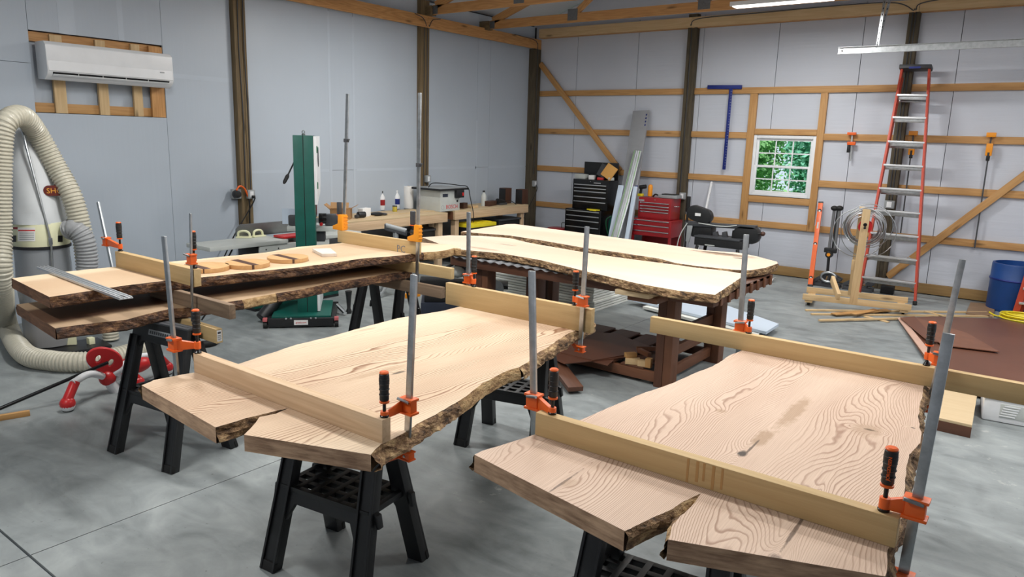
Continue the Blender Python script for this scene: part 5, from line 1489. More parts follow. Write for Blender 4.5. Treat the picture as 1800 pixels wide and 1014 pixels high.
on = lambda x, y: pz(x, y, WZ)
def bx_thing(name, label, cat, q0, q1, depth, ztop_q, m, bevel=.004, group=None):
    """upright box whose front-left / front-right base pixels are q0, q1"""
    a, b = on(*q0), on(*q1); e = (b - a); e.z = 0; w = e.length; e.normalize(); dd = Vector((-e.y, e.x, 0))
    h_ = pv(ztop_q[0], ztop_q[1], a).z - WZ
    c = (a + b) / 2 + dd * depth / 2 + Vector((0, 0, h_ / 2 + .0005))
    R = Matrix((e, dd, Z3)).transposed()
    return MB().box(c, (w, depth, h_), R).build(name, m, None, bevel), c, R, w, h_
# router table
t0 = thing('router_table', 'grey router table with dark top and red lettering on workbench', 'router table', on(800, 372))
a = Vector((-7.66, 0, WZ)); xr = -7.66
rp0, rp1 = px(738, 362, XL + .3), px(805, 368, xr)
ya, yb = px(774, 371, xr).y, px(808, 366, xr).y
yb = max(yb, ya + .34)
zt2 = px(774, 332, xr).z
bb1('cabinet', M_ltgrey, xr - .50, xr, ya, yb, WZ + .001, zt2 - .03, t0, .006)
bb1('table_plate', M_black, xr - .56, xr + .05, ya - .06, yb + .16, zt2 - .03, zt2, t0, .004)
bb1('table_face', M_grey, xr - .55, xr + .04, ya - .05, yb + .15, zt2, zt2 + .004, t0)
bb1('switch_box', M_black, xr, xr + .05, yb - .13, yb + .05, zt2 - .15, zt2 - .03, t0, .006)
bb1('switch', M_redpl, xr + .05, xr + .06, yb - .0, yb + .03, zt2 - .12, zt2 - .07, t0, .002)
bb1('feature_sticker', M_navy, xr + .0005, xr + .0015, ya + .05, ya + .17, zt2 - .13, zt2 - .08, t0)
MB().cyl((xr, yb - .06, WZ + .15), (xr + .004, yb - .06, WZ + .15), .018, n=14).build('dust_port', M_black, t0)
Mx = frame3((xr + .0012, (ya + yb) / 2 + .04, WZ + .065), (0, 1, 0), (0, 0, 1))
text_mesh('BOSCH', 'maker_letters', M_redink, t0, Mx, .085)
MB().tube([(xr + .002, ya + .05 + .03 * cos(2 * pi * i / 20), WZ + .065 + .03 * sin(2 * pi * i / 20)) for i in range(20)], .002, 6, closed=True).build('maker_emblem', M_grey, t0)
MB().tube(bez([(xr - .3, ya + .05, zt2 + .006), (xr - .35, ya + .2, zt2 + .06), (xr - .3, yb - .02, zt2 + .05), (xr - .1, yb + .1, zt2 + .03), (xr + .04, yb + .14, zt2 + .01), (xr + .07, yb + .17, zt2 - .15), (xr + .1, yb + .22, WZ - .05), (xr + .08, yb + .25, WZ - .2)], 8), .007, 8).build('power_cord', M_rubber, t0)
# bottles, rolls, cartons
def bottle(label, q, r, h_, mb_, mc, lab=None):
    p = on(*q); t = thing('bottle', label, 'bottle', p)
    MB().lathe([(r, .001), (r, h_ * .68), (r * .55, h_ * .82), (r * .42, h_ * .86), (r * .42, h_ * .90)], p, 18).build('bottle_body', mb_, t, .002)
    MB().cyl(p + Vector((0, 0, h_ * .90)), p + Vector((0, 0, h_)), r * .48, n=14).build('cap', mc, t, .002)
    if lab: MB().lathe([(r + .0008, h_ * .25), (r + .0008, h_ * .55)], p, 18).build('bottle_label', lab, t)
bottle('white glue bottle with red label and black cap', (671, 369), .052, .29, M_white, M_black, M_red)
bottle('white bottle with white cap beside the paper towel roll', (697, 367), .052, .29, M_white, M_white, M_tblue)
bottle('clear water bottle with black lid on the right bench', (850, 362), .045, .26, M_ltgrey, M_black)
p = on(694, 373); t = thing('metal_tin', 'small yellow tin in front of the white bottles', 'tin', p)
MB().lathe([(.036, .001), (.036, .085)], p, 18).build('tin_body', plain('tin_yellow', srgb(176, 158, 60), .4), t, .002); MB().lathe([(.037, .085), (.037, .1)], p, 18).build('tin_lid', M_dkgrey, t, .002)
p = on(718, 366); t = thing('paper_towel_roll', 'white paper towel roll standing on the left bench', 'paper towel', p)
MB().lathe([(.078, .001), (.08, .01), (.08, .34), (.078, .35), (.02, .35)], p, 24).build('paper_roll', M_paper, t); MB().lathe([(.02, .34), (.02, .352)], p, 14).build('roll_core', M_card, t)
p = on(600, 384)
t = thing('cardboard_box', 'open brown cardboard box with flaps, behind the bandsaw table', 'cardboard box', p)
e = Vector((.75, .66, 0)); dd = Vector((-e.y, e.x, 0)); R = Matrix((e, dd, Z3)).transposed()
for (c, s) in (((0, -.11, .07), (.26, .006, .14)), ((0, .11, .07), (.26, .006, .14)), ((-.13, 0, .07), (.006, .22, .14)), ((.13, 0, .07), (.006, .22, .14)), ((0, 0, .004), (.26, .22, .006))):
    MB().box(p + R @ Vector(c), s, R).build('box_side', M_card, t)
for s, ang in ((-1, .7), (1, -.5)):
    MB().box(p + R @ Vector((s * .17, 0, .16)), (.11, .22, .005), R @ Matrix.Rotation(ang, 3, 'Y')).build('box_flap', M_card, t)
MB().box(p + R @ Vector((0, -.13, .19)), (.24, .09, .005), R @ Matrix.Rotation(1.0, 3, 'X')).build('box_flap', M_card, t)
o, *_ = bx_thing('carton', 'small upright brown carton against the wall on the left bench', 'carton', (626, 372), (638, 371), .03, (632, 349), M_card); tag(o, 'small upright brown carton against the wall on the left bench', 'carton')
o, *_ = bx_thing('carton', 'white small carton at the front of the left bench', 'carton', (638, 382), (652, 380), .09, (644, 367), M_paper); tag(o, 'white small carton at the front of the left bench', 'carton')
o, *_ = bx_thing('carton', 'whitish carton behind the small white one on the left bench', 'carton', (625, 373), (648, 371), .10, (632, 364), M_ltgrey); tag(o, 'whitish carton behind the small white one on the left bench', 'carton')
p = on(632, 383); t = thing('nail_gun', 'black and grey power tool lying by the small white carton', 'power tool', p)
MB().cyl(p + Vector((0, -.03, .045)), p + Vector((.02, .08, .045)), .042, n=16).build('motor_housing', M_black, t, .006); MB().box(p + Vector((.02, -.06, .03)), (.05, .10, .04), Matrix.Rotation(.5, 3, 'Z')).build('grip', M_dkgrey, t, .01)
p = on(662, 379)
t = thing('work_gloves', 'dark cloth heap behind the white carton on the left bench', 'cloth', p)
MB().ball(p + Vector((0, .0, .025)), .09, 14, (1, 1.2, .3)).build('glove_palm', M_black, t); MB().ball(p + Vector((.02, .12, .018)), .05, 12, (1.2, 1, .36)).build('glove_cuff', M_dkgrey, t)
# router fence
p = on(680, 362); t = thing('router_fence', 'white and black router fence lying at the back of the left bench', 'fence', p)
a, b = on(651, 370), on(712, 364); a.z = b.z = WZ
MB().bar(a + Vector((-.05, 0, .04)), b + Vector((-.05, 0, .04)), .03, .078).build('fence_face', M_white, t, .003); MB().bar(a + Vector((-.05, 0, .095)), b + Vector((-.05, 0, .095)), .05, .03).build('fence_track', M_black, t, .003)
o = MB().bar(on(640, 379) + Vector((0, 0, .006)), on(780, 371) + Vector((-.2, 0, .006)), .28, .011).build('plywood_scrap', M_ply); tag(o, 'thin pale plywood scrap lying on the left bench', 'plywood')
# right bench items
for (q0, q1, zt, lab) in (((877, 357), (893, 355), 330, 'black wooden loudspeaker behind the sander on the right bench'), ((906, 358), (920, 356), 332, 'black wooden loudspeaker nearest the corner post')):
    a = on(*q0); t = thing('loudspeaker', lab, 'loudspeaker', a, 0, 'loudspeakers on the right bench')
    h_ = pv(q0[0], zt, a).z - WZ
    bb1('cabinet', M_walnut, a.x - .0, a.x + .15, a.y, a.y + .17, WZ + .001, WZ + h_, t, .004)
    bb1('grille', M_black, a.x + .006, a.x + .144, a.y - .012, a.y, WZ + .008, WZ + h_ - .008, t, .004)
p = on(880, 360); t = thing('belt_sander', 'black handheld sander lying in front of the loudspeaker', 'sander', p)
MB().cyl(p + Vector((0, -.10, .075)), p + Vector((.0, .10, .045)), .042, .035, 16).build('motor_housing', M_black, t, .006); MB().box(p + Vector((0, .03, .02)), (.09, .20, .036)).build('sanding_base', M_dkgrey, t, .006); MB().tube(bez([p + Vector((0, .1, .05)), p + Vector((.06, .22, .06)), p + Vector((.16, .34, -.08)), p + Vector((.16, .36, -.35))], 8), .006, 8).build('power_cord', M_rubber, t)
o, *_ = bx_thing('carton', '', '', (860, 363), (873, 361), .10, (862, 354), M_walnut); tag(o, 'low dark brown box between the water bottle and the sander', 'box')
o, *_ = bx_thing('carton', '', '', (815, 367), (822, 366), .08, (818, 357), M_walnut); tag(o, 'small dark carton right of the router table', 'box')
o = box1('wood_offcut', M_pine_pale, on(831, 365) + Vector((0, 0, .02)), (.10, .16, .038), None, .003); tag(o, 'pale wood offcut right of the router table', 'offcut')
# below the benches
p = pz(850, 410, .5)
t = thing('tool_case', 'bright yellow lidded tool case under the right bench', 'tool case', (px(850, 392, XB2 + .05).x, px(850, 392, XB2 + .05).y, 0))
cy = px(850, 392, XB2 + .1); zz = cy.z
bb1('case_body', M_black, XB2 - .25, XB2 + .10, cy.y - .32, cy.y + .32, 0, zz - .06, t, .01)
bb1('case_lid', M_yellow, XB2 - .26, XB2 + .11, cy.y - .33, cy.y + .33, zz - .06, zz, t, .012)
for k in range(4): bb1('lid_rib', M_yellow, XB2 - .2, XB2 + .05, cy.y - .26 + k * .15, cy.y - .18 + k * .15, zz, zz + .012, t, .004)
t = thing('storage_bin', 'dark bin in the shadow under the right bench end', 'bin', (XB2 - .2, px(905, 385, XB2).y, 0))
yy = px(900, 385, XB2).y; bb1('bin_body', M_black, XB2 - .4, XB2 - .05, yy - .3, yy + .3, 0, .62, t, .02); bb1('bin_rim', M_dkgrey, XB2 - .42, XB2 - .03, yy - .32, yy + .32, .62, .65, t, .008)
t = thing('storage_bin', 'black bin in the shadow under the left bench', 'bin', (XB1 - .3, 7.9, 0))
bb1('bin_body', M_black, XB1 - .5, XB1 - .12, 7.7, 8.3, .272, .60, t, .02); bb1('bin_rim', M_dkgrey, XB1 - .52, XB1 - .1, 7.68, 8.32, .60, .63, t, .008)
# roller stand
p = pz(697, 470, 0); p = Vector((-6.75, 6.45, 0)); za = pv(697, 400, p).z
t = thing('roller_stand', 'grey roller stand behind the pencilled board', 'roller stand', p)
a, b = pv(677, 396, p), pv(714, 406, p); 
MB().cyl(a, b, .032, n=20).build('roller', M_grey, t, .004); MB().bar(a - Vector((0, 0, .045)), b - Vector((0, 0, .045)), .06, .03).build('roller_bracket', M_dkgrey, t, .004)
for e_ in (a, b): MB().box(e_ - Vector((0, 0, .02)), (.02, .07, .07), Matrix.Rotation(math.atan2((b - a).y, (b - a).x), 3, 'Z')).build('bracket_end', M_dkgrey, t, .004)
m_ = (a + b) / 2
MB().bar((m_.x, m_.y, .1), (m_.x, m_.y, m_.z - .05), .05, .05).build('post', M_grey, t, .004)
for s in (-1, 1): MB().bar((m_.x - .28 * s, m_.y + .0, .015), (m_.x, m_.y, .3), .03, .03).build('foot', M_grey, t, .003); MB().bar((m_.x, m_.y - .28 * s, .015), (m_.x, m_.y, .3), .03, .03).build('foot', M_grey, t, .003)
p = Vector((-5.3, 6.9, 0))
t = thing('roller_stand', 'low grey roller stand seen between the bench legs', 'roller stand', p)
a, b = pv(868, 497, p), pv(893, 499, p)
MB().cyl(a, b, .035, n=20).build('roller', M_grey, t, .004); MB().bar(a - Vector((0, 0, .05)), b - Vector((0, 0, .05)), .07, .03).build('roller_bracket', M_dkgrey, t, .004)
m_ = (a + b) / 2; MB().bar((m_.x, m_.y, .02), (m_.x, m_.y, m_.z - .05), .05, .05).build('post', M_grey, t, .004); MB().cyl(m_ - Vector((.0, .03, .12)), m_ - Vector((0, .08, .12)), .025, n=12).build('lock_knob', M_yelorg, t, .004)
MB().bar((m_.x - .25, m_.y, .015), (m_.x + .25, m_.y, .015), .04, .03).build('foot', M_grey, t, .003)

# ------------------------------------------------------------------ mitre saw on a navy cabinet
P = Vector((-5.15, 5.75, 0)); zc = pv(750, 523, P).z
e = Vector((.74, .67, 0)).normalized(); dd = Vector((-e.y, e.x, 0)); R = Matrix((e, dd, Z3)).transposed()
t = thing('mitre_saw', 'black mitre saw with clear guard on a navy cabinet', 'mitre saw', P)
wv = (pv(803, 530, P) - pv(712, 530, P)).length
MB().box(P + Vector((0, 0, zc / 2)), (wv, .5, zc), R).build('cabinet', M_navy, t, .01)
MB().box(pv(722, 520, P) + Vector((0, 0, .0)), (.12, .05, .05), R).build('yellow_tray', M_yelorg, t, .004); MB().box(pv(707, 515, P), (.04, .04, .13), R).build('clip', M_greenclip, t, .005)
b0 = pv(800, 495, P)
MB().box(Vector((P.x, P.y, zc + .035)) + e * .02, (wv * .95, .46, .07), R).build('saw_base', M_black, t, .01)
MB().cyl(pv(835, 478, P) - dd * .06, pv(835, 478, P) + dd * .06, .13, n=28).build('blade_guard', M_whitepanel, t, .01)
MB().tube([pv(835, 478, P) - dd * .07 + e * .125 * cos(2 * pi * i / 28) + Z3 * .125 * sin(2 * pi * i / 28) for i in range(28)], .012, 8, closed=True).build('guard_rim', M_dkgrey, t)
MB().cyl(pv(800, 465, P), pv(868, 490, P), .05, n=16).build('motor', M_black, t, .01)
MB().bar(pv(738, 496, P), pv(832, 502, P), .22, .10).build('saw_body', M_black, t, .02)
MB().ball(pv(802, 478, P - Vector((P.x, P.y, 0)).normalized() * .12), .085, 18, (1.3, 1, .7)).build('dust_chute', M_ltgrey, t)
MB().tube(bez([pv(785, 470, P), pv(815, 458, P), pv(850, 470, P), pv(872, 500, P)], 8), .016, 8).build('handle_arm', M_black, t)
MB().cyl(pv(868, 505, P) - dd * .1, pv(868, 505, P) - dd * .08, .10, n=28).build('saw_blade', M_steel, t)

# ------------------------------------------------------------------ tool chests
CY = 11.2
def chest(name, label, x0, x1, zA, zB, depth, m, rows, handle, y=CY, lip=0):
    t = thing(name, label, 'tool chest', ((x0 + x1) / 2, y + depth / 2, zA))
    bb1('chest_body', m, x0, x1, y, y + depth, zA, zB, t, .006)
    for (za, zb) in rows:
        d = bb1('drawer', m, x0 + .03, x1 - .03, y - .008, y + .001, za + .004, zb - .004, t, .003)
        bb1('drawer_pull', handle, x0 + .035, x1 - .035, y - .022, y - .008, zb - .022, zb - .006, d, .003)
    MB().cyl((x0 + (x1 - x0) * .5, y - .004, zB - .03), (x0 + (x1 - x0) * .5, y + .002, zB - .03), .009, n=12).build('lock', M_chrome, t)
    return t
zz = lambda x, y: py(x, y, CY).z
ux0, ux1 = py(1004, 330, CY).x, py(1066, 330, CY).x
lx0, lx1 = py(993, 385, CY).x, py(1056, 385, CY).x
rowsU = []; ys_ = [324, 330, 336, 345.5, 354, 363]
for a, b in zip(ys_[:-1], ys_[1:]): rowsU.append((zz(1035, b), zz(1035, a)))
tU = chest('tool_chest', 'black upper tool chest with open lid and silver drawer pulls', ux0, ux1, zz(1004, 366) + .0, zz(1004, 314), .36, M_black_gl, rowsU, M_alu, CY + .06)
ys_ = [370, 378.5, 387, 398, 408]
rowsL = [(zz(1025, b), zz(1025, a)) for a, b in zip(ys_[:-1], ys_[1:])]
tL = chest('tool_chest', 'black lower rolling tool cabinet under the black chest', lx0, lx1, .10, zz(1004, 366) - .004, .44, M_black_gl, rowsL, M_alu)
for x in (lx0 + .06, lx1 - .06):
    for y in (CY + .06, CY + .38): MB().cyl((x - .015, y, .05), (x + .015, y, .05), .049, n=14).build('caster', M_rubber, tL)
lidz = py(1050, 285, CY + .42).z
bb1('open_lid', M_black, ux0 + .01, ux1 - .01, CY + .40, CY + .418, zz(1004, 314) + .0, lidz, tU, .004)
for kk, (tt_, qx, qy, w_) in enumerate(((tU, 1050, 322, .12), (tL, 1042, 370, .12))):
    p = py(qx, qy, CY + (.06 if kk == 0 else 0) - .009); bb1('maker_badge', M_alu if kk == 0 else M_yellow, p.x - .07, p.x + .07, p.y - .002, p.y, p.z - .006, p.z + .008, tt_)
zU = zz(1004, 314)
o = box1('manila_envelope', M_envelope, py(1071, 302, CY + .22), (.22, .02, .24), None, .003, Matrix.Rotation(.5, 3, 'Y') @ Matrix.Rotation(-.3, 3, 'X')); tag(o, 'tan padded envelope leaning in the open black tool chest', 'envelope')
p = py(1060, 300, CY + .26)
o = box1('plastic_clamshell', M_dkgrey, p, (.16, .02, .22), None, .003, Matrix.Rotation(.35, 3, 'Y') @ Matrix.Rotation(-.3, 3, 'X')); tag(o, 'grey clear package behind the tan envelope', 'package')
for k, (qx, w_, h_, m, lab) in enumerate(((1022, .22, .08, M_ltgrey, 'pale box at the left in the open black tool chest'), (1041, .10, .07, M_paper, 'white paper packet in the open black tool chest'), (1056, .12, .04, M_redpl, 'red packet in the open black tool chest'), (1074, .10, .05, M_ltgrey, 'grey carton at the right in the open black tool chest'))):
    p = py(qx, 316, CY + .25); o = box1('packet', m, (p.x, p.y, zU + h_ / 2 + .001), (w_, .12, h_), None, .004, Matrix.Rotation(.2 * k, 3, 'Z')); tag(o, lab, 'packet', 'packets in the open tool chest')
o = MB().bar((lx1 - .30, CY + .025, zz(1004, 366) + .008), (lx1 - .05, CY + .03, zz(1004, 366) + .008), .03, .02).build('yellow_level', M_yellow, None, .003); tag(o, 'small yellow level on the ledge between the black tool chests', 'level')
# red chest
rx0, rx1 = py(1120, 350, CY).x, py(1178, 350, CY).x; sx0_, sx1_ = py(1111, 390, CY).x, py(1180, 395, CY).x
ys_ = [356, 362, 367, 372, 384]
tR = chest('tool_chest', 'red upper tool chest with items on top, beside the post', rx0, rx1, zz(1150, 386), zz(1120, 346), .36, M_red, [(zz(1150, b), zz(1150, a)) for a, b in zip(ys_[:-1], ys_[1:])][:4], M_chrome, CY + .06)
ys_ = [387, 396, 406, 416]
tS = chest('tool_chest', 'red lower rolling tool cabinet with open shelf', sx0_, sx1_, zz(1150, 416), zz(1150, 386) - .004, .44, M_red, [(zz(1150, b), zz(1150, a)) for a, b in zip(ys_[:-1], ys_[1:])], M_chrome)
for x in (sx0_ + .02, sx1_ - .02):
    for y in (CY + .02, CY + .42): bb1('corner_post', M_red, x - .02, x + .02, y - .02, y + .02, .10, zz(1150, 416), tS, .003); MB().cyl((x - .015, y, .05), (x + .015, y, .05), .049, n=12).build('caster', M_rubber, tS)
bb1('lower_shelf', M_red, sx0_, sx1_, CY, CY + .44, .12, .15, tS, .004); bb1('back_panel', M_red, sx0_, sx1_, CY + .43, CY + .44, .15, zz(1150, 416), tS)
p = py(1125, 352, CY); bb1('maker_badge', M_alu, p.x - .05, p.x + .05, CY + .05, CY + .059, p.z - .012, p.z + .012, tR)
MB().tube(bez([(rx1 + .005, CY + .16, zz(1150, 362)), (rx1 + .05, CY + .18, zz(1150, 362)), (rx1 + .05, CY + .26, zz(1150, 362)), (rx1 + .005, CY + .28, zz(1150, 362))], 6), .008, 8).build('side_handle', M_chrome, tR)
zR = zz(1120, 346)
p = py(1126, 335, CY + .2); t = thing('cordless_drill', 'black and yellow cordless drill standing on the red tool chest', 'drill', (p.x, p.y, zR))
MB().cyl((p.x - .02, p.y, zR + .15), (p.x + .10, p.y, zR + .17), .035, n=14).build('drill_body', M_black, t, .006); MB().cyl((p.x, p.y, zR + .04), (p.x + .015, p.y, zR + .15), .022, n=12).build('grip', M_black, t); MB().bb(p.x - .06, p.x + .05, p.y - .04, p.y + .04, zR + .001, zR + .045).build('battery', M_yellow, t, .008)
p = py(1143, 335, CY + .2); t = thing('adhesive_tube', 'orange adhesive bottle standing on the red tool chest', 'bottle', (p.x, p.y, zR))
MB().lathe([(.035, .001), (.04, .04), (.04, .17), (.03, .2), (.012, .21)], (p.x, p.y, zR), 16).build('tube_body', M_yelorg, t); MB().lathe([(.036, .0), (.036, .03)], (p.x, p.y, zR), 16).build('tube_base', M_tblue, t)
p = py(1178, 341, CY + .22); t = thing('tool_pouch', 'grey and black tool case lying on the red tool chest', 'tool case', (p.x, p.y, zR))
MB().box((p.x, p.y, zR + .03), (.34, .2, .055)).build('case_shell', M_grey, t, .015); MB().box((p.x, p.y, zR + .065), (.24, .15, .015)).build('case_lid', M_black, t, .006); MB().tube(bez([(p.x - .17, p.y - .05, zR + .03), (p.x - .24, p.y - .05, zR + .05), (p.x - .3, p.y - .02, zR + .015)], 6), .014, 8).build('case_strap', M_black, t)
# red shop stool and green bottle by the black chest
p = py(979, 405, CY + .1); t = thing('shop_stool', 'dark red round stool seat left of the black tool chest', 'stool', (p.x, p.y, 0))
zs = py(983, 400, CY + .1).z
MB().lathe([(.16, zs - .05), (.175, zs - .035), (.175, zs - .01), (.15, zs)], (p.x, p.y, 0), 28).build('seat', M_red, t); MB().cyl((p.x, p.y, .06), (p.x, p.y, zs - .05), .025, n=14).build('post', M_chrome, t)
for k in range(5): MB().bar((p.x, p.y, .06), (p.x + .2 * cos(k * 1.257), p.y + .2 * sin(k * 1.257), .03), .03, .03).build('leg', M_black, t, .003); 
MB().tube(bez([(p.x + .1, p.y, zs), (p.x + .1, p.y + .0, zs + .09), (p.x + .18, p.y, zs + .1)], 6), .006, 8).build('lift_lever', M_black, t)
p = py(1073, 400, CY + .05); t = thing('gas_cylinder', 'dark green gas cylinder between the black chest and the leaning boards', 'gas cylinder', (p.x, p.y, 0))
zg = py(1073, 378, CY).z; MB().lathe([(.09, .0), (.09, zg - .12), (.06, zg - .05), (.03, zg - .03), (.03, zg)], (p.x, p.y + .1, 0), 20).build('cylinder_body', M_green, t); MB().tube(bez([(p.x, p.y + .02, zg - .02), (p.x - .08, p.y - .02, zg - .1), (p.x - .04, p.y - .03, zg - .3), (p.x + .04, p.y - .0, zg - .45)], 8), .009, 8).build('gas_hose', M_greenclip, t)

# ------------------------------------------------------------------ boards leaning on the back wall
def lean(name, label, cat, qt, ql, yt, yl, w, th, m, extra=None):
    """board whose top-centre and a lower point are seen; carried down to the floor"""
    a = py(*qt, yt); b = py(*ql, yl); d = (b - a).normalized()
    g = a + d * ((a.z - .0) / -d.z)
    sd = Vector((1, 0, 0)); sd = (sd - d * sd.dot(d)).normalized(); nn = sd.cross(d)
    if nn.y > 0: nn = -nn
    c = (a + g) / 2; Ln = (g - a).length
    R = Matrix((d, sd, nn)).transposed()
    t = thing(name, label, cat, g)
    lift = Vector((0, 0, th))
    MB().box(c + lift, (Ln, w, th), R).build('board_face', m, t, .002)
    if extra: extra(t, a + lift, g + lift, d, sd, nn, Ln)
    return t
M_silver = plain('silver_foil_board', srgb(150, 152, 156), .4, 0, .05)
def print_marks(t, a, g, d, sd, nn, Ln):
    for k in range(4):
        MB().box(a + d * (.08 + k * .06) + sd * .12 + nn * .0205, (.03, .022, .001), Matrix((d, sd, nn)).transposed()).build('printed_mark', M_tblue, t)
    for k in range(3): MB().box(a + d * (.62 + k * .03) + nn * .0205, (.008, .16, .001), Matrix((d, sd, nn)).transposed()).build('printed_line', M_grey, t)
    MB().box(a + d * 1.4 + sd * .13 + nn * .0205, (.18, .05, .001), Matrix((d, sd, nn)).transposed()).build('printed_block', M_tblue, t)
    MB().box(a + d * 1.75 + sd * .10 + nn * .0205, (.24, .03, .001), Matrix((d, sd, nn)).transposed()).build('printed_letters', M_tblue, t)
lean('foil_board', 'tall silver foam board leaning on the back wall between the tool chests', 'foam board', (1127, 199), (1096, 410), YB - .05, YB - .62, .30, .04, M_silver, print_marks)
M_gstrip = plain('green_strip', srgb(130, 190, 110), .5)
def rail_detail(t, a, g, d, sd, nn, Ln):
    for s in (-.055, .05): MB().box((a + g) / 2 + sd * s + nn * .009, (Ln, .008, .004), Matrix((d, sd, nn)).transposed()).build('green_strip', M_gstrip, t)
    for s in (-.02, .015): MB().box((a + g) / 2 + sd * s + nn * .010, (Ln, .014, .006), Matrix((d, sd, nn)).transposed()).build('rail_rib', M_alu, t)
lean('track_saw_rail', 'long track saw rail with green strips leaning on the silver board', 'guide rail', (1121, 266), (1085, 410), YB - .34, YB - .74, .15, .012, M_alu, rail_detail)
lean('track_saw_rail', 'shorter track saw rail with green strips in front of the long one', 'guide rail', (1100, 350), (1083, 410), YB - .62, YB - .80, .16, .012, M_alu, rail_detail)
lean('white_board', 'narrow white board leaning right of the track saw rails', 'board', (1117, 331), (1103, 415), YB - .50, YB - .70, .07, .03, M_whitepanel)
lean('white_board', 'narrow white board leaning left of the track saw rails', 'board', (1092, 329), (1078, 400), YB - .50, YB - .70, .10, .03, M_whitepanel)
lean('plastic_pipe', 'thin white pipe leaning on the wall behind the metal saw', 'pipe', (1251, 323), (1238, 385), YB - .02, YB - .25, .03, .03, M_white)

# ------------------------------------------------------------------ horizontal metal saw
P = Vector((-4.1, 10.75, 0)); g = lambda x, y, k=0: py(x, y, 10.75 + k)
t = thing('metal_cutting_saw', 'black horizontal metal-cutting bandsaw on a stand by the window', 'metal saw', P)
a, b = g(1226, 424), g(1310, 426); zb1 = g(1265, 433).z
bb1('saw_bed', M_black, a.x, b.x, 10.62, 10.95, zb1, g(1265, 419).z, t, .01); bb1('bed_top', M_dkgrey, a.x, b.x - .03, 10.60, 10.97, g(1265, 419).z, g(1265, 417).z + .01, t, .005)
for x in (a.x + .06, b.x - .06):
    for y in (10.62, 10.95): MB().bar((x + (x - P.x) * .3, y + (y - 10.78) * .5, .0), (x, y, zb1), .04, .04).build('stand_leg', M_black, t, .003)
bb1('tray', M_dkgrey, a.x + .05, b.x - .05, 10.6, 10.97, .28, .31, t, .005)
pts = []
c1, c2 = g(1219, 374), g(1237, 381); r_ = .115
u = (c2 - c1); u.y = 0; u.normalize(); w = Vector((-u.z, 0, u.x))
for i in range(24):
    q = 2 * pi * i / 24; base = c2 if cos(q) > 0 else c1; pts.append(base + u * r_ * cos(q) + w * r_ * sin(q))
MB().prism(pts, (0, .12, 0)).build('wheel_cover', M_black, t, .01); bb1('warning_sticker', M_paper, g(1222, 376).x, g(1222, 376).x + .09, 10.745, 10.749, g(1222, 377).z - .02, g(1222, 377).z + .025, t)
pts = []
c1, c2 = g(1303, 412), g(1319, 414); u = (c2 - c1); u.y = 0; u.normalize(); w = Vector((-u.z, 0, u.x)); r_ = .13
for i in range(24):
    q = 2 * pi * i / 24; base = c2 if cos(q) > 0 else c1; pts.append(base + u * r_ * cos(q) + w * r_ * sin(q))
MB().prism(pts, (0, .12, 0)).build('wheel_cover', M_black, t, .01)
MB().bar(g(1206, 393, .06), g(1330, 400, .06), .12, .06).build('saw_frame', M_dkgrey, t, .01)
MB().prism([g(1208, 394), g(1218, 394), g(1211, 426), g(1205, 424)], (0, .02, 0)).build('pivot_bracket', M_grey, t, .004)
bb1('motor', M_black, g(1214, 396).x, g(1250, 396).x, 10.78, 10.98, g(1230, 418).z, g(1230, 396).z, t, .02)
MB().cyl(g(1333, 411), g(1341, 411), .018, n=10).build('tension_shaft', M_black, t); MB().ball(g(1341, 411), .035, 14).build('tension_knob', M_walnut, t)
for xq in (1252, 1268): MB().prism([g(xq, 420), g(xq + 10, 420), g(xq + 7, 407), g(xq + 1, 408)], (0, .08, 0)).build('vise_jaw', M_dkgrey, t, .005)
MB().cyl(g(1288, 420, .03), g(1290, 405, .03), .02, n=10).build('blade_guide', M_black, t)
Mx = frame3((g(1258, 428).x, 10.617, g(1258, 428).z), (1, 0, .05), (0, 0, 1)); text_mesh('Dewalt' if False else 'Metal', 'maker_letters', M_ltgrey, t, Mx, .05) if False else None
bb1('maker_plate', M_ltgrey, g(1245, 428).x, g(1262, 428).x, 10.616, 10.619, g(1250, 430).z, g(1250, 429).z + .006, t)
MB().tube(bez([g(1228, 392, -.02), g(1260, 397, -.02), g(1280, 398, -.02), g(1295, 396, -.02)], 8), .008, 8).build('power_cord', M_ltgrey, t); MB().tube(bez([g(1208, 392, -.02), g(1196, 412, -.05), g(1190, 435, -.05), g(1188, 470, -.05)], 8), .008, 8).build('power_cord', M_ltgrey, t)
p = g(1203, 360, .5); t = thing('grip_handle', 'black upright handle bar standing beside the post', 'handle', (p.x, p.y, 0))
MB().cyl((p.x, p.y + .15, .0), (p.x, p.y + .15, g(1203, 345, .65).z), .018, n=12).build('bar', M_black, t); MB().cyl((p.x, p.y + .15, g(1203, 372, .65).z), (p.x, p.y + .15, g(1203, 345, .65).z + .005), .035, n=12).build('grip', M_rubber, t, .008)

# ------------------------------------------------------------------ T-square hung on the girt
t = thing('drywall_square', 'long blue T-square hanging on the top girt', 'T-square', (-4.55, YB, 1.6))
ta, tb = py(1244, 153, YB - .018), py(1304, 153, YB - .018)
MB().bar(ta, tb, .03, .06).build('square_head', M_tblue, t, .002)
ba, bb_ = py(1285, 156, YB - .037), py(1272.5, 298, YB - .037)
dv = bb_ - ba; MB().bar(ba, bb_, .004, .055, up=(dv.z, 0, -dv.x)).build('square_blade', M_tblue, t, .001)
for k in range(28):
    p = ba + dv * (.03 + k * .034); MB().box(p + Vector((.012, -.003, 0)), (.012 if k % 4 else .024, .001, .004)).build('scale_mark', M_ltgrey, t)

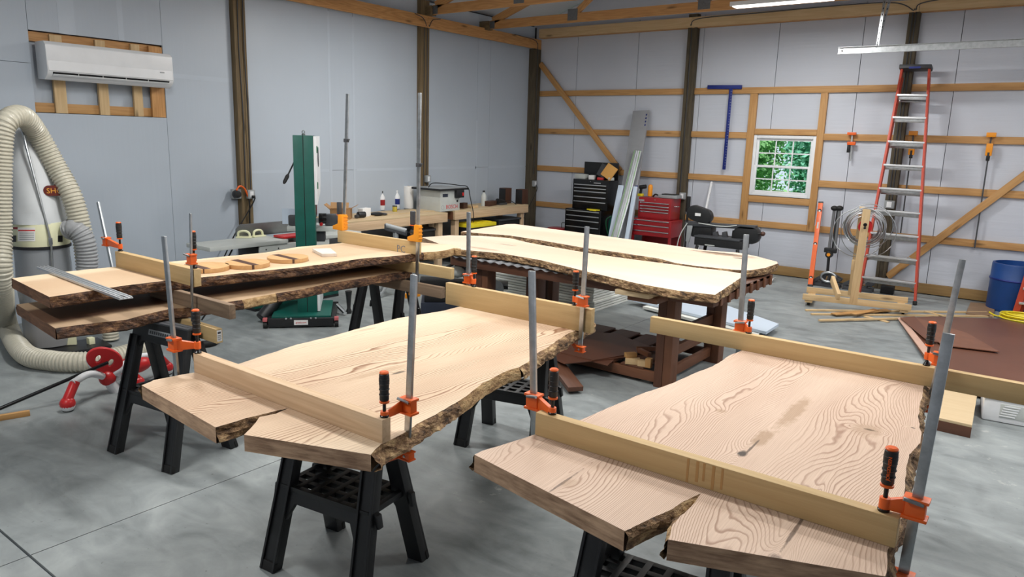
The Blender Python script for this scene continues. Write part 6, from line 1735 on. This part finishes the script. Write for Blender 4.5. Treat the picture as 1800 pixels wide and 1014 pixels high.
# ------------------------------------------------------------------ stepladders
RT = py(1634, 122, YB - .17); RFt = pz(1608, 536, 0)
rd = (RFt - RT).normalized(); nl = Vector((1, 0, 0)).cross(rd).normalized()
LT = pline(1586, 122, RT, nl); LM = pline(1538, 372, RT, nl); LF = LT + (LM - LT) * ((LT.z) / (LT.z - LM.z))
t = thing('stepladder', 'tall red fibreglass stepladder leaning closed against the back wall', 'ladder', (RT + LF) / 2 * Vector((1, 1, 0)).to_3d().length * 0 + Vector(((RFt.x + LF.x) / 2, RFt.y, 0)))
for (a, b) in ((LT, LF), (RT, RFt)):
    MB().bar(a, b + Vector((0, 0, .012)), .03, .075, up=nl).build('rail', M_fiberglass, t, .004)
    off = nl * (.10 if nl.y > 0 else -.10)
    MB().bar(a + off * .6 + rd * .1, b + off - rd * .25, .025, .05, up=nl).build('rear_rail', M_fiberglass, t, .003)
    MB().bar(b + Vector((0, 0, .002)) - rd * .05, b + Vector((0, 0, .002)), .045, .085, up=nl).build('foot', M_rubber, t, .004)
tcap = (LT + RT) / 2
MB().bar(LT - rd * .02 + Vector((-.03, 0, 0)), RT - rd * .02 + Vector((.03, 0, 0)), .16, .05, up=-rd).build('top_cap', M_dkgrey, t, .008)
n_st = 9; ysq = [164, 204, 247, 289, 331, 371, 412, 453, 493]
for k, yq in enumerate(ysq):
    pr = pline(1625 - (yq - 164) * .072, yq + 4, RT, nl); u = (RT.z - pr.z) / (RT.z - RFt.z)
    a = LT.lerp(LF, u); b = RT.lerp(RFt, u)
    MB().bar(a, b, .085, .028, up=(0, 0, 1)).build('step', M_alu, t, .004)
    MB().bar(a + Vector((0, .0, -.035)), b + Vector((0, .0, -.035)), .02, .05, up=(0, 0, 1)).build('step_flange', M_galv, t, .003)
    if k in (0, 2, 4, 6, 8):
        MB().bar(a + (Vector((0, .13, -.07))), b + Vector((0, .13, -.07)), .02, .03).build('rear_spreader', M_galv, t, .002)
for s, (a, b) in ((1, (LT, LF)), (-1, (RT, RFt))):
    for u in (.80, .91): 
        q = a.lerp(b, u); MB().bar(q + Vector((s * .012, 0, -.11)), q + Vector((s * .11, 0, -.01)), .012, .02).build('knee_brace', M_steel, t, .002)
MB().box((tcap + Vector((0, -.083, 0)) - rd * .02), (.14, .002, .025)).build('cap_sticker', M_tblue, t)
# second ladder at the right edge
a = pz(1783, 557, 0); b = pv(1812, 455, a)
t = thing('stepladder', 'partly visible red stepladder in front of the blue drum', 'ladder', a)
sh = Vector((.45, .1, 0))
for s in (0, 1):
    MB().bar(a + sh * s, b + sh * s * .8 + Vector((.05 * (1 - s), 0, .25)), .03, .07).build('rail', M_fiberglass, t, .004)
    MB().bar(a + sh * s + Vector((.05, .07, 0)), b + sh * s * .8 + Vector((.05, .06, .25)), .025, .05).build('rear_rail', M_fiberglass, t, .004)
for u in (.25, .5, .75): MB().bar(a.lerp(b, u), a.lerp(b, u) + sh * .97, .08, .03).build('step', M_alu, t, .004)

# ------------------------------------------------------------------ things on the right of the back wall
a = py(1443, 356, YB - .04); b = pz(1424, 503, 0); b.y = min(b.y, YB - .3)
d = (b - a).normalized()
t = thing('spirit_level', 'long orange spirit level leaning against the wall', 'level', b)
MB().bar(a, b + Vector((0, 0, .01)), .028, .065, up=(1, 0, 0)).build('level_body', M_orange, t, .003)
for u in (.10, .5, .9):
    c = a.lerp(b, u); MB().cyl(c + Vector((0, -.02, 0)), c + Vector((0, .02, 0)), .028, n=16).build('vial_ring', M_black, t, .002); MB().cyl(c + Vector((0, -.021, 0)), c + Vector((0, .021, 0)), .014, n=12).build('vial', M_paper, t)
for u in (.28, .72):
    c = a.lerp(b, u); MB().bar(c - d * .05, c + d * .05, .031, .022, up=(1, 0, 0)).build('hand_slot', M_ltgrey, t)
for c in (a, b + Vector((0, 0, .012))): MB().bar(c - d * .012, c + d * .012, .031, .068, up=(1, 0, 0)).build('end_cap', M_black, t, .002)
# folded stand
B = Vector((py(1455, 498, YB - .45).x, YB - .5, 0)); g = lambda x, y: py(x, y, YB - .42)
t = thing('folding_work_stand', 'folded grey and black support stand leaning against the wall', 'stand', B)
for (p0, p1) in (((1467, 366), (1457, 440)), ((1476, 366), (1467, 440))): MB().cyl(g(*p0), g(*p1), .021, n=12).build('stand_tube', plain('mid_grey_tube', srgb(104, 106, 108), .45), t); MB().ball(g(*p0), .048, 14, (1.1, 1, .8)).build('end_knob', M_rubber, t)
MB().cyl(g(1472, 370), g(1463, 438), .014, n=10).build('centre_tube', M_black, t)
MB().box(g(1460, 440), (.17, .08, .07)).build('clamp_collar', M_black, t, .012); MB().cyl(g(1458, 447) - Vector((0, .05, 0)), g(1458, 447) + Vector((0, .03, 0)), .05, n=16).build('lock_knob', M_black, t, .006); MB().cyl(g(1458, 447) - Vector((0, .054, 0)), g(1458, 447) - Vector((0, .05, 0)), .025, n=14).build('knob_badge', M_yelorg, t)
MB().cyl(g(1457, 450), g(1454, 484), .020, n=10).build('lower_tube', M_black, t)
def foot_block(label, q0, q1, ytop):
    a, b = py(*q0, YB - .42), py(*q1, YB - .42); t = thing('plastic_ramp', label, 'plastic stand', (a.x, YB - .42, 0), 0, 'grey plastic feet by the wall')
    h_ = py((q0[0] + q1[0]) / 2, ytop, YB - .42).z
    w_ = b.x - a.x
    mb = MB(); y = YB - .46
    for dy in (0, .12):
        MB().bar((a.x, y + dy, .025), (b.x, y + dy, .025), .03, .05).build('bottom_rail', M_dkgrey, t, .004)
        MB().bar((a.x, y + dy, .06), (a.x + w_ * .5, y + dy, h_), .03, .05).build('sloped_rail', M_dkgrey, t, .004); MB().bar((a.x + w_ * .5, y + dy, h_), (b.x, y + dy, h_ * .55), .03, .05).build('sloped_rail', M_dkgrey, t, .004)
        for k in (.3, .5, .75): MB().bar((a.x + w_ * k, y + dy, .03), (a.x + w_ * (k + .08), y + dy, h_ * .8), .02, .03).build('strut', M_dkgrey, t, .003)
foot_block('grey plastic triangular foot under the folded stand', (1430, 497), (1477, 500), 480)
foot_block('grey plastic triangular foot behind the wire spool stand', (1482, 503), (1534, 508), 488)
t = thing('coiled_wire', 'grey coiled wire wheel lying on the plastic foot', 'coil', py(1456, 487, YB - .5))
MB().tube([py(1456, 487, YB - .5) + Vector((.10 * cos(i * .3142), 0, .07 * sin(i * .3142))) for i in range(20)], .02, 10, closed=True).build('wheel_rim', M_galv, t)
p = py(1561, 502, YB - .35); o = box1('battery_charger', M_black, (p.x, p.y, .06), (.17, .12, .118), None, .015); tag(o, 'small black charger on the floor under the ladder', 'charger')
# wire spool stand
t = thing('spool_stand', 'pine spool stand on casters holding a wire coil', 'spool stand', pz(1505, 540, 0))
fa, fb = pz(1411, 521, .12), pz(1602, 541, .12); ra, rb = pz(1418, 509, .12), pz(1596, 528, .12)
MB().bar(fa, fb, .035, .075).build('base_rail', M_pine_pale, t, .003); MB().bar(ra, rb, .035, .075).build('base_rail', M_pine_pale, t, .003)
for u in (.06, .94):
    a = fa.lerp(fb, u); b = ra.lerp(rb, u); MB().bar(a - Vector((0, 0, .055)), b - Vector((0, 0, .055)), .09, .035).build('cross_piece', M_pine_pale, t, .003)
    for q in (a.lerp(b, .12), a.lerp(b, .88)): MB().cyl((q.x - .012, q.y, .0245), (q.x + .012, q.y, .0245), .024, n=14).build('caster', M_rubber, t)
mF = fa.lerp(fb, .48)
pt_ = pv(1524, 368, mF); MB().bar(mF + Vector((0, 0, -.03)), pt_, .09, .04, up=(rb - fb).normalized()).build('upright', M_pine_pale, t, .003)
bk = (ra - fa); bk.z = 0; bk = bk.normalized()
MB().bar(ra.lerp(rb, .48) + Vector((-.03, 0, -.03)), pv(1518, 364, mF + bk * .25), .09, .04, up=bk).build('upright', M_pine_pale, t, .003)
MB().bar(pv(1463, 490, mF - bk * .0), pv(1474, 522, mF - bk * .35), .04, .09).build('side_arm', M_pine_pale, t, .003)
q = pv(1502, 465, mF + bk * .1); MB().box(q, (.05, .12, .13)).build('spacer_block', M_pine_pale, t, .003)
sp_c = pv(1521, 398, mF + bk * .1)
MB().cyl(sp_c - bk * .22, sp_c + bk * .22, .014, n=12).build('spool_axle', M_black, t); MB().cyl(sp_c - bk * .20 + Vector((0, 0, .04)), sp_c - bk * .23 + Vector((0, 0, .04)), .022, n=14).build('axle_end', M_black_gl, t)
MB().lathe([(.08, -.07), (.08, -.06), (.05, -.058), (.05, .058), (.08, .06), (.08, .07)], sp_c, 24, bk).build('spool_core', M_redpl, t)
cw = thing('wire_coil', 'loose silver wire coil hung round the spool stand', 'wire coil', sp_c)
mb = MB(); sdv2 = bk.cross(Z3).normalized()
for k in range(16):
    r0 = random.uniform(.15, .25) if k > 2 else (.30, .31, .27)[k]; off = sdv2 * random.uniform(-.04, .04) + Vector((0, 0, random.uniform(-.05, .01))) + bk * random.uniform(-.05, .05)
    if k < 2: off += sdv2 * (.06 if k else -.07) + Vector((0, 0, -.04))
    mb.tube([sp_c + off + sdv2 * r0 * cos(2 * pi * i / 36) + Z3 * r0 * sin(2 * pi * i / 36) for i in range(36)], .0055, 6, closed=True)
mb.build('wire_loops', M_galv, cw)
# clamps hung on the girts
def hung(label, q_top, q_head, q_grip, q_end, big):
    g = lambda q: py(q[0], q[1], YB - .03)
    a, h_, gr, e = g(q_top), g(q_head), g(q_grip), g(q_end)
    t = thing('hung_clamp', label, 'clamp', (a.x, YB, e.z), 0, 'clamps hung on the girts')
    MB().bar(a + Vector((0, 0, .02)), e, .008, .022 if not big else .018, up=(1, 0, 0)).build('clamp_bar', M_galv if not big else M_dkgrey, t)
    mm = M_yelorg if big else M_orange
    MB().box(a + Vector((0, -.02, 0)), (.11 if big else .12, .05, .06 if big else .04)).build('fixed_jaw', mm, t, .006)
    MB().box(h_ + Vector((0, -.012, 0)), (.075 if big else .11, .05, .16 if big else .05)).build('sliding_jaw', mm, t, .006)
    MB().cyl(gr + Vector((0, -.02, .06)), gr + Vector((0, -.02, -.05)), .022, n=12).build('grip', M_black, t, .005)
hung('small red-orange clamp hung on the girt right of the window', (1498, 235), (1497, 252), (1492, 262), (1495, 283), False)
hung('orange long clamp hung on the girt behind the ladder', (1606, 234), (1603, 262), (1602, 272), (1583, 410), True)
hung('orange long clamp hung on the girt right of the ladder', (1743, 237), (1739, 263), (1737, 276), (1713, 436), True)
# blue drum
r_ = .30; B = Vector((py(1738, 500, 11.41).x + .30, 11.41, 0)); hD = py(1742, 458, B.y).z
t = thing('plastic_drum', 'blue plastic drum in the right corner', 'drum', B)
MB().lathe([(r_ * .95, .0), (r_, .03), (r_, hD * .62), (r_ * 1.03, hD * .655), (r_ * 1.03, hD * .675), (r_, hD * .70), (r_, hD - .02), (r_ * .98, hD), (r_ * .9, hD), (r_ * .9, hD - .06), (.02, hD - .06)], B, 44).build('drum_body', M_blue, t)
MB().lathe([(r_ * 1.025, hD * .645), (r_ * 1.04, hD * .665), (r_ * 1.025, hD * .685)], B, 44).build('drum_band', M_tblue, t)
# sticks, boards and brown sheets on the floor
def stick(label, q0, q1, w=.04, h_=.02, z0=0, m=None, name='wood_stick'):
    a, b = pz(*q0, z0 + h_ / 2), pz(*q1, z0 + h_ / 2)
    return tag(MB().bar(a, b, w, h_).build(name, m or M_pine_pale, None, .002), label, 'wood stick', 'sticks on the floor by the back wall')
stick('long thin stick farthest from the camera in the floor pile', (1416, 545), (1735, 549))
stick('middle long stick of the floor pile', (1426, 552), (1745, 556))
stick('nearest long stick of the floor pile, ending at the brown sheet', (1440, 563), (1588, 559.5), .04, .02, .0125)
stick('short flat stick crossing on top of the floor pile', (1465, 552), (1562, 545), .09, .015, .02, M_pine)
stick('tapered scrap crossing the floor pile', (1500, 552), (1540, 544), .07, .012, .037, M_pine)
stick('small crosspiece under the nearest stick', (1520, 556), (1562, 566), .05, .012, 0, M_pine_pale)
stick('thin stick slanting off the pile towards the sheets', (1625, 547), (1660, 555), .03, .012, .021, M_pine_pale)
o = sheet('brown square board on the floor beside the blue drum', [(1698, 550), (1744, 556), (1752, 535), (1706, 531)], .02, .018, plain('tan_board', srgb(134, 106, 80), .6), 'floor_board', 'board')
sheet('bottom brown hardboard sheet on the floor at right', [(1578, 559), (1660, 680), (1900, 740), (1900, 592), (1760, 560), (1640, 556)], .030, .008, M_hardboard, 'hardboard_sheet', 'sheet', 'hardboard sheets on the floor')
sheet('pinkish underside-up hardboard sheet edging the floor pile', [(1578, 559), (1586, 557), (1655, 642), (1648, 655)], .042, .008, M_hard_lt, 'hardboard_sheet', 'sheet', 'hardboard sheets on the floor')
sheet('lighter brown triangular sheet on top of the floor pile', [(1607, 557), (1655, 606), (1757, 618), (1700, 585)], .052, .008, plain('mid_brown_hardboard', srgb(122, 80, 60), .42), 'hardboard_sheet', 'sheet', 'hardboard sheets on the floor')
sheet('dark brown sheet at the far corner of the floor pile', [(1582, 558), (1608, 556), (1650, 601), (1630, 598)], .060, .006, M_hardboard, 'hardboard_sheet', 'sheet', 'hardboard sheets on the floor')
t = thing('extension_cord', 'coiled yellow extension cord on the floor near the blue drum', 'cord', pz(1790, 555, 0))
mb = MB(); c = pz(1797, 566, 0)
for k in range(9):
    r0 = .14 + .02 * (k % 4)
    mb.tube([c + Vector((r0 * 1.2 * cos(2 * pi * i / 28) + random.uniform(-.008, .008), r0 * sin(2 * pi * i / 28) + .01 * k, .012 + .008 * k)) for i in range(28)], .009, 6, closed=True)
mb.tube(bez([c + Vector((-.15, 0, .03)), c + Vector((-.28, .08, .02)), c + Vector((-.36, .2, .03)), c + Vector((-.3, .1, .012))], 8), .009, 6)
mb.build('cord_loops', M_yellow, t)
# crate board and white bin at the right
q = [pz(1646, 733, .10), pz(1709, 747, .10), pz(1719, 686, .10), pz(1662, 676, .10)]
t = thing('timber_block', 'thick pale board with dark edges on the floor right of the slab', 'board', (q[0] + q[2]) / 2 * 1.0 - Vector((0, 0, .10)))
MB().prism(q, (0, 0, -.02)).build('board_face', M_ply, t, .002); MB().prism([p - Vector((0, 0, .0205)) for p in q], (0, 0, -.079)).build('board_core', M_stain, t, .002)
a, b = pz(1724, 737, 0), pz(1806, 752, 0)
e = (b - a); e.z = 0; w_ = e.length; e.normalize(); dd = Vector((-e.y, e.x, 0)); R = Matrix((e, dd, Z3)).transposed()
t = thing('plastic_bin', 'white plastic bin with ribbed front, at the right edge', 'bin', a)
hb_ = pv(1722, 697, a).z
MB().box(a + e * .25 + dd * .2 + Vector((0, 0, hb_ / 2 + .001)), (.5, .4, hb_), R).build('bin_body', M_white, t, .02); MB().box(a + e * .25 + dd * .2 + Vector((0, 0, hb_ + .008)), (.52, .42, .016), R).build('bin_lid', M_white, t, .006)
MB().box(a + e * .24 - dd * .002 + Vector((0, 0, hb_ * .55)), (.26, .006, hb_ * .6), R).build('front_inset', M_ltgrey, t, .004)
for k in range(5): MB().box(a + e * (.16 + .006 * k) - dd * .006 + Vector((0, 0, hb_ * (.33 + .11 * k))), (.10, .006, .010), R).build('inset_rib', M_white, t, .002)
# overhead door track
TY = 9.855 * 1.081; tz_ = 3.009 * 1.081
t = thing('door_track', 'galvanised overhead door track hung near the ceiling', 'door track', (-2.70, TY, tz_))
mb = MB(); x0 = -2.70; x1 = XR
mb.bb(x0, x1, TY - .002, TY + .002, tz_ - .04, tz_ + .045); mb.build('track_web', M_galv, t); bb1('track_flange', M_galv, x0, x1, TY - .035, TY - .002, tz_ + .042, tz_ + .046, t); bb1('track_flange', M_galv, x0, x1, TY - .035, TY - .002, tz_ - .042, tz_ - .038, t)
MB().cyl((x0 + .05, TY - .012, tz_), (x0 + .05, TY - .002, tz_), .012, n=10).build('track_bolt', M_chrome, t)
h0 = py(1541, 88, TY)
for (dx, dy) in ((.0, .0), (.22, .12)):
    a = Vector((h0.x, TY + .006, tz_ + .02)); b = Vector((h0.x + .04 + dx * .35, TY + dy, 4.3))
    MB().bar(a, b, .004, .035).build('hanger_strut', M_galv, t)
    n_ = 14
    for k in range(n_): MB().bar(a.lerp(b, (k + .35) / n_) - Vector((0, .004, 0)), a.lerp(b, (k + .65) / n_) - Vector((0, .004, 0)), .001, .012).build('strut_slot', M_dkgrey, t)
